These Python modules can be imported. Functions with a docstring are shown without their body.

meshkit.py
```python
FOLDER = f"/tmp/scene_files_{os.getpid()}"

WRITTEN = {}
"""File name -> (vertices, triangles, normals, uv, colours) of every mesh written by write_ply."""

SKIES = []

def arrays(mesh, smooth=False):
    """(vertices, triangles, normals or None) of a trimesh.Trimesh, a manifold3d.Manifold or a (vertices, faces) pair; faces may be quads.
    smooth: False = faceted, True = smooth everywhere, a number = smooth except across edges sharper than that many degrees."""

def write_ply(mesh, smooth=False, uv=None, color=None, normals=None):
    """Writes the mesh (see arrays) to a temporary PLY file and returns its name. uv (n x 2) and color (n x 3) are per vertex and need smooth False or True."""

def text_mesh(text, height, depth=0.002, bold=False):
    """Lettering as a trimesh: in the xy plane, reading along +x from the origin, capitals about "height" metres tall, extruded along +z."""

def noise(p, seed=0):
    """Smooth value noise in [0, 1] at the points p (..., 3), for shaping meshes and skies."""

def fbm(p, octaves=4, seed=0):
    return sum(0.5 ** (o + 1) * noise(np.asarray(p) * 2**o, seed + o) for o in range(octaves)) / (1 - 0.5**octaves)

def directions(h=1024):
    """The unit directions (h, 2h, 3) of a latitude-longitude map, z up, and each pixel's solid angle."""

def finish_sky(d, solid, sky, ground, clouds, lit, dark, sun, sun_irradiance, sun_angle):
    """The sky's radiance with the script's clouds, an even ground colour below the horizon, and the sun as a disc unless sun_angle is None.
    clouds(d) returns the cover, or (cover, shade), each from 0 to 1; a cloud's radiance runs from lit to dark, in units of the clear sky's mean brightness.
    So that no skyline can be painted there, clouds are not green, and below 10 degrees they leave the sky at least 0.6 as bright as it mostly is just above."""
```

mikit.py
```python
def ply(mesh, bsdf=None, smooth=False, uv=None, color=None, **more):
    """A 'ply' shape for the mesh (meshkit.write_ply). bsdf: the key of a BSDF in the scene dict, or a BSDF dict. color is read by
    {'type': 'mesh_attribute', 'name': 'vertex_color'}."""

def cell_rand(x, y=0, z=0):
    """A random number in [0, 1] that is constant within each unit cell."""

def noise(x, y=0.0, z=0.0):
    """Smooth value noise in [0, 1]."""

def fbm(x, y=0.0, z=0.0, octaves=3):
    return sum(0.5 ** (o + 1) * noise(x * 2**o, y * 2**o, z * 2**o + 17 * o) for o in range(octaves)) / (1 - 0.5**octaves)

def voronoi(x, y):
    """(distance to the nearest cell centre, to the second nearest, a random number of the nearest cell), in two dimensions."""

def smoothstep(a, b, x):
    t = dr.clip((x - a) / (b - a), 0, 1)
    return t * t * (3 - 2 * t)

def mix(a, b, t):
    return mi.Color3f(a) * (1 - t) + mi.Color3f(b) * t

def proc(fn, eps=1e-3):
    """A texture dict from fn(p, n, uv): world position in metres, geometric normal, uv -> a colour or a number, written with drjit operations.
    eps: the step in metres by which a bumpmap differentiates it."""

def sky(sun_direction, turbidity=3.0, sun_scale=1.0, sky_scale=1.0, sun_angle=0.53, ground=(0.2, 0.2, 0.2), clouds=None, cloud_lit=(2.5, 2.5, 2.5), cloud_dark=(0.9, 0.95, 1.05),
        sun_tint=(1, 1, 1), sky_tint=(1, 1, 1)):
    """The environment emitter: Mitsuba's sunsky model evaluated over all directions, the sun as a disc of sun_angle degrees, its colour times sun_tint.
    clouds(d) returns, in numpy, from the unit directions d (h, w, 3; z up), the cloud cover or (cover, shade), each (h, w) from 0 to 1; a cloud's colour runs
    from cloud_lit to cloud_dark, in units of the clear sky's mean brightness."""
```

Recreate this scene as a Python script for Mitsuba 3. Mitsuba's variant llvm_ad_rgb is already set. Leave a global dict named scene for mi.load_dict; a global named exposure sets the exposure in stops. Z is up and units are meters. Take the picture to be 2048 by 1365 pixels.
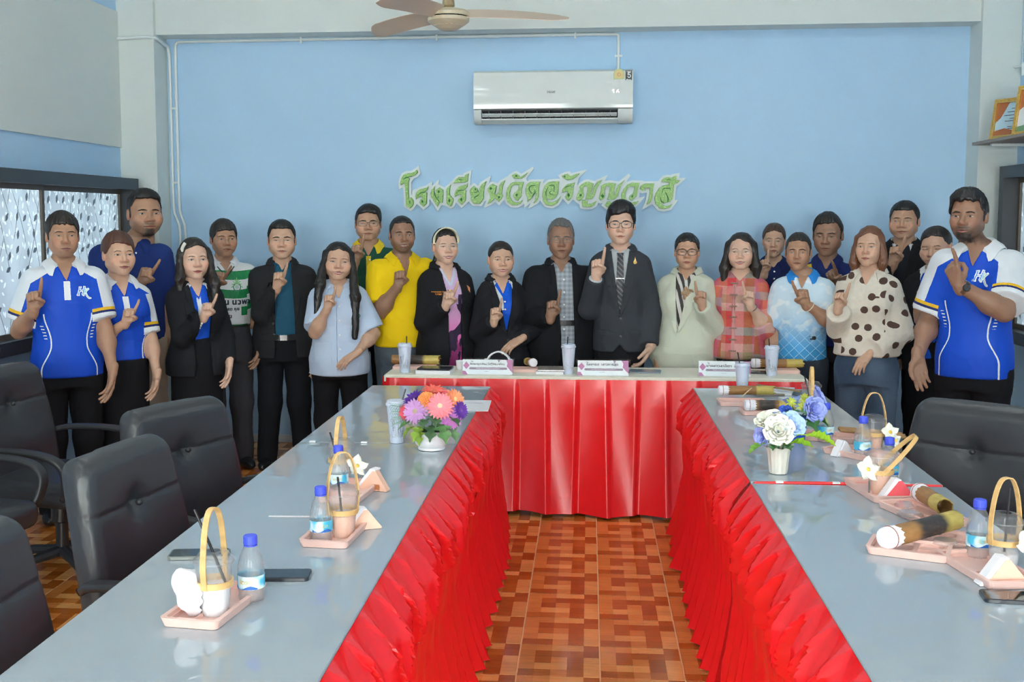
import math
import numpy as np
import drjit as dr
import mitsuba as mi
import trimesh
import manifold3d
import shapely
import shapely.affinity as aff
import mikit
import meshkit
from mikit import proc, noise, fbm, voronoi, cell_rand, smoothstep, mix

T = mi.ScalarTransform4f
scene, labels = {}, {}

# ---------------------------------------------------------------- camera, light, exposure
EYE = np.array([0.0, 0.0, 1.61])
FWD, UP = np.array([-0.0893, 0.9918, -0.0917]), np.array([-0.0063, 0.0914, 0.9958])
scene['camera'] = {
    'type': 'perspective', 'fov': 48.37, 'fov_axis': 'x', 'near_clip': 0.05, 'far_clip': 100.0,
    'principal_point_offset_x': 0.0254, 'principal_point_offset_y': 0.0275,
    'to_world': T().look_at(origin=EYE.tolist(), target=(EYE + FWD).tolist(), up=UP.tolist()),
}
exposure = 1.55
TUBE_POWER = (15.5, 17.2, 16.8)       # ceiling fluorescent tubes, cool white
REAR_FILL = (8.2, 8.9, 8.6)          # added front fill from unseen glowing panes behind the camera
SIDE_POWER = (0.20, 0.245, 0.27)       # daylight behind the film on the side windows
scene['daylight'] = {'type': 'constant', 'radiance': {'type': 'rgb', 'value': [0.5, 0.56, 0.62]}}

# ---------------------------------------------------------------- helpers
f32 = np.float32
PI = math.pi


def put(key, mesh, bsdf, smooth=False, **kw):
    """One entry of the scene, one mesh."""
    scene[key] = mikit.ply(mesh, bsdf, smooth=smooth, **kw)
    return key


def tag(key, label=None, category=None, group=None, kind=None):
    d = labels.setdefault(key, {})
    for k, v in (('label', label), ('category', category), ('group', group), ('kind', kind)):
        if v:
            d[k] = v
    return key


_taken = {}


def num(name):
    """name, name_001, name_002 ..."""
    n = _taken.get(name, 0)
    _taken[name] = n + 1
    return name if n == 0 else '%s_%03d' % (name, n)


def V(*a):
    return np.array(a, float)


def unit(v):
    v = np.asarray(v, float)
    return v / max(np.linalg.norm(v), 1e-12)


def rotz(a):
    c, s = math.cos(a), math.sin(a)
    return np.array([[c, -s, 0], [s, c, 0], [0, 0, 1.0]])


def rotx(a):
    c, s = math.cos(a), math.sin(a)
    return np.array([[1.0, 0, 0], [0, c, -s], [0, s, c]])


def roty(a):
    c, s = math.cos(a), math.sin(a)
    return np.array([[c, 0, s], [0, 1.0, 0], [-s, 0, c]])


def cat(*ms):
    ms = [m for m in ms if m is not None]
    vs, fs, o = [], [], 0
    for v, f in [(np.asarray(m.vertices), np.asarray(m.faces)) if hasattr(m, 'vertices') else m for m in ms]:
        vs.append(v)
        fs.append(np.asarray(f) + o)
        o += len(v)
    return np.vstack(vs), np.vstack(fs)


def moved(m, t=(0, 0, 0), R=None, s=1.0):
    v, f = (np.asarray(m.vertices), np.asarray(m.faces)) if hasattr(m, 'vertices') else m
    v = np.asarray(v) * s
    if R is not None:
        v = v @ np.asarray(R).T
    return v + np.asarray(t, float), f


def box(sx, sy, sz, c=(0, 0, 0)):
    m = trimesh.creation.box((sx, sy, sz))
    return np.asarray(m.vertices) + np.asarray(c, float), np.asarray(m.faces)


def bbox(x0, x1, y0, y1, z0, z1):
    return box(x1 - x0, y1 - y0, z1 - z0, ((x0 + x1) / 2, (y0 + y1) / 2, (z0 + z1) / 2))


def rbox(sx, sy, sz, r, c=(0, 0, 0), seg=8):
    """A box with rounded edges: the hull of eight spheres."""
    h = [sx / 2 - r, sy / 2 - r, sz / 2 - r]
    s = manifold3d.Manifold.sphere(r, seg)
    m = manifold3d.Manifold.batch_hull([s.translate((a * h[0], b * h[1], d * h[2])) for a in (-1, 1) for b in (-1, 1) for d in (-1, 1)])
    m = m.to_mesh()
    return np.asarray(m.vert_properties[:, :3], float) + np.asarray(c, float), np.asarray(m.tri_verts)


def rect_prism(sx, sy, z0, z1, r, c=(0, 0), seg=6, bev=0.0):
    """A plate with rounded corners seen from above, with an optional bevel on its top edge."""
    def ring(q, z):
        out = []
        for k, (ax, ay) in enumerate(((1, 1), (-1, 1), (-1, -1), (1, -1))):
            for a in np.linspace(k * PI / 2, (k + 1) * PI / 2, seg + 1):
                out.append((c[0] + ax * (sx / 2 - r) + (r - q) * math.cos(a), c[1] + ay * (sy / 2 - r) + (r - q) * math.sin(a), z))
        return np.array(out)
    rings = [ring(0, z0), ring(0, z1 - bev)] + ([ring(bev, z1)] if bev else [])
    return loft(rings)


def loft(rings, close=True, caps=True):
    """Rings of the same number of points, joined; capped with fans."""
    n, k = len(rings[0]), len(rings)
    v = np.vstack(rings)
    f = []
    i = np.arange(n if close else n - 1)
    j = (i + 1) % n
    for r in range(k - 1):
        a, b = r * n, (r + 1) * n
        f.append(np.stack([a + i, a + j, b + j], 1))
        f.append(np.stack([a + i, b + j, b + i], 1))
    if caps:
        c0, c1 = np.mean(rings[0], 0), np.mean(rings[-1], 0)
        v = np.vstack([v, c0, c1])
        f.append(np.stack([j, i, i * 0 + k * n], 1))
        b = (k - 1) * n
        f.append(np.stack([b + i, b + j, i * 0 + k * n + 1], 1))
    return v, np.vstack(f)


def lathe(prof, seg=32, c=(0, 0, 0), caps=True):
    """prof: (r, z) pairs from the bottom to the top."""
    a = np.arange(seg) * 2 * PI / seg
    return loft([np.stack([c[0] + r * np.cos(a), c[1] + r * np.sin(a), c[2] + z + a * 0], 1) for r, z in prof], caps=caps)


def tube(pts, rad, sides=8, caps=True, flat=None, up=None):
    """A swept tube; flat = (half width, half thickness) sweeps a strap instead, up is the strap's normal hint."""
    p = np.asarray(pts, float)
    t = np.gradient(p, axis=0)
    t /= np.linalg.norm(t, axis=1, keepdims=True) + 1e-12
    ref = np.asarray(up, float) if up is not None else (V(0, 0, 1) if abs(t[0][2]) < 0.9 else V(1, 0, 0))
    rad = np.broadcast_to(rad, (len(p),)) if flat is None else None
    rings, a = [], np.arange(sides) * 2 * PI / sides
    for k in range(len(p)):
        n = unit(ref - (ref @ t[k]) * t[k])
        b = np.cross(t[k], n)
        if up is None:
            ref = n
        if flat is None:
            rings.append(p[k] + rad[k] * (np.cos(a)[:, None] * n + np.sin(a)[:, None] * b))
        else:
            rings.append(p[k] + np.array([x * flat[0] * b + y * flat[1] * n for x, y in ((1, 1), (-1, 1), (-1, -1), (1, -1))]))
    return loft(rings, caps=caps)


def bez(a, b, c, d, n=12):
    t = np.linspace(0, 1, n)[:, None]
    a, b, c, d = (np.asarray(q, float) for q in (a, b, c, d))
    return (1 - t) ** 3 * a + 3 * (1 - t) ** 2 * t * b + 3 * (1 - t) * t * t * c + t ** 3 * d


def spline(pts, n=40, closed=False):
    """Catmull-Rom through the points."""
    p = np.asarray(pts, float)
    q = np.vstack([p[-1], p, p[0], p[1]]) if closed else np.vstack([2 * p[0] - p[1], p, 2 * p[-1] - p[-2]])
    m = len(q) - 3
    u = np.linspace(0, m, n, endpoint=not closed)
    k = np.minimum(u.astype(int), m - 1)
    t = (u - k)[:, None]
    a, b, c, d = q[k], q[k + 1], q[k + 2], q[k + 3]
    return 0.5 * (2 * b + (c - a) * t + (2 * a - 5 * b + 4 * c - d) * t ** 2 + (3 * b - a - 3 * c + d) * t ** 3)


def extrude(poly, depth):
    """Shapely polygon(s) in the xy plane, extruded along +z."""
    gs = getattr(poly, 'geoms', [poly])
    return cat(*[trimesh.creation.extrude_polygon(g, depth, engine='earcut') for g in gs if g.area > 1e-9])


def sheet(poly, step):
    """The polygon as a flat triangle mesh of about this step: (xy, faces)."""
    vs, fs, o = [], [], 0
    for g in getattr(poly, 'geoms', [poly]):
        if g.area < 1e-9:
            continue
        v, f = trimesh.creation.triangulate_polygon(g.segmentize(step), engine='earcut')
        v, f = np.asarray(v), np.asarray(f)
        for _ in range(12):
            e = np.linalg.norm(v[f] - v[np.roll(f, -1, 1)], axis=2)
            if e.max() < 2.2 * step:
                break
            v, f = trimesh.remesh.subdivide_to_size(np.c_[v, np.zeros(len(v))], f, 2.1 * step, max_iter=12)
            v = v[:, :2]
        vs.append(v)
        fs.append(f + o)
        o += len(v)
    return np.vstack(vs), np.vstack(fs)


def solid_sheet(front, back, f):
    """Two copies of a sheet (front, back vertices) and the wall along its border."""
    n = len(front)
    e = np.sort(np.vstack([f[:, [0, 1]], f[:, [1, 2]], f[:, [2, 0]]]), axis=1)
    d = np.vstack([f[:, [0, 1]], f[:, [1, 2]], f[:, [2, 0]]])
    _, inv, cnt = np.unique(e, axis=0, return_inverse=True, return_counts=True)
    b = d[cnt[inv.ravel()] == 1]
    side = np.vstack([np.c_[b[:, 1], b[:, 0], b[:, 0] + n], np.c_[b[:, 1], b[:, 0] + n, b[:, 1] + n]])
    return np.vstack([front, back]), np.vstack([f, f[:, ::-1] + n, side])


# ------------------------------------------------ signed distances and their surface
def sph(X, c, r):
    return np.sqrt(((X - np.asarray(c, f32)) ** 2).sum(1)) - f32(r)


def ell(X, c, r):
    q = (X - np.asarray(c, f32)) / np.asarray(r, f32)
    k0 = np.sqrt((q * q).sum(1))
    k1 = np.sqrt(((q / np.asarray(r, f32)) ** 2).sum(1))
    return k0 * (k0 - 1) / np.maximum(k1, 1e-6)


def cone(X, a, b, ra, rb):
    a, b = np.asarray(a, f32), np.asarray(b, f32)
    d = b - a
    t = np.clip(((X - a) @ d) / max(float(d @ d), 1e-12), 0, 1)
    return np.sqrt(((X - a - t[:, None] * d) ** 2).sum(1)) - (ra + (rb - ra) * t).astype(f32)


def smin(a, b, k):
    h = np.maximum(k - np.abs(a - b), 0) / k
    return np.minimum(a, b) - h * h * k * 0.25


def smax(a, b, k):
    return -smin(-a, -b, k)


def nets(fn, lo, hi, h, coarse=4):
    """The zero surface of fn by surface nets; fn is evaluated finely only near it."""
    lo, hi = np.asarray(lo, float), np.asarray(hi, float)
    n = (np.ceil((hi - lo) / (h * coarse)).astype(int) + 1) * coarse
    nc = n // coarse
    ax = [lo[k] + (np.arange(nc[k]) + 0.5) * h * coarse - h * 0.5 for k in range(3)]
    Pc = np.stack(np.meshgrid(*ax, indexing='ij'), -1).reshape(-1, 3).astype(f32)
    d = fn(Pc).reshape(nc)
    near = np.abs(d) < h * coarse * 1.35
    val = np.repeat(np.repeat(np.repeat(d, coarse, 0), coarse, 1), coarse, 2).astype(f32)
    m = np.repeat(np.repeat(np.repeat(near, coarse, 0), coarse, 1), coarse, 2)
    idx = np.argwhere(m)
    val[m] = fn((lo + idx * h).astype(f32))
    s = val < 0
    c8 = [(i, j, k) for i in (0, 1) for j in (0, 1) for k in (0, 1)]
    sl = lambda i, N: slice(i, N - 1 + i)
    cnt = sum(s[sl(i, n[0]), sl(j, n[1]), sl(k, n[2])].astype(np.int8) for i, j, k in c8)
    act = (cnt > 0) & (cnt < 8)
    cells = np.argwhere(act)
    cv = np.stack([val[cells[:, 0] + i, cells[:, 1] + j, cells[:, 2] + k] for i, j, k in c8], 1)
    pos, w = np.zeros((len(cells), 3)), np.zeros(len(cells))
    for a in range(8):
        for b in range(a + 1, 8):
            da = np.array(c8[b]) - np.array(c8[a])
            if np.abs(da).sum() != 1:
                continue
            x = (cv[:, a] < 0) != (cv[:, b] < 0)
            t = np.where(x, cv[:, a] / np.where(x, cv[:, a] - cv[:, b], 1), 0)
            pos += np.where(x[:, None], np.array(c8[a]) + t[:, None] * da, 0)
            w += x
    verts = lo + (cells + pos / w[:, None]) * h
    ids = -np.ones(act.shape, int)
    ids[act] = np.arange(len(cells))
    F = []
    for k in range(3):
        u, v = (k + 1) % 3, (k + 2) % 3
        a = [slice(None)] * 3
        b = [slice(None)] * 3
        a[k], b[k] = slice(0, n[k] - 1), slice(1, n[k])
        for q in (u, v):
            a[q] = b[q] = slice(1, n[q] - 1)
        s0, s1 = s[tuple(a)], s[tuple(b)]
        e = np.argwhere(s0 != s1)
        off = np.zeros(3, int)
        off[u] = off[v] = 1
        g = e + off
        q4 = []
        for du, dv in ((1, 1), (0, 1), (0, 0), (1, 0)):
            c = g.copy()
            c[:, u] -= du
            c[:, v] -= dv
            q4.append(ids[c[:, 0], c[:, 1], c[:, 2]])
        q4 = np.stack(q4, 1)
        flip = ~s0[tuple(e.T)]
        q4[flip] = q4[flip][:, ::-1]
        F.append(q4)
    q = np.vstack(F)
    q = q[(q >= 0).all(1)]
    d0 = ((verts[q[:, 0]] - verts[q[:, 2]]) ** 2).sum(1) <= ((verts[q[:, 1]] - verts[q[:, 3]]) ** 2).sum(1)
    return verts, np.vstack([np.where(d0[:, None], q[:, [0, 1, 2]], q[:, [0, 1, 3]]), np.where(d0[:, None], q[:, [0, 2, 3]], q[:, [1, 2, 3]])])


def mani(m):
    v, f = (np.asarray(m.vertices), np.asarray(m.faces)) if hasattr(m, 'vertices') else m
    return manifold3d.Manifold(manifold3d.Mesh(np.asarray(v, f32), np.asarray(f, np.uint32)))


def from_mani(m):
    m = m.to_mesh()
    return np.asarray(m.vert_properties[:, :3], float), np.asarray(m.tri_verts, int)


def simpler(m, tol):
    k = mani(m)
    if k.status() != manifold3d.Error.NoError or k.num_tri() == 0:
        return m
    return from_mani(k.simplify(tol))


def joined(*ms):
    """One closed surface of several; falls back to laying them together."""
    ks = [mani(m) for m in ms]
    if any(k.status() != manifold3d.Error.NoError or k.num_tri() == 0 for k in ks):
        return cat(*ms)
    return from_mani(manifold3d.Manifold.batch_boolean(ks, manifold3d.OpType.Add))


def hit_front(fn, xz, y0=-0.4, steps=40, reach=0.9):
    """Where rays along +y from y0 first meet the surface of fn: y (n,)."""
    y = np.full(len(xz), y0, f32)
    for _ in range(steps):
        y = y + np.minimum(fn(np.stack([xz[:, 0], y, xz[:, 1]], 1).astype(f32)), 0.05) * f32(0.8)
    return np.minimum(y, y0 + reach)


def decal(fn, poly, lift, step=0.01, thick=0.0, y0=-0.4):
    """The polygon (x, z) laid on the front of the surface of fn, lifted off it by lift."""
    xz, f = sheet(poly, step)
    y = hit_front(fn, xz, y0)
    front = np.stack([xz[:, 0], y - lift, xz[:, 1]], 1)
    a = front[f]
    nrm = np.cross(a[:, 1] - a[:, 0], a[:, 2] - a[:, 0]).sum(0)
    if nrm[1] > 0:
        f = f[:, ::-1]
    if not thick:
        return front, f
    return solid_sheet(front, front + [0, thick, 0], f)


def pg(*pts):
    p = shapely.Polygon(pts)
    return p if p.is_valid else p.buffer(0)


def stroke(pts, w, n=24, taper=0.0):
    """A band along a spline; taper thins its ends."""
    c = spline(pts, n) if len(pts) > 2 else np.linspace(pts[0], pts[1], n)
    t = np.gradient(c, axis=0)
    t /= np.linalg.norm(t, axis=1, keepdims=True)
    nn = np.c_[-t[:, 1], t[:, 0]]
    u = np.linspace(-1, 1, n)
    ww = w / 2 * (1 - taper * np.abs(u) ** 2)[:, None]
    return pg(*np.vstack([c + nn * ww, (c - nn * ww)[::-1]]))

# ---------------------------------------------------------------- materials
def rgb(c):
    return {'type': 'rgb', 'value': [float(x) for x in c]}


def pbr(key, c, rough=.5, spec=.5, **kw):
    tex = c if isinstance(c, dict) else rgb(c)
    scene[key] = {'type': 'twosided', 'b': {'type': 'principled', 'base_color': tex, 'roughness': rough, 'specular': spec, **kw}}
    return key


def bumped(key, inner, fn, eps=.002, scale=1.0):
    scene[key] = {'type': 'twosided', 'b': {'type': 'bumpmap', 'arbitrary': proc(fn, eps), 'scale': scale, 'nested': inner}}
    return key


_cloth = {}


def cloth(c, rough=.85, spec=.25, sheen=.0):
    """A plain coloured material, made once for each colour."""
    k = (tuple(round(float(x), 4) for x in c), rough, spec, sheen)
    if k not in _cloth:
        _cloth[k] = pbr('paint_%d' % len(_cloth), c, rough, spec, **({'sheen': sheen} if sheen else {}))
    return _cloth[k]


def plaster(a, b):
    def fn(p, n, uv):
        t = fbm(p.x * 1.7 + p.y * 1.3, p.z * 1.5, 3.0, 3)
        s = noise(p.x * 90, p.y * 90, p.z * 90)
        return mix(a, b, t * .8 + s * .2)
    return fn


BLUE = plaster((.352, .535, .722), (.402, .585, .765))
CREAM = plaster((.545, .600, .580), (.605, .655, .630))
pbr('blue_paint', proc(BLUE), .62, .35)
pbr('cream_paint', proc(CREAM), .7, .3)
pbr('white_ceiling', (.72, .73, .72), .8, .2)
pbr('conduit', (.62, .68, .68), .4, .4)
pbr('dark_aluminium', (.030, .033, .038), .42, .5)
pbr('bronze_aluminium', (.085, .068, .052), .45, .5)
pbr('grout', (.62, .36, .19), .8, .2)

# the printed wood pattern on the floor tiles, five by five little blocks on each
PITCH, TX0, TY0 = .2955, .050, .046


def tile_print(p, n, uv):
    gx, gy = (p.x - TX0) / PITCH, (p.y - TY0) / PITCH
    ix, iy = dr.floor(gx), dr.floor(gy)
    fx, fy = (gx - ix) * 5, (gy - iy) * 5
    c, r = dr.floor(fx), 4 - dr.floor(fy)
    is_ = lambda v, k: dr.abs(v - k) < .5
    dark = (is_(r, 0) & is_(c, 4)) | (is_(r, 1) & (c > .5)) | (is_(r, 2) & (is_(c, 1) | is_(c, 3))) | (is_(r, 3) & is_(c, 3)) | (is_(r, 4) & ((c < 1.5) | is_(c, 3)))
    mid = (is_(c, 0)) | (is_(r, 0) & (c < 1.5)) | (is_(r, 4) & is_(c, 2)) | (is_(r, 2) & is_(c, 2))
    k = cell_rand(c + ix * 5, r + iy * 5, 3)
    tl = cell_rand(ix, iy, 9)
    grain = fbm(p.x * 22, p.y * 170, 1.0, 3)
    light = mix((.600, .262, .072), (.700, .335, .105), k)
    mid_c = mix((.500, .172, .038), (.580, .222, .054), k)
    dark_c = mix((.270, .060, .0065), (.390, .105, .013), k)
    col = dr.select(dark, dark_c, dr.select(mid, mid_c, light))
    col = col * (.86 + .28 * grain) * (.93 + .14 * tl)
    seam = dr.minimum(dr.minimum(fx - c, c + 1 - fx), dr.minimum(fy - dr.floor(fy), dr.floor(fy) + 1 - fy))
    return col * (.88 + .12 * smoothstep(.0, .03, seam))


pbr('floor_tile', proc(tile_print), .13, .5)


def film(p, n, uv):
    """Decor film on the side windows: a lattice of thin dark stems with leaves, pearl and dark, over frosted glass."""
    y, z = p.y * 1.0, p.z
    def stems(s, ph):
        u = (y * 1.0 + s * z * .40 + .012 * dr.sin(z * 11 + ph)) / .115 + ph
        k = dr.floor(u)
        return dr.abs(u - k - .5) * .115, k
    d1, k1 = stems(1.0, .1)
    d2, k2 = stems(-1.0, .6)
    gap1 = smoothstep(.35, .55, noise(k1 * 7.3, z * 5.0, 1.0))
    gap2 = smoothstep(.35, .55, noise(k2 * 5.1, z * 5.0, 7.0))
    line = dr.maximum((1 - smoothstep(.0022, .0050, d1)) * gap1, (1 - smoothstep(.0022, .0050, d2)) * gap2)
    def leaves(sc, seed, ang):
        a, b = y / sc, z / sc
        i, j = dr.floor(a), dr.floor(b)
        r1, r2, r3 = cell_rand(i, j, seed), cell_rand(i, j, seed + 1), cell_rand(i, j, seed + 2)
        u, v = a - i - .3 - .4 * r1, b - j - .3 - .4 * r2
        th = ang + (r3 - .5) * 1.6
        q, w = u * dr.cos(th) + v * dr.sin(th), -u * dr.sin(th) + v * dr.cos(th)
        return (1 - smoothstep(.75, 1.0, dr.square(q / .27) + dr.square(w / (.135 * (1 - .5 * dr.abs(q / .27)) + .01)))) * dr.select(r3 > .25, 1.0, 0.0)
    pale = dr.maximum(leaves(.075, 3, .9), leaves(.062, 13, 2.2))
    dk = leaves(.105, 23, .7)
    base = mix((.30, .33, .36), (.66, .72, .76), fbm(y * 7, z * 1.6, 2.0, 2))
    base = mix(base, (.90, .95, .97), pale * .75)
    base = mix(base, (.10, .12, .14), line * .8)
    return mix(base, (.05, .06, .075), dk * .9)


scene['window_film'] = {'type': 'twosided', 'b': {'type': 'principled', 'base_color': proc(film), 'roughness': .35, 'specular': .4}}

# ---------------------------------------------------------------- the room
XL, XR, YB, YF, ZC = -3.23, 2.75, 7.94, -2.6, 3.62


def struct(key, mesh, mat, label=None, smooth=False):
    put(key, mesh, mat, smooth)
    d = labels.setdefault(key, {})
    if '__' not in key:
        d['kind'] = 'structure'
    if label:
        d['label'] = label
    return key


struct('floor', bbox(XL - .3, XR + .3, YF - .3, YB + .3, -.20, -.0022), 'grout', 'floor of printed wood pattern tiles with pale grout')
struct('ceiling', bbox(XL - .3, XR + .3, YF - .3, YB + .3, ZC, ZC + .15), 'white_ceiling', 'plain white ceiling above the meeting room')
struct('wall_back', bbox(XL - .3, XR + .3, YB, YB + .2, -.2, ZC), 'blue_paint', 'light blue painted wall behind the group')
struct('wall_front', cat(bbox(XL - .3, XR + .3, YF - .2, YF, -.2, .9), bbox(XL - .3, XR + .3, YF - .2, YF, 2.5, ZC), bbox(XL - .3, -2.3, YF - .2, YF, .9, 2.5), bbox(-.35, .35, YF - .2, YF, .9, 2.5), bbox(2.0, XR + .3, YF - .2, YF, .9, 2.5)), 'cream_paint', 'cream wall opposite the group with openings for the added fill panes')


def side_wall(x0, x1, ys, z0, z1):
    """A side wall with a row of window openings ys = [(y0, y1), ...] between z0 and z1."""
    ms = [bbox(x0, x1, YF, YB, -.2, z0), bbox(x0, x1, YF, YB, z1, ZC)]
    e = [YF] + [v for p in ys for v in p] + [YB]
    for a, b in zip(e[0::2], e[1::2]):
        ms.append(bbox(x0, x1, a, b, z0, z1))
    return cat(*ms)


LW = [(-1.2, 1.3), (2.0, 4.4), (5.05, 7.50)]
RW = [(-1.2, 1.3), (2.0, 4.4), (5.20, 7.52)]
struct('wall_left', side_wall(XL - .2, XL, LW, .95, 1.80), 'blue_paint', 'light blue left wall around the dark framed window')
struct('wall_right', side_wall(XR, XR + .2, RW, .90, 1.86), 'blue_paint', 'light blue right wall around the dark framed window')
struct('wall_left__panel', bbox(XL, XL + .012, YF, 7.70, 2.095, 3.015), 'cream_paint', 'cream painted band above the blue strip')
struct('trim_1', bbox(XL, -2.97, 7.70, YB, 0, ZC), 'cream_paint', 'cream corner column at the left of the blue wall')
struct('trim_2', bbox(2.505, XR, 7.70, YB, 0, ZC), 'cream_paint', 'cream corner column at the right of the blue wall')
struct('trim_3', bbox(-2.97, 2.505, 7.74, YB, 2.862, ZC), 'cream_paint', 'cream beam across the top of the blue wall')
struct('baseboard_back', bbox(-2.97, 2.505, YB - .012, YB, 0, .055), 'conduit', 'narrow grey baseboard under the blue wall')


def fill_pane_emitter(rad):
    return {'type': 'area', 'radiance': rgb(rad)}


def window(key, x_in, x_wall, y0, y1, z0, z1, label, posts, sgn, glow):
    """A sliding window in a dark box frame on a side wall; sgn = +1 when the room lies at greater x."""
    w = .075
    a, b = sorted((x_in, x_wall))
    fr = [bbox(a, b, y0, y1, z1 - w, z1), bbox(a, b, y0, y1, z0, z0 + w), bbox(a, b, y0, y0 + w, z0 + w, z1 - w), bbox(a, b, y1 - w, y1, z0 + w, z1 - w)]
    struct(key, cat(*fr), 'dark_aluminium', label)
    labels[key]['kind'] = 'structure'
    xp = x_in - sgn * .085
    es = [y0 + w] + posts + [y1 - w]
    for i in range(len(es) - 1):
        p0, p1 = es[i], es[i + 1]
        s = .030
        c = xp - sgn * (.022 if i % 2 else 0)
        sash = [bbox(c - .016, c + .016, p0, p1, z1 - w - s, z1 - w), bbox(c - .016, c + .016, p0, p1, z0 + w, z0 + w + s), bbox(c - .016, c + .016, p0, p0 + s, z0 + w + s, z1 - w - s), bbox(c - .016, c + .016, p1 - s, p1, z0 + w + s, z1 - w - s)]
        k = '%s__sash%s' % (key, '' if i == 0 else '_%03d' % i)
        struct(k, cat(*sash), 'bronze_aluminium', 'bronze sliding sash')
        v = np.array([[c, p0 + s, z0 + w + s], [c, p1 - s, z0 + w + s], [c, p1 - s, z1 - w - s], [c, p0 + s, z1 - w - s]])
        f = np.array([[0, 1, 2], [0, 2, 3]]) if sgn > 0 else np.array([[0, 2, 1], [0, 3, 2]])
        scene[k + '__pane'] = mikit.ply((v, f), 'window_film', uv=np.array([[0, 0], [1, 0], [1, 1], [0, 1.0]]), emitter={'type': 'area', 'radiance': proc(lambda p, n, uv, g=glow: film(p, n, uv) * mi.Color3f(*g))})
        labels[k + '__pane'] = {'label': 'frosted pane with a printed lattice of stems and leaves'}


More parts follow.
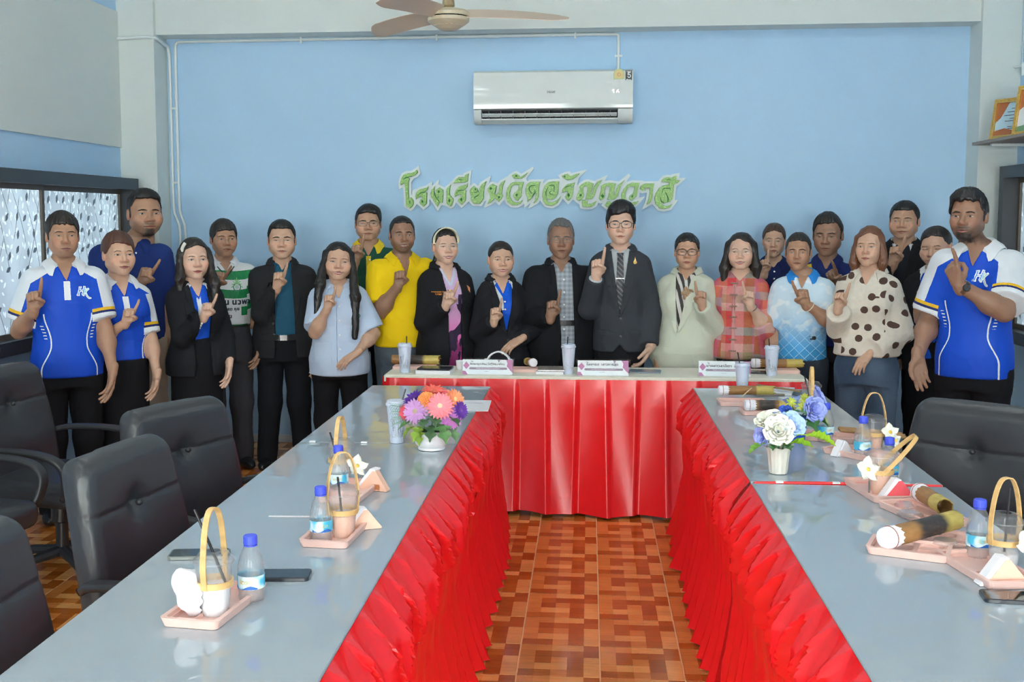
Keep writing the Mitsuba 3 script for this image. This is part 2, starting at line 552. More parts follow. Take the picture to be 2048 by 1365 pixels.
window('window_1', XL + .18, XL, 5.02, 7.56, .88, 1.875, 'dark framed sliding window with leaf patterned film on the left wall', [6.34], 1, SIDE_POWER)
window('window_2', XR - .15, XR, 5.17, 7.57, .83, 1.925, 'dark framed sliding window with leaf patterned film on the right wall', [6.36], -1, SIDE_POWER)
window('window_3', XL + .18, XL, 2.0, 4.4, .88, 1.875, 'dark framed window on the left wall nearer the camera', [3.2], 1, SIDE_POWER)
window('window_4', XR - .15, XR, 2.0, 4.4, .83, 1.925, 'dark framed window on the right wall nearer the camera', [3.2], -1, SIDE_POWER)
for i, (x0, x1) in enumerate(((-2.3, -.35), (.35, 2.0))):
    k = 'window_%d' % (5 + i)
    struct(k, cat(bbox(x0, x1, YF - .12, YF - .04, .9, .96), bbox(x0, x1, YF - .12, YF - .04, 2.44, 2.5), bbox(x0, x0 + .06, YF - .12, YF - .04, .96, 2.44), bbox(x1 - .06, x1, YF - .12, YF - .04, .96, 2.44), bbox((x0 + x1) / 2 - .025, (x0 + x1) / 2 + .025, YF - .12, YF - .04, .96, 2.44)), 'dark_aluminium', 'added window frame opposite the group around a glowing fill pane')
    v = np.array([[x0 + .06, YF - .08, .96], [x1 - .06, YF - .08, .96], [x1 - .06, YF - .08, 2.44], [x0 + .06, YF - .08, 2.44]])
    scene[k + '__pane'] = mikit.ply((v, np.array([[0, 2, 1], [0, 3, 2]])), 'white_ceiling', emitter=fill_pane_emitter(REAR_FILL))  # added emissive pane, out of view, brightening the group from the front
for i, (x, ys) in enumerate(((XL - .1, LW[0]), (XR + .1, RW[0]))):
    struct('window_%d' % (7 + i), bbox(x - .05, x + .05, ys[0], ys[1], .9, 1.9), 'dark_aluminium', 'shuttered side window beside the camera')

# floor tiles, each laid one by one
TS = PITCH - .0055
tile = (np.array([[-.5, -.5, 0], [.5, -.5, 0], [.5, .5, 0], [-.5, .5, 0]]) * [TS, TS, 1], None)
e, hgt = TS / 2, .004
tv = np.array([[sx * (e - b), sy * (e - b), z] for z, b in ((-.006, 0), (-.0015, 0), (0, .0012)) for sx, sy in ((-1, -1), (1, -1), (1, 1), (-1, 1))])
tf = [[8, 9, 10], [8, 10, 11]]
for q in (0, 4):
    for i in range(4):
        j = (i + 1) % 4
        tf += [[q + i, q + j, q + 4 + j], [q + i, q + 4 + j, q + 4 + i]]
TILE = mikit.ply((tv, np.array(tf)), 'floor_tile')
ix0, ix1 = math.floor((XL - TX0) / PITCH), math.ceil((XR - TX0) / PITCH)
iy0, iy1 = math.floor((YF - TY0) / PITCH), math.ceil((YB - TY0) / PITCH)
near, far_ = [], []
for iy in range(iy0, iy1):
    for ix in range(ix0, ix1):
        cx, cy = TX0 + (ix + .5) * PITCH, TY0 + (iy + .5) * PITCH
        seen = (-.75 < cx < .80 and 3.4 < cy < 6.6) or (-3.3 < cx < -1.0 and 2.4 < cy < 7.95) or (1.0 < cx < 2.2 and 3.2 < cy < 5.6)
        (near if seen else far_).append((cx, cy))
for i, (cx, cy) in enumerate(near[:300]):
    scene['floor__tile' + ('' if i == 0 else '_%03d' % i)] = {**TILE, 'to_world': T().translate([cx, cy, 0])}
rest = near[300:] + far_
put('floor__tiling', cat(*[(tv + [x, y, 0], np.array(tf)) for x, y in rest]), 'floor_tile')
tag('floor__tiling', 'printed tiles continuing under the tables', kind='stuff')

# fluorescent lamps under the ceiling
scene['lamp_tube'] = {'type': 'diffuse', 'reflectance': rgb((.8, .8, .8))}
for i, (x, y) in enumerate(((-1.75, 5.35), (1.35, 5.35), (-1.75, 2.6), (1.35, 2.6), (-1.75, -.4), (1.35, -.4))):
    k = num('fluorescent_lamp')
    put(k + '__housing', cat(bbox(x - .63, x + .63, y - .05, y + .05, ZC - .055, ZC), bbox(x - .63, x - .61, y - .03, y + .03, ZC - .11, ZC - .055), bbox(x + .61, x + .63, y - .03, y + .03, ZC - .11, ZC - .055)), 'white_ceiling')
    v, f = tube([V(x - .60, y, ZC - .085), V(x, y, ZC - .085), V(x + .60, y, ZC - .085)], .016, 12)
    scene[k + '__tube'] = mikit.ply((v, f), 'lamp_tube', smooth=30, emitter={'type': 'area', 'radiance': rgb(TUBE_POWER)})
    tag(k, 'white fluorescent tube lamp under the ceiling', 'ceiling lamp', 'fluorescent lamps under the ceiling')

# ---------------------------------------------------------------- tables with red satin skirts
def satin(key, c):
    scene[key] = {'type': 'twosided', 'b': {'type': 'principled', 'base_color': rgb(c), 'roughness': .31, 'specular': .62, 'sheen': .35, 'sheen_tint': .85}}


satin('red_satin', (.690, .010, .014))


def plastic_ripple(p, n, uv):
    r = fbm(p.x * 5.0 + p.y * 2.5, p.y * 3.5 - p.x * 2, 1.0, 3)
    c = 1 - dr.abs(2 * noise(p.x * 14 + p.y * 5, p.y * 9 - p.x * 6, 4.0) - 1)
    return .0016 * r + .0007 * dr.power(c, 6)


bumped('table_plastic', {'type': 'principled', 'base_color': rgb((.310, .365, .405)), 'roughness': .06, 'specular': .38}, plastic_ripple, .004)
pbr('head_cloth', (.66, .64, .54), .45, .4)
pbr('clip', (.55, .56, .56), .3, .6)


def tri(u):
    return np.abs(u - np.floor(u) - .5) * 2


def drape(path, nrm, z_top, hem, disp, ds=.012, dz=.013):
    """Cloth hanging from a path (n, 2) with outward normals nrm; disp(s, t, z) -> (outward, along, z)."""
    path = np.asarray(path, float)
    s = np.r_[0, np.cumsum(np.linalg.norm(np.diff(path, axis=0), axis=1))]
    S = np.linspace(0, s[-1], int(s[-1] / ds) + 2)
    x, y = np.interp(S, s, path[:, 0]), np.interp(S, s, path[:, 1])
    nx, ny = np.interp(S, s, np.asarray(nrm)[:, 0]), np.interp(S, s, np.asarray(nrm)[:, 1])
    ln = np.hypot(nx, ny)
    nx, ny = nx / ln, ny / ln
    n = int((z_top - hem) / dz) + 2
    t = np.linspace(0, 1, n)
    SS, TT = np.meshgrid(S, t)
    o, al, z = disp(SS, TT, z_top + (hem - z_top) * TT)
    X = x + nx * o - ny * al
    Y = y + ny * o + nx * al
    v = np.stack([X, Y, z], -1).reshape(-1, 3)
    m = len(S)
    i, j = np.meshgrid(np.arange(n - 1), np.arange(m - 1), indexing='ij')
    a = (i * m + j).ravel()
    return v, np.vstack([np.stack([a, a + 1, a + m + 1], 1), np.stack([a, a + m + 1, a + m], 1)])


def n2(a, b, seed):
    return meshkit.noise(np.stack([a, b, a * 0 + .5], -1), seed)


def gathered(seed):
    """Pinned, puckered top band; below the pins the cloth falls in uneven pleats and flares on the floor."""
    def disp(s, t, z):
        zt = .265                                    # depth of the band as a share of the drop
        b = np.clip(t / zt, 0, 1)
        w1, w2 = n2(s * 2.6, t * 1.5, seed) - .5, n2(s * 6.1, t * 4, seed + 1) - .5
        p = .145
        u = s / p + .85 * w1
        fr = lambda v: v - np.floor(v)
        v1, v2 = u + .55 * b + .18 * w2, -u * .97 + .60 * b + .37 + .18 * w2
        m1, m2 = .50 + .8 * n2(np.floor(v1) * 3.7, np.floor(v2) * 1.9, seed + 9), .50 + .8 * n2(np.floor(v2) * 2.9, np.floor(v1) * 2.3, seed + 8)
        saw = lambda v: np.where(fr(v) < .90, (fr(v) / .90) ** 1.25, (1 - fr(v)) / .10)
        s1, s2 = saw(v1) * m1, saw(v2) * m2
        ridge = np.maximum(s1, s2) + .22 * np.minimum(s1, s2) + .10 * tri(u * 2.6 + 1.4 * b)
        body = np.minimum(1, 1.25 * np.sin(np.clip(b, 0, 1) * PI * .64))
        band_o = .002 + body * (.004 + .080 * ridge)
        r1, r2 = s1, s2
        q = np.clip((t - zt) / (1 - zt), 0, 1)
        w3 = n2(s * 2.3, t * .6, seed + 2) - .5
        f1 = tri(s / .150 + 3.2 * w3 + .8 * q * w1)
        f2 = tri(s / .041 + 2.0 * w3)
        fall_o = .052 - .030 * np.minimum(q * 3, 1) + (.014 + .052 * q) * (f1 ** 1.2) + (.006 * (1 - q)) * f2 + .085 * q ** 3 * n2(s * 3.3, t, seed + 4)
        k = 1 / (1 + np.exp(-(t - zt) / .016))
        pin = np.exp(-((t - zt) / .03) ** 2)
        o = band_o * (1 - k) + fall_o * k - .012 * pin
        al = .014 * (r1 - r2) * body * (1 - k) + .010 * np.sin(s / .06 + 6 * w3) * k
        sag = .012 * (n2(s * 6, t * 4, seed + 6) - .5) - .022 * ridge * body * (1 - k)
        zz = z + np.where(t > .01, sag * np.minimum(t * 4, 1) * (t < .97), 0)
        return o, al, np.maximum(zz, .004 + .012 * n2(s * 9, t, seed + 7) * (t > .9))
    return disp


def pleated(seed, hem_wave=.02):
    """Wide flat pleats that open towards an uneven hem."""
    def disp(s, t, z):
        p = .163
        u = s / p + .10 * (n2(s * 1.3, t * .0, seed) - .5)
        f = u - np.floor(u)
        fold = np.where(f < .86, (f / .86) ** 2.2, 1 - (f - .86) / .14)
        w = n2(s * 5, t * 1.5, seed + 1) - .5
        o = .010 + (.004 + .022 * np.minimum(t * 5, 1)) * fold + t ** 1.5 * (.055 * tri(u * .5 + .2 * w) + .030 * w) + .05 * t ** 3
        al = .012 * t * np.sin(s * 16 + seed)
        drop = np.where(t > .0, hem_wave * (n2(s * 4.3, t * 0, seed + 3) - .35) * t ** 4, 0)
        return o, al, np.maximum(z + drop, .004)
    return disp


def line(a, b, n=2):
    return [tuple(np.array(a) + (np.array(b) - np.array(a)) * i / (n - 1)) for i in range(n)]


def skirt_table(key, x0, x1, y0, y1, inner, seed, label):
    """A long table: plastic covered top, steel legs, a gathered skirt on the aisle side and a plain one behind."""
    put(key, cat(rect_prism(x1 - x0, y1 - y0, .722, .75, .006, ((x0 + x1) / 2, (y0 + y1) / 2), 3, .003)), 'table_plastic')
    tag(key, label, 'table')
    lg = []
    for x in (x0 + .06, x1 - .06):
        for y in (y0 + .12, y1 - .12):
            lg.append(tube([V(x, y, .012), V(x, y, .37), V(x, y, .722)], .016, 8))
    for i, m in enumerate(lg):
        put(key + '__leg' + ('' if i == 0 else '_%03d' % i), m, 'clip', 40)
    xi, xo, sg = (x1, x0, 1) if inner > 0 else (x0, x1, -1)
    path = line((xi, y0), (xi, y1), 2)
    m = drape(path, [(sg, 0)] * 2, .7495, .0, gathered(seed), .0065, .0085)
    put(key + '__skirt', m, 'red_satin', 32)
    tag(key + '__skirt', 'red satin skirt pinned in puckered folds')
    path = line((xo, y0), (xo, y1), 2)
    m = drape(path, [(-sg, 0)] * 2, .742, .684, lambda s_, t, z: (.003 + .010 * t * tri(s_ / .13 + n2(s_ * 2, t * 0, seed)), 0 * s_, z), .02, .012)
    put(key + '__skirt_001', m, 'red_satin', True)
    tag(key + '__skirt_001', 'narrow red satin edge on the outer side')
    # pearl headed pins along the pinned line
    rng = np.random.default_rng(seed)
    pins = []
    s = sph_mesh(.0032)
    for y in np.arange(y0 + .05, y1 - .03, .0675):
        for dzz in (0, -.05):
            pins.append(moved(s, (xi + sg * (.046 + .012 * rng.random()), y + .02 * rng.standard_normal(), .545 + dzz * rng.random() + .015 * rng.standard_normal())))
    put(key + '__pin', cat(*pins), 'pearl', 60)
    tag(key + '__pin', 'pearl headed pins along the folds', kind='stuff')


def sph_mesh(r, n=1):
    m = trimesh.creation.icosphere(subdivisions=n, radius=r)
    return np.asarray(m.vertices), np.asarray(m.faces)


pbr('pearl', (.85, .82, .76), .2, .6)
TABLE_Z = .7505
skirt_table('table', -1.105, -.495, 1.55, 4.243, 1, 1, 'long grey table with bamboo handled drink baskets, left of the aisle and nearest')
skirt_table('table_001', -1.105, -.495, 4.250, 5.74, 1, 2, 'grey table with the gerbera pot, left of the aisle by the red draped table')
skirt_table('table_002', .530, 1.140, 1.45, 3.690, -1, 3, 'long grey table with fallen bamboo tubes, right of the aisle and nearest')
skirt_table('table_003', .530, 1.140, 3.715, 5.77, -1, 4, 'grey table with the white rose pot, right of the aisle by the red draped table')

# the head table across the aisle
HX0, HX1, HY0, HY1, HZ = -1.115, 1.165, 6.115, 6.53, .752
put('table_004', rect_prism(HX1 - HX0, HY1 - HY0, .715, HZ, .012, ((HX0 + HX1) / 2, (HY0 + HY1) / 2), 3, .006), 'head_cloth')
tag('table_004', 'narrow table across the aisle with cream top and plain red drape, holding the name cards', 'table')
lgs = [tube([V(x, y, .012), V(x, y, .37), V(x, y, .715)], .016, 8) for x in (HX0 + .1, HX1 - .1) for y in (HY0 + .07, HY1 - .07)]
for i, m in enumerate(lgs):
    put('table_004__leg' + ('' if i == 0 else '_%03d' % i), m, 'clip', 40)
P = [(HX0, HY1), (HX0, HY0 + .03), (HX0 + .03, HY0), (HX1 - .03, HY0), (HX1, HY0 + .03), (HX1, HY1)]
N = [(-1, 0), (-1, -.3), (-.3, -1), (.3, -1), (1, -.3), (1, 0)]
PP, NN = [], []
for i in range(len(P) - 1):
    k = max(2, int(math.dist(P[i], P[i + 1]) / .05))
    PP += line(P[i], P[i + 1], k)[:-1]
    base = {0: (-1, 0), 2: (0, -1), 4: (1, 0)}.get(i)
    NN += [base if base else tuple(np.array(N[i]) + (np.array(N[i + 1]) - np.array(N[i])) * j / (k - 1)) for j in range(k - 1)]
PP.append(P[-1])
NN.append((1, 0))
put('table_004__drape', drape(PP, NN, .738, .012, pleated(7, .05), .008, .012), 'red_satin', True)
tag('table_004__drape', 'red satin drape falling in wide pleats to the floor')

# ---------------------------------------------------------------- black leather armchairs
pbr('chair_leather', (.026, .029, .034), .36, .5)
pbr('chair_plastic', (.020, .022, .025), .45, .45)
pbr('steel', (.55, .55, .56), .25, .5, metallic=1.0)
pbr('gold', (.83, .56, .20), .25, .5, metallic=1.0)
# chair frame: the sitter faces -y, feet at the origin


def rounded_box(X, c, h, r):
    q = np.abs(X - np.asarray(c, f32)) - (np.asarray(h, f32) - f32(r))
    return np.sqrt((np.maximum(q, 0) ** 2).sum(1)) + np.minimum(q.max(1), 0) - f32(r)


def back_sdf(X):
    x, z = X[:, 0], X[:, 2]
    yc = (.235 + .17 * (z - .5) - .10 * np.abs(x) ** 2 * 2 + .10 * (z - .72) ** 2).astype(f32)
    wid = (.262 - .045 * np.clip((z - .62) / .38, 0, 1) ** 2).astype(f32)
    P_ = np.stack([x / wid * f32(.25), X[:, 1] - yc, z], 1)
    d = rounded_box(P_, (0, 0, .695), (.25, .052, .275), .048)
    f = (X[:, 1] < yc)
    r2 = x ** 2 + (z - .80) ** 2
    zl = .80 + .05 * np.abs(x) ** 1.2
    seam = .0075 * np.exp(-((z - zl) / .007) ** 2) * np.exp(-(x / .24) ** 8) + .024 * np.exp(-r2 / .0011) + .012 * np.exp(-r2 / .012)
    puff = .014 * np.exp(-((z - .92) / .09) ** 2 - (x / .2) ** 4) + .012 * np.exp(-((z - .62) / .10) ** 2 - (x / .2) ** 4)
    return d + np.where(f, seam - puff, 0).astype(f32)


def seat_sdf(X):
    d = rounded_box(X, (0, -.01, .435), (.255, .255, .058), .045)
    return d - (.016 * np.exp(-(X[:, 0] / .2) ** 2 - ((X[:, 1] + .02) / .2) ** 2) * (X[:, 2] > .44)).astype(f32)


CHAIR = {'backrest': (simpler(nets(back_sdf, (-.30, .08, .38), (.30, .45, 1.02), .0075), .0006), 'chair_leather', True),
         'seat': (simpler(nets(seat_sdf, (-.29, -.30, .36), (.29, .28, .53), .011), .0008), 'chair_leather', True)}
button = moved(sph_mesh(.011, 2), (0, .236, .80))
CHAIR['backrest__tuft_button'] = (button, 'chair_plastic', True)
for s, nm in ((-1, 'armrest'), (1, 'armrest_001')):
    p = spline([V(s * .245, .27, .60), V(s * .295, .20, .635), V(s * .305, .05, .645), V(s * .305, -.10, .642), V(s * .302, -.20, .620), V(s * .290, -.245, .570), V(s * .270, -.235, .490), V(s * .235, -.20, .425)], 40)
    t = np.gradient(p, axis=0)
    t /= np.linalg.norm(t, axis=1, keepdims=True)
    rings, a = [], np.arange(12) * 2 * PI / 12
    for k in range(len(p)):
        b = V(1, 0, 0)
        n = unit(np.cross(b, t[k]))
        rings.append(p[k] + .027 * (np.sign(np.cos(a)) * np.abs(np.cos(a)) ** .6)[:, None] * b + .0135 * (np.sign(np.sin(a)) * np.abs(np.sin(a)) ** .6)[:, None] * n)
    CHAIR[nm] = (loft(rings), 'chair_plastic', True)
CHAIR['column'] = (lathe([(.028, .10), (.028, .25), (.045, .26), (.045, .37), (.12, .375), (.12, .385)], 20), 'black_metal', 40)
for k in range(5):
    an = k * 2 * PI / 5 + .3
    d = V(math.cos(an), math.sin(an), 0)
    CHAIR['base_spoke' + ('' if k == 0 else '_%03d' % k)] = (tube([d * .02 + V(0, 0, .115), d * .15 + V(0, 0, .105), d * .30 + V(0, 0, .075)], [.028, .022, .015], 8), 'chair_plastic', 40)
    c = cat(lathe([(.001, -.012), (.024, -.012), (.026, 0), (.024, .012), (.001, .012)], 14))
    CHAIR['caster' + ('' if k == 0 else '_%03d' % k)] = (moved(c, d * .30 + V(0, 0, .027), rotz(an + .6) @ rotx(PI / 2)), 'chair_plastic', 40)
pbr('black_metal', (.02, .02, .022), .3, .5)
_chair = {k: mikit.ply(m, b, smooth=s) for k, (m, b, s) in CHAIR.items()}


def chair(x, y, fx, fy, label, group='black leather armchairs round the tables'):
    k = num('office_armchair')
    ang = math.degrees(math.atan2(fx, -fy))
    M = T().translate([x, y, 0]).rotate([0, 0, 1], ang).scale([1, 1, .965])
    for p, d in _chair.items():
        scene[k + '__' + p] = {**d, 'to_world': M}
    tag(k, label, 'chair', group)


def chair_back(cx, cy, fx, fy, label):
    """Placed by the middle of its top edge."""
    f = unit(V(fx, fy, 0))
    chair(cx + f[0] * .30, cy + f[1] * .30, fx, fy, label)


chair_back(-1.385, 3.22, .99, -.16, 'black leather armchair at the near left table, the one beside the grey phone')
chair_back(-1.50, 3.99, .90, -.44, 'black leather armchair at the left table, second from the wall of people')
chair_back(-1.33, 2.24, 1.0, -.02, 'black leather armchair cut off by the lower left corner of the photo')
chair_back(-2.66, 4.92, .98, -.20, 'black leather armchair by the left wall in front of the man in team polo')
chair_back(-2.80, 4.20, .98, -.16, 'black leather armchair at the left edge with only seat and one arm in view')
chair_back(1.41, 4.20, -.64, -.77, 'black leather armchair on the right, below the man in team polo')
chair_back(1.72, 3.72, -.68, -.73, 'black leather armchair at the right edge, nearer the camera than its neighbour')

# ---------------------------------------------------------------- on the walls and the ceiling
pbr('glossy_white', (.66, .71, .69), .08, .40)
pbr('matt_white', (.60, .65, .64), .45, .4)
pbr('dark_slot', (.012, .014, .02), .6, .3)
pbr('grey_ink', (.10, .11, .12), .5, .3)


def xz_extrude(poly, y_front, depth):
    """A polygon drawn in x and z, standing on a wall: its face at y_front, going back by depth."""
    v, f = extrude(poly, depth)
    return np.stack([v[:, 0], y_front + v[:, 2], v[:, 1]], 1), f[:, ::-1]


# the air conditioner
ax0, ax1 = -.776, .286
prof = [(0, 2.262), (0, 2.588), (-.150, 2.590), (-.190, 2.586), (-.208, 2.574), (-.222, 2.50), (-.226, 2.40), (-.222, 2.334), (-.214, 2.318), (-.205, 2.285), (-.185, 2.252), (-.150, 2.236), (-.085, 2.238)]


def ac_loft(prof, x0, x1):
    return loft([np.array([(x, YB - .002 + a, z) for a, z in prof]) for x in (x0, x1)])


body = [(a, z) for a, z in prof]
put('air_conditioner', ac_loft([(0, 2.262), (0, 2.588), (-.150, 2.588), (-.196, 2.575), (-.206, 2.40), (-.206, 2.33), (-.10, 2.33), (-.10, 2.262)], ax0 + .004, ax1 - .004), 'matt_white', 30)
tag('air_conditioner', 'white split air conditioner high on the blue wall', 'air conditioner')
put('air_conditioner__front_panel', ac_loft([(-.150, 2.592), (-.190, 2.588), (-.210, 2.574), (-.224, 2.50), (-.228, 2.40), (-.224, 2.336), (-.206, 2.330), (-.200, 2.50), (-.186, 2.572), (-.150, 2.582)], ax0, ax1), 'glossy_white', 40)
for i, (x0, x1) in enumerate(((ax0, ax0 + .050), (ax1 - .098, ax1))):
    put('air_conditioner__end_cap' + ('' if i == 0 else '_001'), ac_loft([(0, 2.262), (0, 2.33), (-.212, 2.328), (-.206, 2.290), (-.186, 2.254), (-.150, 2.238), (-.085, 2.238)], x0, x1), 'matt_white', 40)
lx0, lx1 = ax0 + .050, ax1 - .098
put('air_conditioner__outlet_trim', cat(ac_loft([(-.100, 2.262), (-.150, 2.238), (-.196, 2.262), (-.190, 2.272), (-.150, 2.252), (-.100, 2.272)], lx0, lx1)), 'matt_white', 30)
put('air_conditioner__outlet', ac_loft([(-.100, 2.272), (-.100, 2.329), (-.110, 2.329), (-.110, 2.272)], lx0, lx1), 'dark_slot')
put('air_conditioner__louver', ac_loft([(-.214, 2.300), (-.188, 2.282), (-.186, 2.285), (-.213, 2.304)], lx0 + .006, lx1 - .006), 'matt_white')
for i in range(11):
    x = lx0 + .05 + i * (lx1 - lx0 - .1) / 10
    put('air_conditioner__vane' + ('' if i == 0 else '_%03d' % i), bbox(x - .002, x + .002, YB - .20, YB - .115, 2.275, 2.325), 'grey_ink')


def ac_text(key, text, h, x, z, y, mat, bold=False, emit=None):
    m = meshkit.text_mesh(text, h, .0012, bold)
    v = np.asarray(m.vertices)
    w = v[:, 0].max()
    q = np.stack([x - w / 2 + v[:, 0], y - v[:, 2], z + v[:, 1]], 1)
    if emit:
        scene[key] = mikit.ply((q, np.asarray(m.faces)), mat, emitter={'type': 'area', 'radiance': rgb(emit)})
    else:
        put(key, (q, np.asarray(m.faces)), mat)


yp = YB - .2285
ac_text('air_conditioner__lettering', 'Haier', .0165, -.255, 2.435, yp + .001, 'grey_ink', True)
ac_text('air_conditioner__display', '16', .030, .170, 2.425, yp + .001, 'white_ceiling', True, (1.6, 1.6, 1.75))
pbr('sticker_gold', (.62, .48, .20), .35, .4)
pbr('sticker_green', (.42, .50, .24), .35, .4)
pbr('sticker_black', (.015, .018, .025), .3, .4)
pbr('print_white', (.72, .74, .75), .5, .3)
pbr('sticker_red', (.48, .20, .07), .4, .4)
yq = YB - .2215
half = shapely.Point(.193, 2.553).buffer(.036).intersection(shapely.box(0, 2.553, 1, 3)).union(shapely.box(.157, 2.520, .229, 2.553))
put('air_conditioner__sticker', xz_extrude(half, yq - .0015, .004), 'sticker_green')
put('air_conditioner__sticker_001', xz_extrude(half.buffer(-.007), yq - .0022, .004), 'sticker_gold')
put('air_conditioner__sticker_002', xz_extrude(shapely.Point(.193, 2.551).buffer(.0115).difference(shapely.Point(.193, 2.551).buffer(.008)), yq - .003, .004), 'sticker_red')
put('air_conditioner__sticker_003', xz_extrude(shapely.box(.236, 2.506, .278, 2.578), yq - .0020, .005), 'sticker_black')
ac_text('air_conditioner__sticker_004', '5', .034, .258, 2.530, yq - .0018, 'print_white', True)
put('air_conditioner__sticker_005', xz_extrude(shapely.union_all([shapely.box(.242, 2.568, .272, 2.572), shapely.box(.242, 2.512, .250, 2.522), shapely.box(.254, 2.514, .274, 2.518)]), yq - .0028, .004), 'print_white')

# conduits
def conduit(pts, label, name='conduit_pipe'):
    k = num(name)
    p = np.vstack([np.linspace(a, b, 8)[:-1] for a, b in zip(pts[:-1], pts[1:])] + [[pts[-1]]])
    q = p.copy()
    for _ in range(1):
        q[1:-1] = (p[:-2] + 2 * p[1:-1] + p[2:]) / 4
    put(k, tube(q, .0115, 10), 'conduit', 40)
    tag(k, label, 'conduit pipe')
    return k


def clips(k, pts):
    for i, (c, ax) in enumerate(pts):
        s = (.020, .016, .016) if ax == 'z' else (.016, .016, .020)
        a = box(.052 if ax == 'z' else .014, .010, .014 if ax == 'z' else .052, c)
        put(k + '__clip' + ('' if i == 0 else '_%03d' % i), a, 'conduit')


yw = YB - .014
k = conduit([V(-3.225, 7.684, 2.832), V(-3.0, 7.684, 2.842), V(-2.958, 7.72, 2.836), V(-2.945, yw, 2.80), V(-2.945, yw, 1.66), V(-2.900, yw, 1.54), V(-2.900, yw, .30)], 'white conduit bending from the left column down the corner of the blue wall')
clips(k, [(V(-2.925, yw - .006, 2.38), 'z'), (V(-2.925, yw - .006, 1.86), 'z')])
k = conduit([V(.193, yw, 2.592), V(.193, yw, 2.838), V(.175, yw, 2.848), V(-2.88, yw, 2.842), V(-2.903, yw, 2.82), V(-2.903, yw, 1.66), V(-2.862, yw, 1.54), V(-2.862, yw, .30)], 'white conduit running along the beam from the air conditioner to the left corner')
clips(k, [(V(-2.0, yw - .006, 2.843), 'x'), (V(-1.05, yw - .006, 2.845), 'x'), (V(-.10, yw - .006, 2.847), 'x'), (V(.193, yw - .006, 2.70), 'z')])
for i, x in enumerate((-.66,)):
    put(k + '__coupling', tube([V(x - .045, yw, 2.8455), V(x, yw, 2.8455), V(x + .045, yw, 2.8455)], .0145, 10), 'conduit', 40)

# patched boxes and the seam on the left wall
for i, (y0, y1, z0, z1) in enumerate(((5.30, 5.42, 1.88, 1.975), (5.44, 5.66, 1.88, 1.92))):
    put('wall_left__cover' + ('' if i == 0 else '_001'), bbox(XL, XL + .010, y0 + .35, y1 + .35, z0 + .01, z1 + .03), 'blue_paint')

# the ceiling fan
pbr('fan_cream', (.52, .46, .33), .35, .45)
pbr('fan_blade', (.50, .42, .34), .45, .4)
pbr('fan_brass', (.25, .19, .10), .35, .5)
fx, fy, fz = -.757, 6.2, 2.640
tag('ceiling_fan', 'cream three bladed ceiling fan above the group', 'ceiling fan')
put('ceiling_fan__motor', lathe([(.001, -.030), (.045, -.028), (.060, -.018), (.098, .006), (.112, .018), (.112, .036), (.105, .037), (.105, .042), (.113, .043), (.113, .060), (.100, .074), (.055, .085), (.020, .088)], 40, (fx, fy, fz)), 'fan_cream', 35)
put('ceiling_fan__motor_band', lathe([(.1055, .037), (.1060, .0395), (.1055, .042)], 40, (fx, fy, fz), caps=False), 'dark_slot', True)
for i in range(7):
    a = -PI / 2 + (i - 3) * .32
    put('ceiling_fan__vent' + ('' if i == 0 else '_%03d' % i), moved(box(.010, .020, .004), (fx + .080 * math.cos(a), fy + .080 * math.sin(a), fz - .008), rotz(a + PI / 2)), 'fan_blade')
put('ceiling_fan__rod', tube([V(fx, fy, fz + .08), V(fx, fy, fz + .4), V(fx, fy, ZC)], .013, 12), 'fan_brass', 40)
put('ceiling_fan__yoke', lathe([(.020, .085), (.034, .10), (.030, .14), (.016, .16)], 20, (fx, fy, fz)), 'fan_brass', 40)
put('ceiling_fan__canopy', lathe([(.014, ZC - fz - .10), (.060, ZC - fz - .06), (.065, ZC - fz)], 24, (fx, fy, fz)), 'fan_cream', 40)
for i, an in enumerate((2, 142, 248)):
    u = np.linspace(0, 1, 26)
    r = .10 + .545 * u
    lead = .040 + .016 * np.sin(u * 2.2) - .075 * np.clip((u - .80) / .2, 0, 1) ** 2
    trail = -.052 - .010 * np.sin(u * 2.0) + .010 * np.clip((u - .86) / .14, 0, 1) ** 2
    tilt = .62 - .22 * u
    rings = []
    for k in range(26):
        m, w = (lead[k] + trail[k]) / 2, max((lead[k] - trail[k]) / 2, .004)
        c = [(r[k], m + s * w * math.cos(tilt[k]), s * w * math.sin(tilt[k]) + o - .035 * u[k] ** 2 + .012) for s, o in ((-1, -.002), (1, -.002), (1, .002), (-1, .002))]
        rings.append(np.array(c))
    bl = loft(rings)
    put('ceiling_fan__blade' + ('' if i == 0 else '_%03d' % i), moved(bl, (fx, fy, fz + .045), rotz(math.radians(an))), 'fan_blade', 30)

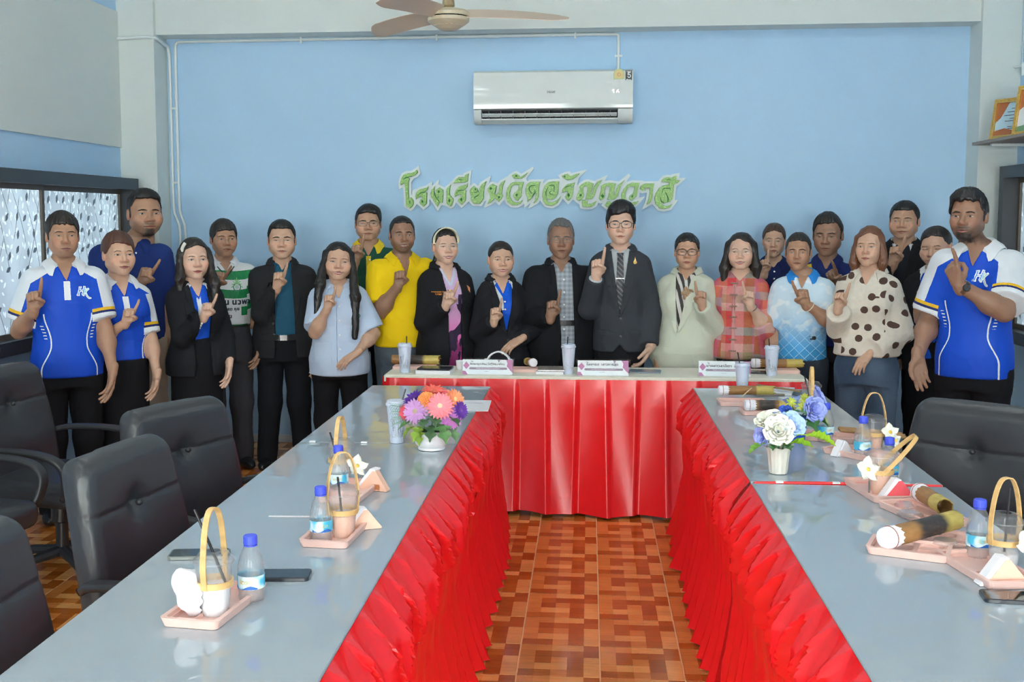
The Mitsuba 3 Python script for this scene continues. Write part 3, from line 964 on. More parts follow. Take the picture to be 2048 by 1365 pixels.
# the green lettering on the wall
SIGN = [[[-1190,1940,-1185,1922,-1201,1903,-1229,1894,-1252,1888,-1241,1875,-1247,1865,-1249,1855,-1251,1787,-1247,1743,-1232,1749,-1217,1728,-1215,1706,-1228,1684,-1241,1674,-1269,1693,-1269,1740,-1273,1808,-1278,1850,-1305,1833,-1307,1852,-1300,1879,-1286,1904,-1267,1914,-1233,1917,-1209,1925],[[-1240,1726,-1245,1715,-1240,1705,-1236,1716]],[[[-1283,1873,-1267,1885,-1241,1892],4.4]]],[[-1110,1824,-1115,1805,-1136,1786,-1121,1782,-1122,1760,-1124,1706,-1147,1684,-1174,1711,-1166,1733,-1154,1743,-1158,1755,-1179,1750,-1198,1736,-1202,1757,-1196,1780,-1175,1802,-1151,1810,-1127,1814],[[-1152,1732,-1159,1721,-1152,1710,-1146,1721]],[[[-1186,1760,-1169,1776,-1148,1783,-1134,1785],3.4]]],[[-1065,1825,-1072,1797,-1064,1759,-1059,1800,-1034,1818,-1008,1800,-1008,1759,-1012,1712,-1031,1715,-1049,1685,-1070,1719,-1093,1756,-1097,1776,-1088,1803],[[-1038,1799,-1045,1788,-1039,1777,-1032,1788],[-1041,1757,-1046,1748,-1039,1742]],[[[-1066,1817,-1071,1786,-1059,1753,-1033,1718],3.4]]],[[-953,1836,-960,1813,-963,1786,-960,1762,-936,1739,-938,1719,-947,1695,-960,1688,-984,1704,-985,1759,-986,1793,-977,1816],[[-964,1740,-970,1725,-963,1713,-958,1727]],[]],[[-837,1846,-837,1826,-851,1806,-871,1797,-845,1797,-849,1775,-850,1727,-880,1698,-906,1725,-892,1749,-879,1760,-885,1768,-906,1765,-927,1752,-929,1772,-917,1799,-895,1823,-871,1831,-847,1834],[[-881,1746,-888,1734,-880,1721,-874,1735]],[[[-914,1775,-899,1793,-873,1799],3.4]]],[[-830,1912,-835,1886,-835,1863,-851,1851,-885,1850,-936,1846,-920,1870,-898,1887,-857,1888,-852,1903],[],[[[-899,1873,-885,1871,-870,1866],3.7]]],[[-706,1859,-720,1822,-725,1772,-725,1741,-751,1704,-797,1706,-817,1733,-812,1750,-820,1772,-822,1796,-810,1812,-793,1826,-766,1805,-763,1785,-756,1792,-752,1815,-739,1839],[[-784,1810,-788,1804,-781,1795,-777,1802]],[[[-789,1742,-786,1750,-769,1758,-758,1770],3.7],[[-791,1785,-781,1779,-770,1787,-766,1796],3.0]]],[[-698,1703,-691,1721,-681,1745,-684,1771,-698,1792,-698,1808,-681,1832,-664,1840,-634,1825,-647,1771,-639,1767,-622,1785,-617,1825,-605,1848,-575,1865,-586,1845,-594,1815,-600,1774,-590,1758,-607,1733,-620,1716,-639,1733,-648,1741,-663,1724,-683,1709],[[-674,1818,-684,1808,-676,1800,-667,1808],[-617,1757,-626,1748,-619,1738,-611,1749]],[[[-636,1821,-641,1798,-648,1771],4.1]]],[[-448,1852,-453,1831,-463,1797,-463,1757,-477,1740,-489,1722,-504,1730,-522,1757,-517,1774,-494,1791,-483,1804,-483,1833,-521,1833,-534,1814,-544,1784,-543,1751,-527,1724,-504,1711,-480,1714,-455,1730,-467,1707,-490,1693,-531,1694,-558,1714,-570,1744,-570,1778,-559,1814,-537,1843,-510,1854],[[-497,1771,-504,1761,-497,1753,-490,1764]],[]],[[-500,1911,-480,1896,-473,1884,-450,1898,-421,1916,-440,1891,-463,1876,-494,1874,-517,1878,-531,1896,-517,1906],[[-499,1900,-507,1894,-498,1888,-492,1893]],[]],[[-332,1854,-342,1830,-345,1783,-345,1753,-359,1720,-381,1707,-369,1730,-364,1763,-364,1783,-374,1770,-392,1743,-423,1715,-419,1737,-433,1767,-437,1801,-426,1834,-403,1852,-369,1854],[],[[[-369,1827,-396,1826,-411,1810,-406,1790,-392,1773],4.1],[[-369,1799,-374,1777,-389,1752],2.7]]],[[-205,1856,-209,1823,-213,1769,-229,1744,-254,1730,-281,1735,-294,1743,-281,1716,-254,1712,-221,1725,-191,1756,-201,1733,-221,1703,-254,1688,-295,1696,-315,1723,-320,1757,-317,1790,-302,1827,-278,1850,-245,1855],[],[[[-278,1827,-241,1826,-240,1785],3.4],[[-292,1756,-295,1783,-282,1813],3.4],[[-244,1762,-265,1770,-270,1783,-257,1787],3.0]]],[[-96,1849,-104,1822,-124,1815,-104,1812,-110,1782,-114,1752,-142,1721,-166,1749,-151,1773,-144,1788,-164,1784,-189,1778,-178,1806,-158,1829,-144,1838,-117,1841],[[-140,1774,-148,1761,-140,1748,-131,1761]],[[[-166,1809,-147,1822,-123,1824],3.4]]],[[-141,1906,-131,1889,-98,1901,-63,1909,-84,1889,-111,1869,-144,1863,-171,1873,-188,1891,-165,1903],[[-168,1893,-174,1887,-166,1881,-160,1887]],[]],[[-66,1817,-54,1832,-27,1849,-9,1852,31,1840,25,1812,8,1769,22,1769,28,1795,38,1825,61,1852,89,1864,71,1835,52,1808,42,1775,37,1755,15,1732,-25,1732,-20,1755,-8,1812,-15,1819,-32,1822,-39,1809,-38,1782,-35,1752,-50,1729,-70,1721,-89,1736,-77,1769,-61,1802],[[-58,1770,-66,1759,-57,1751,-50,1760]],[]],[[-46,1729,-8,1724,-11,1702,16,1701,52,1722,39,1695,12,1680,-28,1680,-45,1685,-49,1709],[],[]],[[81,1825,108,1838,141,1845,183,1838,175,1811,168,1765,177,1761,185,1794,198,1828,241,1862,218,1827,205,1788,198,1754,172,1730,122,1730,132,1755,143,1811,118,1824,111,1811,105,1781,110,1755,102,1738,79,1723,67,1738,75,1768,82,1798],[[92,1766,81,1755,94,1740,103,1755]],[]],[[130,1720,152,1715,154,1695,176,1688,202,1701,186,1675,159,1668,132,1673,107,1693],[],[]],[[345,1842,334,1807,324,1754,311,1741,288,1719,272,1738,278,1754,301,1771,311,1814,277,1821,261,1804,248,1774,248,1741,265,1718,295,1708,338,1721,322,1701,289,1684,252,1694,222,1728,218,1761,235,1801,261,1831,291,1844],[[300,1761,286,1747,299,1746]],[]],[[443,1838,435,1800,432,1750,418,1710,393,1696,404,1727,412,1770,413,1808,370,1808,391,1794,364,1789,344,1804,354,1824,380,1838],[],[]],[[594,1889,589,1859,617,1858,596,1838,576,1831,574,1793,568,1736,550,1713,507,1702,490,1720,501,1690,530,1684,566,1697,550,1674,511,1665,478,1670,451,1704,445,1737,453,1770,476,1806,502,1823,542,1831,545,1844,489,1851,508,1874,535,1880,564,1875,571,1885],[],[[[519,1776,536,1740,535,1711],4.7],[[494,1770,506,1803,548,1803,550,1792],3.0],[[485,1740,490,1720,510,1704],3.0],[[525,1861,538,1866,552,1861],3.0]]]]
def glitter(p, n, uv):
    g = noise(p.x * 330, p.z * 330, p.y * 330)
    h = cell_rand(p.x * 420, p.z * 420, p.y * 420)
    return mix((.115, .300, .045), (.270, .470, .110), g) + mi.Color3f(.55, .62, .35) * dr.select(h > .94, 1.0, 0.0)


pbr('green_glitter', proc(glitter), .42, .5)
pbr('green_foam', (.020, .150, .040), .7, .3)
pbr('sign_board', (.66, .72, .72), .6, .35)
tag('wall_sign', 'green glitter Thai lettering on a white cut out board on the wall', 'sign')
outer = []
for i, (o, holes, cuts) in enumerate(SIGN):
    pt = lambda a: [(a[j] / 1000, a[j + 1] / 1000) for j in range(0, len(a), 2)]
    p = pg(*pt(o))
    outer.append(p)
    q = p
    for h in holes:
        q = q.difference(pg(*pt(h)))
    for c, w in cuts:
        q = q.difference(stroke(pt(c), w / 1000, 16, .6))
    k = 'wall_sign__letter' + ('' if i == 0 else '_%03d' % i)
    put(k, xz_extrude(p.simplify(.0006), YB - .044, .016), 'green_foam')
    put(k + '__glitter', xz_extrude(q.buffer(-.0012), YB - .050, .012), 'green_glitter')
board = shapely.union_all([p.buffer(.017, join_style='mitre', mitre_limit=3.0) for p in outer]).buffer(.004).buffer(-.004)
board = shapely.union_all([shapely.Polygon(g.exterior) if shapely.Polygon(g.exterior).area < .9 else g for g in getattr(board, 'geoms', [board])]).simplify(.002)
put('wall_sign__board', xz_extrude(board, YB - .028, .018), 'sign_board')
put('wall_sign__spacer', cat(*[xz_extrude(shapely.Point(x, z).buffer(.03), YB - .011, .0108) for x, z in ((-1.2, 1.78), (-.6, 1.78), (0, 1.78), (.5, 1.76))]), 'sign_board')

# the shelf with certificates on the right
def board_wood(p, n, uv):
    return mix((.20, .165, .135), (.34, .29, .24), fbm(p.y * 5, p.x * 60, p.z * 60, 3))


pbr('shelf_board', proc(board_wood), .5, .35)
put('wall_shelf', bbox(2.44, XR, 4.6, 7.62, 2.062, 2.080), 'shelf_board')
tag('wall_shelf', 'narrow shelf board high on the right wall holding framed certificates', 'shelf')
for i, y in enumerate((5.0, 6.2, 7.45)):
    put('wall_shelf__bracket' + ('' if i == 0 else '_%03d' % i), cat(bbox(2.50, XR, y - .012, y + .012, 2.045, 2.062), bbox(XR - .02, XR, y - .012, y + .012, 1.90, 2.05)), 'conduit')


def gilt(p, n, uv):
    return mix((.36, .20, .035), (.70, .46, .10), noise(p.x * 160, p.y * 160, p.z * 160))


pbr('gilt_frame', proc(gilt), .35, .5)
pbr('paper_sky', (.48, .66, .74), .35, .4)
pbr('paper_white', (.70, .73, .74), .35, .4)
pbr('rust_print', (.42, .14, .05), .4, .35)
pbr('green_print', (.16, .30, .16), .4, .35)
pbr('ink', (.07, .09, .13), .6, .3)


def certificate(y, w, h, paper, corner, label, x=2.50, yaw=-62, lean=9):
    k = num('framed_certificate')
    b, d = .026, .018
    R = rotz(math.radians(yaw)) @ rotx(math.radians(-lean))
    at_ = V(x, y, 2.0815)
    mv = lambda m: moved(m, at_, R)
    fr = shapely.box(-w / 2, 0, w / 2, h).difference(shapely.box(-w / 2 + b, b, w / 2 - b, h - b))
    put(k, mv(xz_extrude(fr, 0, d)), 'gilt_frame')
    put(k + '__inner_rim', mv(xz_extrude(shapely.box(-w / 2 + b - .006, b - .006, w / 2 - b + .006, h - b + .006).difference(shapely.box(-w / 2 + b, b, w / 2 - b, h - b)), -.004, .006)), 'gold')
    put(k + '__sheet', mv(xz_extrude(shapely.box(-w / 2 + b, b, w / 2 - b, h - b), .008, .008)), paper)
    iw, ih = w / 2 - b, h - 2 * b
    cn = [pg((-iw, h - b), (-iw + .6 * iw, h - b), (-iw + .25 * iw, h - b - .09), (-iw, h - b - .12)), pg((-iw, b), (iw * .7, b), (iw * .2, b + .022), (-iw * .5, b + .045), (-iw, b + .03))]
    for j, c in enumerate(cn):
        put(k + '__print' + ('' if j == 0 else '_%03d' % j), mv(xz_extrude(c, .0065, .002)), corner[j])
    ln = shapely.union_all([shapely.box(-a * iw, z, a * iw, z + .004) for a, z in ((.25, .74 * h), (.45, .66 * h), (.62, .58 * h), (.30, .50 * h), (.52, .44 * h), (.36, .30 * h), (.3, .26 * h))])
    put(k + '__lettering', mv(xz_extrude(ln, .0066, .0015)), 'ink')
    put(k + '__backing', mv(xz_extrude(shapely.box(-w / 2 + .01, .01, w / 2 - .01, h - .01), .016, .006)), 'shelf_board')
    tag(k, label, 'framed certificate')


certificate(7.28, .345, .255, 'paper_sky', ('rust_print', 'rust_print'), 'gilt framed certificate with pale blue sheet and rust corners, at the shelf end', x=2.56)
certificate(6.90, .40, .300, 'paper_white', ('rust_print', 'green_print'), 'larger gilt framed certificate with white sheet and green foot, in front of the other', x=2.58)
put('cable_hook', cat(tube([V(2.70, 7.66, 2.555), V(2.72, 7.62, 2.56), V(2.745, 7.62, 2.575)], .007, 8), tube([V(2.735, 7.62, 2.58), V(2.735, 7.615, 2.50)], .010, 8)), 'conduit', 40)
tag('cable_hook', 'small white hook with a cable on the right column', 'hook')
put('cable_hook__cable', tube([V(2.742, 7.66, ZC - .1), V(2.742, 7.66, 3.0), V(2.738, 7.64, 2.56)], .003, 6), 'conduit', 40)

# ---------------------------------------------------------------- heads: one base head, warped for each person
# head frame: origin between the ears, face towards -y, +x = the viewer's right, chin at z -0.113, crown at +0.115
def head_sdf(X):
    x = np.abs(X[:, 0])
    A = np.stack([x, X[:, 1], X[:, 2]], 1)
    d = ell(X, (0, .014, .034), (.0735, .090, .081))
    d = smin(d, ell(X, (0, -.020, -.026), (.0635, .066, .082)), .03)
    d = smin(d, cone(A, (.047, -.002, -.052), (.014, -.066, -.096), .021, .0165), .03)
    d = smin(d, sph(X, (0, -.073, -.097), .0155), .022)
    d = smin(d, ell(A, (.040, -.057, -.022), (.024, .026, .026)), .022)
    d = smin(d, ell(A, (.034, -.060, -.050), (.020, .022, .026)), .02)
    d = smin(d, cone(A, (.0, -.0795, .022), (.040, -.068, .024), .011, .010), .020)
    d = smax(d, -ell(A, (.031, -.103, .001), (.0195, .0195, .0105)), .014)
    d = smin(d, sph(A, (.031, -.0715, .0005), .0125), .004)
    nose = cone(X, (0, -.081, .006), (0, -.102, -.030), .0075, .0108)
    nose = smin(nose, ell(A, (.0125, -.092, -.0345), (.0085, .010, .0078)), .008)
    d = smin(d, nose, .011)
    d = smin(d, ell(X, (0, -.074, -.064), (.027, .020, .022)), .02)
    lip = smin(cone(A, (.021, -.083, -.0668), (.004, -.0945, -.0625), .0036, .0050), cone(A, (.019, -.083, -.0700), (0, -.0915, -.0728), .0034, .0060), .002)
    d = smin(d, lip, .005)
    d = smax(d, -cone(A, (.024, -.088, -.0672), (0, -.100, -.0676), .0012, .0014), .003)
    d = smax(d, -cone(X, (0, -.101, -.048), (0, -.098, -.057), .0022, .0025), .005)
    d = smax(d, -cone(A, (.0185, -.1005, -.036), (.0315, -.0905, -.060), .0012, .0012), .0055)
    ear = ell(A, (.0755, .012, -.006), (.0085, .0165, .030))
    ear = smax(ear, -ell(A, (.0845, .010, -.002), (.0058, .0095, .018)), .005)
    d = smin(d, ear, .007)
    d = smin(d, cone(X, (0, .026, -.050), (0, .040, -.165), .046, .049), .03)
    return d


HEAD = simpler(nets(head_sdf, (-.095, -.125, -.232), (.095, .125, .130), .0028), .00028)
HEAD_V, HEAD_F = HEAD


def face_bits(smile, open_eye=1.0, brow=1.0, fem=False):
    """Polygons (x, z) of one face: eyes, lashes, brows, lips."""
    B = {}
    for s in (-1, 1):
        o = open_eye
        c = lambda x, z: (s * x, z)
        up = spline([c(.0165, -.0016), c(.023, .0030 * o), c(.031, .0052 * o), c(.039, .0040 * o), c(.0455, .0010)], 20)
        lo = spline([c(.0455, .0010), c(.038, -.0030 * o), c(.030, -.0042 * o), c(.023, -.0034 * o), c(.0165, -.0016)], 20)
        alm = pg(*np.vstack([up, lo]))
        B[('sclera', s)] = alm
        B[('iris', s)] = alm.intersection(shapely.Point(s * .031, .0010 * o).buffer(.0057))
        B[('lash', s)] = shapely.union_all([stroke(up, .0026 if fem else .0019, 20, .5), stroke(lo, .0008, 20, .5)])
        B[('crease', s)] = stroke([c(.019, .0040 + .002 * o), c(.030, .0062 + .0035 * o), c(.042, .0048 + .0025 * o)], .0008, 16, .7)
        if fem:
            bp = [c(.0135, .0190), c(.024, .0212), c(.035, .0215), c(.047, .0150)]
            B[('brow', s)] = stroke(bp, .0042 * brow, 20, .6)
        else:
            bp = [c(.0120, .0185), c(.022, .0200), c(.034, .0208), c(.048, .0150)]
            B[('brow', s)] = stroke(bp, .0068 * brow, 20, .55)
    w = .0255 + .0050 * smile
    up_c = .0045 * smile
    tl = spline([(-w, -.0672 + up_c), (-.012, -.0632), (-.0045, -.0596), (0, -.0606), (.0045, -.0596), (.012, -.0632), (w, -.0672 + up_c)], 30)
    ml_up = spline([(w, -.0672 + up_c), (.012, -.0672), (0, -.0676), (-.012, -.0672), (-w, -.0672 + up_c)], 20)
    g = .0052 * max(0.0, smile - .35)
    ml_lo = spline([(-w, -.0672 + up_c), (-.012, -.0680 - g), (0, -.0684 - g * 1.25), (.012, -.0680 - g), (w, -.0672 + up_c)], 20)
    bl = spline([(w, -.0672 + up_c), (.013, -.0748 - g), (0, -.0782 - g), (-.013, -.0748 - g), (-w, -.0672 + up_c)], 30)
    B[('upper_lip', 0)] = pg(*np.vstack([tl, ml_up]))
    B[('lower_lip', 0)] = pg(*np.vstack([ml_lo, bl]))
    if g > 0.0006:
        B[('teeth', 0)] = pg(*np.vstack([ml_up[::-1], ml_lo[::-1]]))
    B[('mouth', 0)] = stroke(ml_up, .0018, 20, .35)
    return B


_dec = {}


def face_decals(smile, open_eye, brow, fem):
    k = (round(smile, 2), round(open_eye, 2), round(brow, 2), fem)
    if k not in _dec:
        lifts = {'sclera': .0003, 'iris': .0007, 'lash': .0013, 'crease': .0004, 'brow': .0012, 'upper_lip': .0006, 'lower_lip': .0006, 'teeth': .0010, 'mouth': .0022}
        _dec[k] = {(n, s): decal(head_sdf, p, lifts[n], .0028, y0=-.16) for (n, s), p in face_bits(*k).items() if not p.is_empty}
    return _dec[k]


def warp(V0, h):
    """The base head's points bent to one person's face: h is a dict of factors."""
    v = np.array(V0, float)
    x, y, z = v.T.copy()
    t = np.clip((-z - .01) / .09, 0, 1) * np.clip((.05 - y) / .05, 0, 1)
    w = h.get('wide', 1.0) * (1 + (h.get('jaw', 1.0) - 1) * t)
    up = np.clip(z / .1, 0, 1)
    w = w * (1 + (h.get('brow_w', 1.0) - 1) * up)
    ch = np.exp(-((z + .035) / .035) ** 2) * np.exp(-((np.abs(x) - .05) / .03) ** 2) * np.clip(-y / .05, 0, 1)
    x = x * w + np.sign(x) * ch * .010 * h.get('cheek', 0.0)
    lower = z < 0
    z = np.where(lower, z * h.get('long', 1.0), z)
    nb = np.exp(-(x / .02) ** 2) * np.exp(-((z + .028) / .02) ** 2) * np.clip((-y - .07) / .03, 0, 1)
    y = y - nb * .010 * h.get('nose', 0.0)
    x = x * (1 + nb * .35 * h.get('nose_w', 0.0))
    neck = np.clip((-z - .10) / .05, 0, 1)
    x = x * (1 + (h.get('neck', 1.0) - 1) * neck)
    y = .038 + (y - .038) * (1 + (h.get('neck', 1.0) - 1) * neck)
    if h.get('smile', 0) > 0:
        sm = h['smile'] * np.exp(-((z + .055) / .022) ** 2) * np.exp(-((np.abs(x) - .036) / .012) ** 2) * np.clip((-y - .03) / .03, 0, 1)
        y = y - .0035 * sm
    return np.stack([x, y, z], 1)


def hair_noise(X, seed, a, vertical=False):
    ph = np.arctan2(X[:, 0], -(X[:, 1] - .02))
    if vertical:
        q = np.stack([X[:, 0] * 130 + 2 * np.sin(X[:, 2] * 25), X[:, 1] * 130, X[:, 2] * 9], 1)
    else:
        rr = np.sqrt(X[:, 0] ** 2 + (X[:, 1] - .02) ** 2)
        q = np.stack([np.cos(ph) * 16, np.sin(ph) * 16 + X[:, 0] * 30, rr * 30 + X[:, 2] * 18], 1)
    return (a * (meshkit.noise(q, seed) - .5) * 2).astype(f32)


def hair_sdf(st):
    """st: style dict -> signed distance in the head frame."""
    kind, seed = st['kind'], st.get('seed', 0)
    top, side = st.get('top', .016), st.get('side', .007)
    hz, part, rough = st.get('hairline', .062), st.get('part', 0.0), st.get('rough', .0035)

    def fn(X):
        x, y, z = X[:, 0], X[:, 1], X[:, 2]
        A = np.stack([np.abs(x), y, z], 1)
        d = ell(X, (0, .016, .036), (.0735 + side, .092 + side, .081 + top))
        d = d - np.maximum(0, st.get('quiff', 0) * np.exp(-((y + .045) / .04) ** 2) * np.clip((z - .06) / .03, 0, 1)).astype(f32) - (st.get('lean', 0) * x * np.clip(z / .1, 0, 1)).astype(f32)
        d = d - hair_noise(X, seed, rough, kind in ('long', 'mid'))
        # the face: everything in front of the ears and under the hairline
        line = hz + st.get('curve', -.25) * np.abs(x - part) - st.get('sides', 2.6) * np.maximum(0, np.abs(x) - .052) - st.get('fringe', 0) * np.exp(-((x - part) / .03) ** 2) + .006 * (meshkit.noise(np.stack([x * 90, x * 0 + seed, x * 0], 1), seed) - .5) * st.get('jag', 1.0)
        d = smax(d, -smax(z - line.astype(f32), y + f32(st.get('temple', .010)), .012), st.get('taper', .018))
        if kind in ('short', 'updo', 'tied'):
            low = st.get('low', -.045)
            d = smax(d, (low - z) + np.maximum(0, (.03 - y)) * f32(st.get('tilt', .75)), .01)
            if st.get('burns'):
                d = smin(d, ell(A, (.0695, -.010, .004), (.0045, .011, .030)), .006)
        if kind == 'updo' or st.get('bun'):
            b = st.get('bun', (0, .125, .03, .034))
            d = smin(d, sph(X, b[:3], b[3]) - hair_noise(X, seed + 3, .003), .012)
        if kind in ('tied',):
            d = smin(d, cone(X, (0, .10, .02), (st.get('tail', .0), .11, -.14), .028, .016) - hair_noise(X, seed + 3, .003, True), .02)
        if kind in ('long', 'mid'):
            L = st.get('len', -.26)
            wv = (.006 * np.sin(z * 38 + seed)).astype(f32) * st.get('wave', 1.0)
            B = np.stack([np.abs(x) + wv, y, z], 1)
            nz = hair_noise(X, seed + 5, rough * 1.1, True)
            back = ell(X, (0, .052, -.045), (.083 + side, .062, .10)) - nz
            if L < -.14:
                back = smin(back, ell(X, (0, .062, L * .5), (.088 + side, .050, -L * .52 + .01)) - nz, .03)
            d = smin(d, back, .025)
            for s in (-1, 1):
                Ls = st.get('len_l', L) if s < 0 else st.get('len_r', L)
                fw = st.get('front_l', 0.0) if s < 0 else st.get('front_r', 0.0)
                S = np.stack([x * s + wv, y, z], 1)
                xo = st.get('spread', .0)
                m = min(-.10, Ls * .45)
                lock = cone(S, (.066 + side, -.006, .05), (.076 + side + xo * .4, .004 - fw * .80, m), .020, .027)
                lock = smin(lock, cone(S, (.076 + side + xo * .4, .004 - fw * .80, m), (.074 + xo, .012 - fw, Ls), .027, .015), .02)
                d = smin(d, lock - nz, .02)
            # keep the face clear
            fx = st.get('face_w', .058)
            d = smax(d, -smax(smax(z - line.astype(f32), np.abs(x) - f32(fx) - (.02 * np.clip(z / .06, 0, 1)).astype(f32), .012), y + f32(.016), .01), .008)
        return d
    return fn


_hair = {}


def hair_mesh(st):
    k = repr(sorted(st.items()))
    if k not in _hair:
        low = min(st.get('len', -.1), st.get('len_l', -.1), st.get('len_r', -.1)) - .03 if st['kind'] in ('long', 'mid') else (-.17 if st['kind'] == 'tied' else -.09)
        fw = max(st.get('front_l', 0), st.get('front_r', 0))
        _hair[k] = simpler(nets(hair_sdf(st), (-.15, -.13 - fw, low), (.15, .18, .16), .0040), .0006)
    return _hair[k]

# ---------------------------------------------------------------- hands
# hand frame: wrist at the origin, fingers along +z, palm towards -y, a right hand's thumb at +x
def hand_sdf(fingers, thumb):
    kn = [(.027, 0, .086), (.009, .001, .090), (-.010, .001, .086), (-.027, .002, .077)]

    def fn(X):
        d = cone(X, (0, .002, -.03), (0, .001, .012), .0245, .0235)
        d = smin(d, ell(X, (0, .001, -.01), (.027, .0195, .03)), .012)
        for k in kn:
            d = smin(d, cone(X, (k[0] * .55, .001, .012), k, .0165, .0112), .010)
        d = smin(d, cone(X, (.014, -.008, .018), thumb[0][:3], .018, .0145), .010)
        for ch in fingers + [thumb]:
            c = None
            for a, b in zip(ch[:-1], ch[1:]):
                s = cone(X, a[:3], b[:3], a[3], b[3])
                c = s if c is None else smin(c, s, .002)
            d = smin(d, c, .0035)
        return d
    return fn


def _f(*pts):
    return [tuple(p) for p in pts]


def _curl(x, z, s):
    return _f((x, 0, z, .0102 * s), (x * .98, -.036 * s, z + .010, .0098 * s), (x * .93, -.046 * s, z - .014, .0088 * s), (x * .9, -.024 * s, z - .026, .0080 * s))


def _easy(x, z, s, bend):
    a = [(x, 0, z)]
    for L, t in ((.038 * s, bend), (.026 * s, bend * 2.1), (.020 * s, bend * 3.0)):
        q = a[-1]
        a.append((q[0] * 1.02, q[1] - L * math.sin(t), q[2] + L * math.cos(t)))
    return [(*q, r * s) for q, r in zip(a, (.0102, .0092, .0082, .0070))]


POINT = hand_sdf([_f((.027, 0, .086, .0104), (.030, -.006, .126, .0094), (.0315, -.007, .150, .0084), (.032, -.004, .170, .0070)),
                  _curl(.009, .090, 1.04), _curl(-.010, .086, 1.0), _curl(-.0265, .077, .88)],
                 [(.032, -.014, .034, .0145), (.040, -.034, .056, .0122), (.024, -.056, .074, .0108), (.008, -.060, .080, .0092)])
EASY = hand_sdf([_easy(.027, .086, 1.0, .22), _easy(.009, .090, 1.06, .27), _easy(-.010, .086, 1.0, .32), _easy(-.027, .077, .82, .36)],
                [(.034, -.012, .036, .0142), (.046, -.020, .066, .0118), (.047, -.028, .090, .0105), (.043, -.035, .110, .0085)])
HANDS = {'point': simpler(nets(POINT, (-.06, -.09, -.075), (.07, .04, .19), .0024), .00025),
         'easy': simpler(nets(EASY, (-.06, -.11, -.075), (.07, .04, .20), .0024), .00025)}


def frame(zdir, palm):
    z = unit(zdir)
    y = -np.asarray(palm, float)
    y = unit(y - (y @ z) * z)
    return np.stack([np.cross(y, z), y, z], 1)


def hand_mesh(pose, wrist, R, size, left):
    v, f = HANDS[pose]
    v = v * size
    if left:
        v = v * [-1, 1, 1]
        f = f[:, ::-1]
    return v @ R.T + wrist, f


# ---------------------------------------------------------------- bodies
def elbow_of(S, W, l1, l2, pole):
    d = W - S
    L = np.linalg.norm(d)
    if L > (l1 + l2) * .995:
        W = S + d / L * (l1 + l2) * .995
        d = W - S
        L = np.linalg.norm(d)
    a = (l1 * l1 - l2 * l2 + L * L) / (2 * L)
    h = math.sqrt(max(l1 * l1 - a * a, 0))
    u = d / L
    p = np.asarray(pole, float)
    p = unit(p - (p @ u) * u)
    return S + u * a + p * h, W


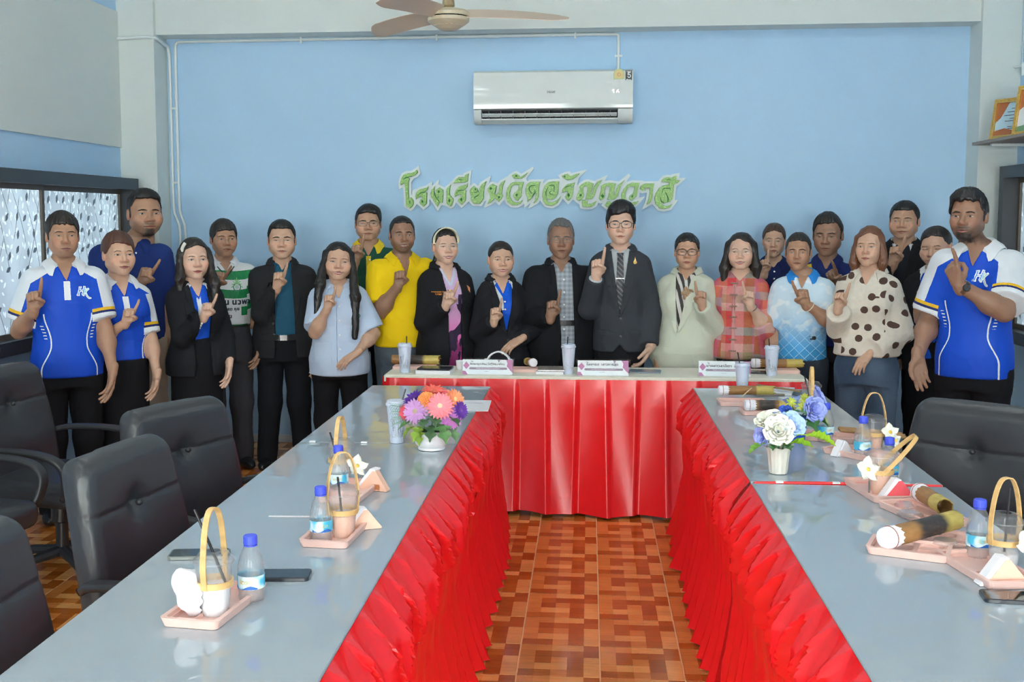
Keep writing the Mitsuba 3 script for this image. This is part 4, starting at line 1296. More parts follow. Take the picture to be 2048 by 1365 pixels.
class Body:
    """The measures of one person in the local frame: feet at the origin, facing -y."""

    def __init__(B, q):
        B.q = q
        B.H = H = q['height']
        B.k = k = H / 1.65
        B.fem = q.get('fem', False)
        B.hs = q.get('head', 1.0)                   # head size, 1 = 0.228 m
        B.w = q.get('w', 1.0)
        B.head_c = V(q.get('lean', 0.0), -.005, H - .115 * B.hs)
        chin = B.head_c[2] - .113 * B.hs * q.get('face', {}).get('long', 1.0)
        B.nb = chin - .030 * k - q.get('neckdrop', 0.0)
        B.sz = B.nb - .062 * k
        B.sh = (.128 if B.fem else .146) * k * (.35 + .65 * B.w)
        B.base, B.yaw = np.array([q['x'] + q.get('dx', 0), q['y'] + q.get('dy', 0), 0.0]), math.radians(q.get('yaw', 0))
        B.R = rotz(B.yaw)
        z, sh, be, bl = B.sz, B.sh, q.get('deep', 1.0), q.get('belly', 0.0)
        tw = .35 + .65 * B.w                           # the trunk's half width at the chest
        tw = (.142 if B.fem else .160) * k * tw
        rows = [(B.nb + .035, .050, .052, .022), (B.nb, .064, .062, .018), (B.nb - .022 * k, .088, .074, .012), (B.nb - .046 * k, sh * .82, .084, .006),
                (z - .018, sh * .98, .096, .002), (z - .09 * k, tw * .98, .112 * be, 0), (z - .15 * k, tw * .97, .118 * be, -.004 - bl * .2)]
        sh = tw
        wz, hz, cz = H * .615, H * .53, H * .46
        if B.fem:
            rows += [(wz, sh * q.get('waist', .86), .098 * be + bl * .5, -bl * .5), (hz, sh * q.get('hip', 1.04), .118 * be + bl * .3, -bl * .2), (cz, sh * q.get('hip', 1.04) * .99, .115 * be + bl * .2, 0)]
        else:
            rows += [(wz, sh * q.get('waist', .90), .108 * be + bl * .6, -bl * .6), (hz, sh * q.get('hip', .94), .114 * be + bl * .4, -bl * .3), (cz, sh * .92, .112 * be + bl * .2, 0)]
        rows.sort()
        B.rows = np.array(rows)
        B.arms = {}
        for side, sg in (('R', -1), ('L', 1)):
            S = V(sg * (B.sh - .008), .0, z - .036 * k)
            a = q.get(side, {})
            l1, l2 = .275 * k, .240 * k
            if 'wrist' in a:
                W = (np.array(a['wrist']) - B.base) @ B.R
                pole = V(sg * a.get('out', .35), a.get('back', .15), -1)
            else:
                W = S + V(sg * a.get('sway', .055), -.06, -(l1 + l2) * .975)
                pole = V(sg * .3, 1, 0)
            E, W = elbow_of(S, W, l1, l2, pole)
            B.arms[side] = (S, E, W)

    def torso(B, X, off=0.0):
        z = X[:, 2]
        r = B.rows
        a = np.interp(z, r[:, 0], r[:, 1]).astype(f32) + f32(off)
        b = np.interp(z, r[:, 0], r[:, 2]).astype(f32) + f32(off)
        yo = np.interp(z, r[:, 0], r[:, 3]).astype(f32)
        kx, ky = np.abs(X[:, 0]) / a, np.abs(X[:, 1] - yo) / b
        d = (np.power(np.power(kx, 2.3) + np.power(ky, 2.3), 1 / 2.3).astype(f32) - 1) * np.minimum(a, b) * f32(.92)
        d = np.maximum(d, z - f32(B.nb + .03))
        if B.fem:
            A = np.stack([np.abs(X[:, 0]), X[:, 1], X[:, 2]], 1)
            bu = B.q.get('bust', 1.0)
            d = smin(d, ell(A, (.068 * B.k * B.w, -.082 - .012 * bu, B.sz - .125 * B.k), (.058 + off, .046 + .006 * bu + off, .058 + off)), .05)
        return d

    def arm(B, X, side, r, t_end=1.0, off=0.0):
        """Upper arm and forearm, cut square at the fraction t_end (to 2.0) of the two bones; r = radii (shoulder, elbow, wrist)."""
        S, E, W = B.arms[side]
        d = cone(X, S, E, r[0] + off, r[1] + off)
        if t_end > 1:
            d = smin(d, cone(X, E, E + (W - E) * min(t_end - 1, 1.0), r[1] + off, r[1] + (r[2] - r[1]) * min(t_end - 1, 1.0) + off), .02)
            if t_end < 1.99:
                u = unit(W - E).astype(f32)
                m = (X - (E + (W - E) * (t_end - 1)).astype(f32)) @ u
                e = np.sqrt(((X - W.astype(f32)) ** 2).sum(1)) < .16
                d = np.where(e, np.maximum(d, m), d)
        else:
            u = unit(E - S).astype(f32)
            m = (X - (S + (E - S) * t_end).astype(f32)) @ u
            d = np.maximum(d, m)
        return d

    def world(B, m):
        return np.asarray(m[0]) @ B.R.T + B.base, m[1]

    def bounds(B, z0, z1, arms=True):
        pts = [V(-B.sh - .1, -.27, z0), V(B.sh + .1, .22, z1)]
        if arms:
            for S, E, W in B.arms.values():
                pts += [E - .11, E + .11, W - .11, W + .11]
        p = np.array(pts)
        lo, hi = p.min(0), p.max(0)
        lo[2], hi[2] = max(lo[2], z0), max(hi[2], z1)
        return lo, hi


def wrinkle(X, seed, a, fr=9.0, tilt=.6):
    q = np.stack([X[:, 0] * fr + X[:, 2] * fr * tilt, X[:, 1] * fr, X[:, 2] * fr * .55 - X[:, 0] * fr * tilt * .5], 1)
    n1 = meshkit.noise(q, seed)
    n2 = meshkit.noise(q * 2.3 + 5, seed + 1)
    return (a * ((1 - np.abs(2 * n1 - 1)) * 1.2 + (1 - np.abs(2 * n2 - 1)) * .6 - .9)).astype(f32)


def shirt_sdf(B, g):
    """A shirt, polo or jacket as a signed distance: hem height, offset, sleeve end, front opening."""
    off, hem, seed = g.get('off', .010), g['hem'], g.get('seed', 1)
    r = [x * B.k * (.88 if B.fem else 1.0) * B.q.get('arm_w', 1.0) for x in g.get('r', (.060, .052, .040))]
    t = g.get('sleeve', .72)
    wr = g.get('wrinkle', .004)
    cut = g.get('cut')

    def fn(X):
        d = B.torso(X, off)
        fl = g.get('flare', 0)
        if fl:
            d = d - (fl * np.clip((B.H * .66 - X[:, 2]) / .2, 0, 1)).astype(f32)
        w = wrinkle(X, seed, wr)
        if t:
            for s in ('R', 'L'):
                tt = t[s] if isinstance(t, dict) else t
                d = smin(d, B.arm(X, s, r, tt, g.get('sleeve_off', off * .25)), .045)
        d = d - w
        d = smax(d, (hem + g.get('hem_curve', 0) * np.abs(X[:, 0]) ** 2 * 8).astype(f32) - X[:, 2], .006)
        top = B.nb + g.get('top', .012)
        d = smax(d, X[:, 2] - f32(top) - (.35 * X[:, 1]).astype(f32), .006)
        if cut is not None:
            zz, hw = cut[0], cut[1]
            c = np.interp(X[:, 2], zz, cut[2]).astype(f32) if len(cut) > 2 else 0
            hwz = np.interp(X[:, 2], zz, hw, left=hw[0], right=hw[-1]).astype(f32)
            d = smax(d, -np.maximum(np.abs(X[:, 0] - c) - hwz, X[:, 1] + f32(g.get('cut_y', 0))), .003)
        return d
    return fn


def legs_sdf(B, g):
    H, k, seed = B.H, B.k, g.get('seed', 3)
    hx, ax = g.get('hip_x', .082) * k * B.w, g.get('foot_x', .105) * k
    lw = g.get('leg', 1.0) * k * (.93 if B.fem else 1.0)
    zf = g.get('hem', .035)

    def fn(X):
        A = np.stack([np.abs(X[:, 0]), X[:, 1], X[:, 2]], 1)
        d = smax(B.torso(X, g.get('off', .004)), np.maximum(X[:, 2] - f32(g.get('top', H * .625)), f32(H * .44) - X[:, 2]), .01)
        l = cone(A, (hx, .0, H * .49), (hx * 1.05, -.012, H * .27), .093 * lw, .072 * lw)
        l = smin(l, cone(A, (hx * 1.05, -.012, H * .27), (ax, .01, zf), .070 * lw, g.get('cuff', .062) * lw), .04)
        l = l - wrinkle(X, seed, g.get('wrinkle', .006), 8, .3)
        d = smin(d, l, .04)
        return smax(d, f32(zf) - X[:, 2], .008)
    return fn


def skirt_sdf(B, g):
    H, seed = B.H, g.get('seed', 3)
    zt, zb = H * .625, g.get('hem', .28)
    wb = g.get('wide', 1.0)

    def fn(X):
        z = np.maximum(X[:, 2], f32(H * .47))
        d = B.torso(np.stack([X[:, 0], X[:, 1], z], 1), g.get('off', .004))
        t = np.clip((H * .47 - X[:, 2]) / (H * .47 - zb), 0, 1)
        d = d + (t * (1 - wb) * .14).astype(f32) - wrinkle(np.stack([X[:, 0], X[:, 1], X[:, 2] * .4], 1), seed, .005, 10, .1)
        return smax(smax(d, X[:, 2] - f32(zt), .01), f32(zb) - X[:, 2], .008)
    return fn


SHOE = simpler(nets(lambda X: smax(smin(ell(X, (0, -.045, .03), (.045, .135, .042)), ell(X, (0, .05, .055), (.038, .052, .055)), .05), np.maximum(-X[:, 2], X[:, 2] - .105), .012),
                    (-.07, -.20, -.02), (.07, .13, .13), .008), .0006)


def collar_mesh(B, fn, g):
    """A turned-down collar: from its stand at the neck over the fold to the edge lying on the shirt."""
    nw = g.get('neck', .060) * B.k * B.q.get('neck_w', 1.0)
    gap, ro = g.get('gap', 26), g.get('fall', .040) * B.k
    ph = np.radians(np.linspace(gap, 360 - gap, 49))
    fr = np.clip((np.cos(ph) - .2) / .8, 0, 1)          # 1 at the front
    bk = np.clip(-np.cos(ph), 0, 1)
    dx, dy = -np.sin(ph), -np.cos(ph)
    up = g.get('stand', .030) * B.k
    cx, cy = 0.0, .018
    zt = B.nb + up * (1 - .85 * fr) + .012 * bk - g.get('open', .02) * fr ** 2
    r_in = nw * (1 + .10 * fr)
    rows = [np.stack([cx + dx * (r_in - .002), cy + dy * (r_in - .002), zt - .02], 1), np.stack([cx + dx * (r_in + .004), cy + dy * (r_in + .004), zt], 1)]
    tip = g.get('tip', .030) * B.k * np.exp(-((np.degrees(np.minimum(ph, 2 * PI - ph)) - gap - 6) / 16) ** 2)
    for t in (.35, .7, 1.0):
        r = r_in + .006 + (ro + tip * .55) * t
        p = np.stack([cx + dx * r, cy + dy * r, zt - .004 - t * (.030 * B.k + tip)], 1)
        for _ in range(14):                                # keep it lying just outside the cloth
            e = fn(p.astype(f32))
            n = np.stack([fn((p + h).astype(f32)) - e for h in (V(.004, 0, 0), V(0, .004, 0), V(0, 0, .004))], 1) / .004
            n /= np.linalg.norm(n, axis=1, keepdims=True) + 1e-6
            lift = .006 + .004 * (1 - t)
            p = p + n * np.where(e < lift, lift - e, np.where(t == 1.0, np.minimum(0, lift - e) * .5, 0))[:, None]
        rows.append(p)
    q = np.array(rows)
    m, n = q.shape[:2]
    i, j = np.meshgrid(np.arange(m - 1), np.arange(n - 1), indexing='ij')
    a = (i * n + j).ravel()
    f = np.vstack([np.stack([a, a + 1, a + n + 1], 1), np.stack([a, a + n + 1, a + n], 1)])
    v = q.reshape(-1, 3)
    nr = trimesh.Trimesh(v, f, process=False).vertex_normals
    if (nr[:, 0] * (v[:, 0] - cx) + nr[:, 1] * (v[:, 1] - cy)).sum() < 0:
        f = f[:, ::-1]
        nr = -nr
    return solid_sheet(v + nr * .0012, v - nr * .0012, f)


def band(fn, z0, z1, lift, n=64, tilt=0.0):
    """A belt or cuff band round the surface of fn between two heights."""
    a = np.arange(n) * 2 * PI / n
    out = []
    for z in (z0, z1):
        d = np.stack([np.sin(a), -np.cos(a), a * 0], 1)
        r = np.full(n, .40)
        for _ in range(40):
            p = d * r[:, None] + [0, 0, z]
            r = r - np.minimum(fn(p.astype(f32)) * .8, .05)
        out.append(d * r[:, None] + [0, 0, z])
    grow = [o + (o - [0, 0, o[0][2]]) / np.linalg.norm(o - [0, 0, o[0][2]], axis=1, keepdims=True) * lift for o in out]
    return loft([out[0], grow[0], grow[1], out[1]], caps=False)


def disc_on(fn, x, z, r, lift, n=14, y0=-.4):
    return decal(fn, shapely.Point(x, z).buffer(r, quad_segs=max(2, n // 4)), lift, r * 1.5, lift, y0=y0)


def watch(B, side, r, face=None):
    """A wrist strap with its case, round the forearm near the wrist."""
    S, E, W = B.arms[side]
    u = unit(W - E)
    c = W - u * .028
    e1 = unit(np.cross(u, V(0, 0, 1) if abs(u[2]) < .9 else V(0, 1, 0)))
    e2 = np.cross(u, e1)
    a = np.arange(24) * 2 * PI / 24
    ring = lambda rad, s: c + u * s + rad * (np.cos(a)[:, None] * e1 + np.sin(a)[:, None] * e2)
    strap = loft([ring(r, -.010), ring(r + .004, -.010), ring(r + .004, .010), ring(r, .010)], caps=False)
    d = unit(np.asarray(face, float) - (np.asarray(face, float) @ u) * u)
    e3 = np.cross(u, d)
    o = c + d * (r + .002)
    disc = lambda rad, s: o + d * s + rad * (np.cos(a)[:, None] * u + np.sin(a)[:, None] * e3)
    return strap, loft([disc(.017, -.004), disc(.018, .004), disc(.015, .008)])

# ---------------------------------------------------------------- people: poses in metres, then each one's clothes
# height: top of the skull; yaw: degrees towards the viewer's right; hyaw: further turn of the head; wrist, dir: of a hand placed by the photo
POSE = {
    1: {'x': -2.761, 'y': 5.8, 'height': 1.634, 'head': 1.001, 'yaw': 31.5, 'hyaw': 2, 'R': {'wrist': (-2.816, 5.56, 1.147), 'dir': (0.19, -0.207, 0.96)}, 'L': {'wrist': (-2.492, 5.76, 0.789), 'dir': (-0.139, -0.099, -0.985)}},
    2: {'x': -2.587, 'y': 6.1, 'height': 1.523, 'head': 0.983, 'yaw': 37.0, 'hyaw': 4, 'R': {'wrist': (-2.463, 5.88, 1.056), 'dir': (0.416, -0.24, 0.877)}, 'L': {'wrist': (-2.369, 6.05, 0.744), 'dir': (-0.142, -0.174, -0.974)}},
    3: {'x': -2.634, 'y': 6.6, 'height': 1.764, 'head': 1.12, 'yaw': 33.8, 'hyaw': 2, 'R': {'wrist': (-2.572, 6.38, 1.242), 'dir': (0.544, -0.246, 0.803)}},
    4: {'x': -2.266, 'y': 6.4, 'height': 1.485, 'head': 0.978, 'yaw': 31.5, 'hyaw': 0, 'R': {'wrist': (-2.127, 6.16, 1.066), 'dir': (0.378, -0.182, 0.908)}, 'L': {'wrist': (-2.045, 6.32, 0.777), 'dir': (-0.072, -0.183, -0.98)}},
    5: {'x': -2.315, 'y': 7.1, 'height': 1.587, 'head': 0.961, 'yaw': 24.1, 'hyaw': 6, 'R': {'wrist': (-2.294, 6.88, 1.202), 'dir': (0.516, -0.407, 0.754)}, 'L': {'wrist': (-2.086, 7.06, 0.809), 'dir': (-0.124, -0.102, -0.987)}},
    6: {'x': -1.952, 'y': 7.15, 'height': 1.583, 'head': 1.005, 'yaw': 15.3, 'hyaw': 0, 'R': {'wrist': (-1.914, 6.89, 1.187), 'dir': (0.271, -0.223, 0.936)}},
    7: {'x': -1.511, 'y': 6.8, 'height': 1.454, 'head': 0.938, 'yaw': 12.5, 'hyaw': 3, 'R': {'wrist': (-1.518, 6.54, 1.086), 'dir': (0.229, -0.248, 0.941)}, 'L': {'wrist': (-1.373, 6.64, 0.805), 'dir': (-0.781, -0.352, -0.516)}},
    8: {'x': -1.46, 'y': 7.5, 'height': 1.681, 'head': 0.96, 'yaw': 11.0, 'hyaw': 0, 'R': {'wrist': (-1.505, 7.3, 1.339), 'dir': (0.185, -0.249, 0.951)}},
    9: {'x': -1.167, 'y': 7.1, 'height': 1.609, 'head': 0.939, 'yaw': 19.3, 'hyaw': -2, 'R': {'wrist': (-1.15, 6.84, 1.198), 'dir': (0.231, -0.26, 0.938)}},
    10: {'x': -0.881, 'y': 6.98, 'height': 1.536, 'head': 0.9, 'yaw': 23.2, 'hyaw': -2, 'R': {'wrist': (-0.843, 6.73, 1.092), 'dir': (0.291, -0.299, 0.909)}, 'L': {'wrist': (-0.749, 6.93, 0.775), 'dir': (-0.056, -0.101, -0.993)}},
    11: {'x': -0.534, 'y': 6.95, 'height': 1.457, 'head': 0.9, 'yaw': 12.4, 'hyaw': 0, 'R': {'wrist': (-0.554, 6.7, 1.001), 'dir': (0.151, -0.193, 0.97)}, 'L': {'wrist': (-0.401, 6.78, 0.883), 'dir': (-0.811, -0.308, -0.497)}},
    12: {'x': -0.171, 'y': 7.05, 'height': 1.586, 'head': 0.98, 'yaw': 5.4, 'hyaw': -1, 'R': {'wrist': (-0.221, 6.79, 1.022), 'dir': (0.15, -0.175, 0.973)}, 'L': {'wrist': (0.011, 7.02, 0.727), 'dir': (0.058, -0.085, -0.995)}},
    13: {'x': 0.191, 'y': 6.95, 'height': 1.686, 'head': 1.045, 'yaw': -1.6, 'hyaw': 0, 'R': {'wrist': (0.046, 6.73, 1.266), 'dir': (0.099, -0.157, 0.983)}, 'L': {'wrist': (0.369, 6.85, 0.827), 'dir': (-0.421, -0.483, -0.768)}},
    14: {'x': 0.594, 'y': 7.0, 'height': 1.504, 'head': 0.9, 'yaw': -7.9, 'hyaw': 3, 'R': {'wrist': (0.419, 6.94, 0.753), 'dir': (-0.076, -0.242, -0.967)}, 'L': {'wrist': (0.664, 6.76, 1.097), 'dir': (-0.118, -0.18, 0.977)}},
    15: {'x': 0.909, 'y': 6.95, 'height': 1.506, 'head': 0.903, 'yaw': -11.5, 'hyaw': 1, 'L': {'wrist': (0.935, 6.7, 1.103), 'dir': (-0.159, -0.187, 0.969)}},
    16: {'x': 1.189, 'y': 7.5, 'height': 1.558, 'head': 0.9, 'yaw': -9.0, 'hyaw': -2, 'R': {'wrist': (1.102, 7.3, 1.26), 'dir': (-0.067, -0.156, 0.985)}},
    17: {'x': 1.219, 'y': 6.8, 'height': 1.507, 'head': 0.9, 'yaw': -14.2, 'hyaw': 0, 'L': {'wrist': (1.221, 6.56, 1.123), 'dir': (-0.358, -0.39, 0.848)}},
    18: {'x': 1.476, 'y': 7.25, 'height': 1.62, 'head': 1.069, 'yaw': -15.5, 'hyaw': -4, 'R': {'wrist': (1.486, 7.03, 1.222), 'dir': (-0.458, -0.556, 0.693)}},
    19: {'x': 1.553, 'y': 6.5, 'height': 1.548, 'head': 0.9, 'yaw': -23.4, 'hyaw': -4, 'R': {'wrist': (1.344, 6.28, 1.121), 'dir': (0.181, -0.18, 0.967)}, 'L': {'wrist': (1.534, 6.34, 0.873), 'dir': (-0.635, -0.334, -0.696)}},
    20: {'x': 1.921, 'y': 7.2, 'height': 1.691, 'head': 0.945, 'yaw': -20.9, 'hyaw': -2, 'R': {'wrist': (1.807, 6.98, 1.336), 'dir': (0.143, -0.203, 0.969)}, 'L': {'wrist': (1.884, 7.17, 0.685), 'dir': (0.068, -0.112, -0.991)}},
    21: {'x': 1.968, 'y': 6.7, 'height': 1.545, 'head': 0.938, 'yaw': -30.4, 'hyaw': -4, 'R': {'wrist': (1.858, 6.46, 1.145), 'dir': (-0.376, -0.246, 0.893)}},
    22: {'x': 1.855, 'y': 5.8, 'height': 1.728, 'head': 1.021, 'yaw': -31.7, 'hyaw': -2, 'R': {'wrist': (1.617, 5.74, 0.923), 'dir': (0.088, -0.252, -0.964)}, 'L': {'wrist': (1.729, 5.52, 1.291), 'dir': (-0.399, -0.117, 0.909)}},
}
scene['skin'] = {'type': 'twosided', 'b': {'type': 'principled', 'base_color': {'type': 'mesh_attribute', 'name': 'vertex_color'}, 'roughness': .48, 'specular': .38}}


def strands(p, n, uv):
    return .0010 * noise(p.x * 260, p.y * 260, p.z * 45) + .0006 * noise(p.x * 620, p.y * 620, p.z * 90)


_hm = {}


def hair_mat(c):
    k = tuple(round(float(x), 4) for x in c)
    if k not in _hm:
        _hm[k] = bumped('hair_%d' % len(_hm), {'type': 'principled', 'base_color': rgb(c), 'roughness': .42, 'specular': .45, 'anisotropic': .3}, strands, .0009)
    return _hm[k]


BLACK_HAIR, SOFT_BLACK, BROWN_HAIR, RED_BROWN, GREY_HAIR = (.010, .0088, .0085), (.016, .012, .010), (.055, .028, .017), (.075, .030, .018), (.105, .105, .108)
pbr('eye_white', (.62, .58, .54), .18, .5)
pbr('iris', (.022, .012, .008), .12, .6)
pbr('lash', (.014, .010, .009), .5, .3)
pbr('teeth', (.68, .64, .58), .25, .5)
pbr('mouth_line', (.085, .026, .022), .5, .3)
pbr('shoe_leather', (.012, .012, .013), .28, .5)



pbr('white_button', (.75, .75, .74), .35, .5)
pbr('dark_button', (.02, .02, .022), .4, .5)
scene['lens'] = {'type': 'thindielectric', 'int_ior': 1.14}

_person = 0


class Person(Body):
    def __init__(B, n, label, skin, **kw):
        global _person
        q = {**POSE[n], **kw}
        Body.__init__(B, q)
        _person += 1
        B.key = 'person_%03d' % _person
        tag(B.key, label, 'person')
        B.skin, B.n = np.array(skin), n
        B.names = {}
        fem = B.fem
        h = {'smile': q.get('smile', 0.0), **q.get('face', {})}
        h['wide'] = h.get('wide', 1.0) * (1.05 if fem else 1.07)
        B.h = h
        k = B.k
        hr = rotz(math.radians(q.get('hyaw', 0))) @ rotx(math.radians(q.get('nod', 0))) @ roty(math.radians(q.get('roll', 0)))
        B.headT = lambda m: (np.asarray(m[0]) * B.hs @ hr.T + B.head_c, m[1])
        nw = .047 * k * (.90 if fem else 1.05) * q.get('neck_w', 1.0)
        ra = np.array([.047, .041, .0265]) * k * (.90 if fem else 1.0) * q.get('arm_w', 1.0)

        def sdf(X):
            d = np.maximum(B.torso(X, -.001), f32(B.H * .50) - X[:, 2])
            d = smin(d, cone(X, B.head_c + hr @ V(0, .030, -.075) * B.hs, (0, .020, B.nb - .05), nw, nw * 1.12), .03)
            for s in ('R', 'L'):
                d = smin(d, B.arm(X, s, ra, 2.0), .03)
                S, E, W = B.arms[s]
                m = E + (W - E) * .30
                d = smin(d, ell(X, m, (ra[1] * 1.08,) * 3), .04)
            return d
        lo, hi = B.bounds(B.H * .47, B.head_c[2] - .02)
        for j in (0, .0031, .0013, .0047):              # a grid that gives a closed surface
            body = nets(sdf, lo - j, hi, .008)
            if mani(body).status() == manifold3d.Error.NoError:
                break
        parts = [simpler(body, .0008), B.headT((warp(HEAD_V, h), HEAD_F))]
        B.size = (.88 if fem else 1.0) * (.5 + .5 * k) * q.get('hand', 1.0)
        for s, sg in (('R', -1), ('L', 1)):
            S, E, W = B.arms[s]
            a = q.get(s, {})
            pose = a.get('pose', 'easy' if a.get('dir', (0, 0, -1))[2] < 0 else 'point')
            d = np.array(a['dir']) @ B.R if 'dir' in a else unit(W - E)
            palm = a.get('palm', (-sg * 1.0, -.25, 0) if pose == 'easy' else (0, -1, 0))
            parts.append(hand_mesh(pose, W, frame(d, palm), B.size, s == 'L'))
        v, f = joined(*parts)
        # colour by place: lips, ears, nose and cheeks redder, a beard's shadow where one grows
        l = (v - B.head_c) @ hr / B.hs
        c = np.tile(B.skin, (len(v), 1))
        tone = meshkit.fbm(v * 28, 2, n)[:, None]
        c = c * (.93 + .14 * tone)
        x, y, z = np.abs(l[:, 0]), l[:, 1], l[:, 2]
        head = (z > -.14) & (z < .13) & (x < .12) & (y < .13)
        red = np.exp(-((x - .045) / .02) ** 2 - ((z + .03) / .02) ** 2) * (y < 0) + np.exp(-(x / .016) ** 2 - ((z + .033) / .014) ** 2) * (y < -.08) + ((x > .073) & (np.abs(z) < .04)) * .8
        c = c * (1 + (red * head)[:, None] * q.get('blush', .10) * np.array([.9, -.6, -.7]))
        br = q.get('beard')
        if br:
            g = lambda t, s_: 1 / (1 + np.exp(-t / s_))
            st = g(.032 - x, .003) * np.exp(-((z + .053) / .0065) ** 2) * br.get('mustache', 0)
            st = st + g(-.078 - z, .004) * g(br.get('wide', .030) - x, .005) * g(-y - .01, .01) * br.get('chin', 0)
            st = st + g(-.055 - z + .35 * (x - .03), .006) * g(-y + .03, .01) * br.get('jaw', 0)
            st = np.clip(st * head * (.75 + .5 * meshkit.noise(l * 400, 3)), 0, .95)[:, None] * (z > -.125)[:, None]
            c = c * (1 - st) + np.array([.018, .014, .012]) * st
        put(B.key, B.world((v, f)), 'skin', True, color=np.clip(c, .002, .95))
        # the face
        eye = q.get('eye', .82)
        lipc = np.array(q.get('lip', (.36, .115, .095) if fem else B.skin * [.80, .56, .56]))
        M = {'sclera': 'eye_white', 'iris': 'iris', 'lash': 'lash', 'crease': cloth(B.skin * [.55, .45, .42], .6), 'brow': cloth(q.get('brow_c', (.030, .020, .016)), .8), 'upper_lip': cloth(lipc * .88, .42, .45), 'lower_lip': cloth(lipc, .38, .45), 'teeth': 'teeth', 'mouth': 'mouth_line'}
        nm = {'sclera': 'eye_white', 'iris': 'iris', 'lash': 'eyelash', 'crease': 'eyelid_crease', 'brow': 'eyebrow', 'upper_lip': 'upper_lip', 'lower_lip': 'lower_lip', 'teeth': 'teeth', 'mouth': 'mouth_line'}
        for (b, s), (dv, df) in face_decals(h['smile'], eye, q.get('brow', 1.0), fem).items():
            B.part(nm[b], B.headT((warp(dv, h), df)), M[b])
        st = q.get('hair')
        if st:
            hv, hf = hair_mesh(st)
            B.part('hair', B.headT((warp(hv, h), hf)), hair_mat(q.get('hair_c', BLACK_HAIR)))

    def part(B, name, m, mat, smooth=True, label=None, world=True, under=None, **kw):
        i = B.names.get(name, 0)
        B.names[name] = i + 1
        k = '%s__%s' % (under or B.key, name if i == 0 else '%s_%03d' % (name, i))
        put(k, B.world(m) if world else m, mat, smooth, **kw)
        if label:
            tag(k, label)
        return k

    # -------- garments
    def shirt(B, mat, name='shirt', label=None, res=.0095, **g):
        g.setdefault('hem', B.H * .50)
        g.setdefault('seed', B.n * 7)
        fn = shirt_sdf(B, g)
        lo, hi = B.bounds(g['hem'] - .03, B.nb + .08)
        B.part(name, simpler(nets(fn, lo, hi, res), .0010), mat, True, label)
        return fn

    def collar(B, fn, mat, label=None, **g):
        B.part('collar', collar_mesh(B, fn, g), mat, 40, label)

    def stick(B, name, fn, poly, mat, lift=.002, step=.012, thick=.0, label=None, y0=-.4):
        if poly.is_empty:
            return
        B.part(name, decal(fn, poly, lift, step, thick or lift, y0), mat, 40, label)

    def button(B, fn, x, z, r=.0055, mat='white_button', y0=-.4):
        B.part('button', disc_on(fn, x, z, r, .0035, 12, y0), mat, 40)

    def polo(B, mat, collar_mat, **g):
        nb = B.nb
        cut = ([nb - g.pop('vee', .085), nb - .01, nb + .05], [-.004, g.pop('vee_w', .036), .050])
        cg = g.pop('collar', {})
        pl = g.pop('placket', None)
        nbtn = g.pop('buttons', 1)
        fn = B.shirt(mat, cut=cut, **g)
        B.collar(fn, collar_mat, **cg)
        if pl:
            B.stick('placket', fn, pg((-.016, cut[0][0] + .012), (.016, cut[0][0] + .012), (.016, cut[0][0] - .085), (-.016, cut[0][0] - .085)), pl, .0025)
        for i in range(nbtn):
            B.button(fn, .006, cut[0][0] - .012 - .045 * i)
        return fn

    def jacket(B, mat, vee, vw, low=.035, hem=None, btn=(), btn_mat='dark_button', lapel=.050, flap=True, name='jacket', label=None, top_w=None, lap_mat=None, closed=-.01, collar=True, c=0.0, **g):
        nb = B.nb
        hem = hem or B.H * .47
        mid = max(vee - .22, hem + .06)
        zz = [hem - .02, mid, vee - .01, vee, nb - .03, nb + .05]
        hw = [low, closed, closed, max(closed, -.002), vw, (top_w or vw) + .012]
        cc = [c] * 4 + [c * .3, 0]
        g.setdefault('off', .022)
        g.setdefault('sleeve', 1.90)
        g.setdefault('r', (.068, .058, .043))
        g.setdefault('wrinkle', .0045)
        fn = B.shirt(mat, name, label, hem=hem, cut=(zz, hw, cc), cut_y=.0, **g)
        full = shirt_sdf(B, {**g, 'hem': hem, 'seed': g.get('seed', B.n * 7)})
        if lapel:
            for s in (-1, 1):
                xi = lambda z: s * np.interp(z, zz, hw) + np.interp(z, zz, cc)
                a, b = vee, nb - .005
                h = b - a
                zs = np.linspace(a, b, 8)
                inner = [(xi(z), z) for z in zs]
                o = lambda t, w: (xi(a + t * h) + s * w, a + t * h)
                outer = [o(.96, .030), o(.80, lapel * .62), o(.74, lapel * .50), o(.70, lapel * 1.0), o(.45, lapel * .92), o(.2, lapel * .55)]
                B.stick('lapel', full, pg(*(inner + outer)), lap_mat or mat, .013, .010, .0095)
        if collar:
            B.part('jacket_collar', collar_mesh(B, full, {'gap': 38, 'fall': .034, 'neck': .064, 'stand': .030, 'tip': 0, 'open': .0}), lap_mat or mat, 40)
        for z in btn:
            B.button(full, c + .006, z, .0075, btn_mat)
        if flap:
            for s in (-1, 1):
                zf = B.H * .555
                xf = B.sh * .60
                B.stick('pocket_flap', full, pg((s * (xf - .055), zf), (s * (xf + .055), zf + .004), (s * (xf + .053), zf - .032), (s * (xf - .053), zf - .036)), mat, .004, .015, .003)
        B.full = full
        return fn

    def trousers(B, mat, belt=None, buckle=None, label=None, **g):
        fn = legs_sdf(B, g)
        B.part('trousers', simpler(nets(fn, (-.30, -.24, -.01), (.30, .24, B.H * .66), .0115), .001), mat, True, label)
        if belt:
            t = g.get('top', B.H * .625)
            B.part('belt', band(lambda X: B.torso(X, g.get('off', .004)), t - .040, t - .006, .005), belt, 40)
            if buckle:
                B.stick('belt_buckle', lambda X: B.torso(X, g.get('off', .004) + .004), pg((-.022, t - .040), (.022, t - .040), (.022, t - .006), (-.022, t - .006)), buckle, .003)
        B.shoes(g.get('foot_x', .105) * B.k)

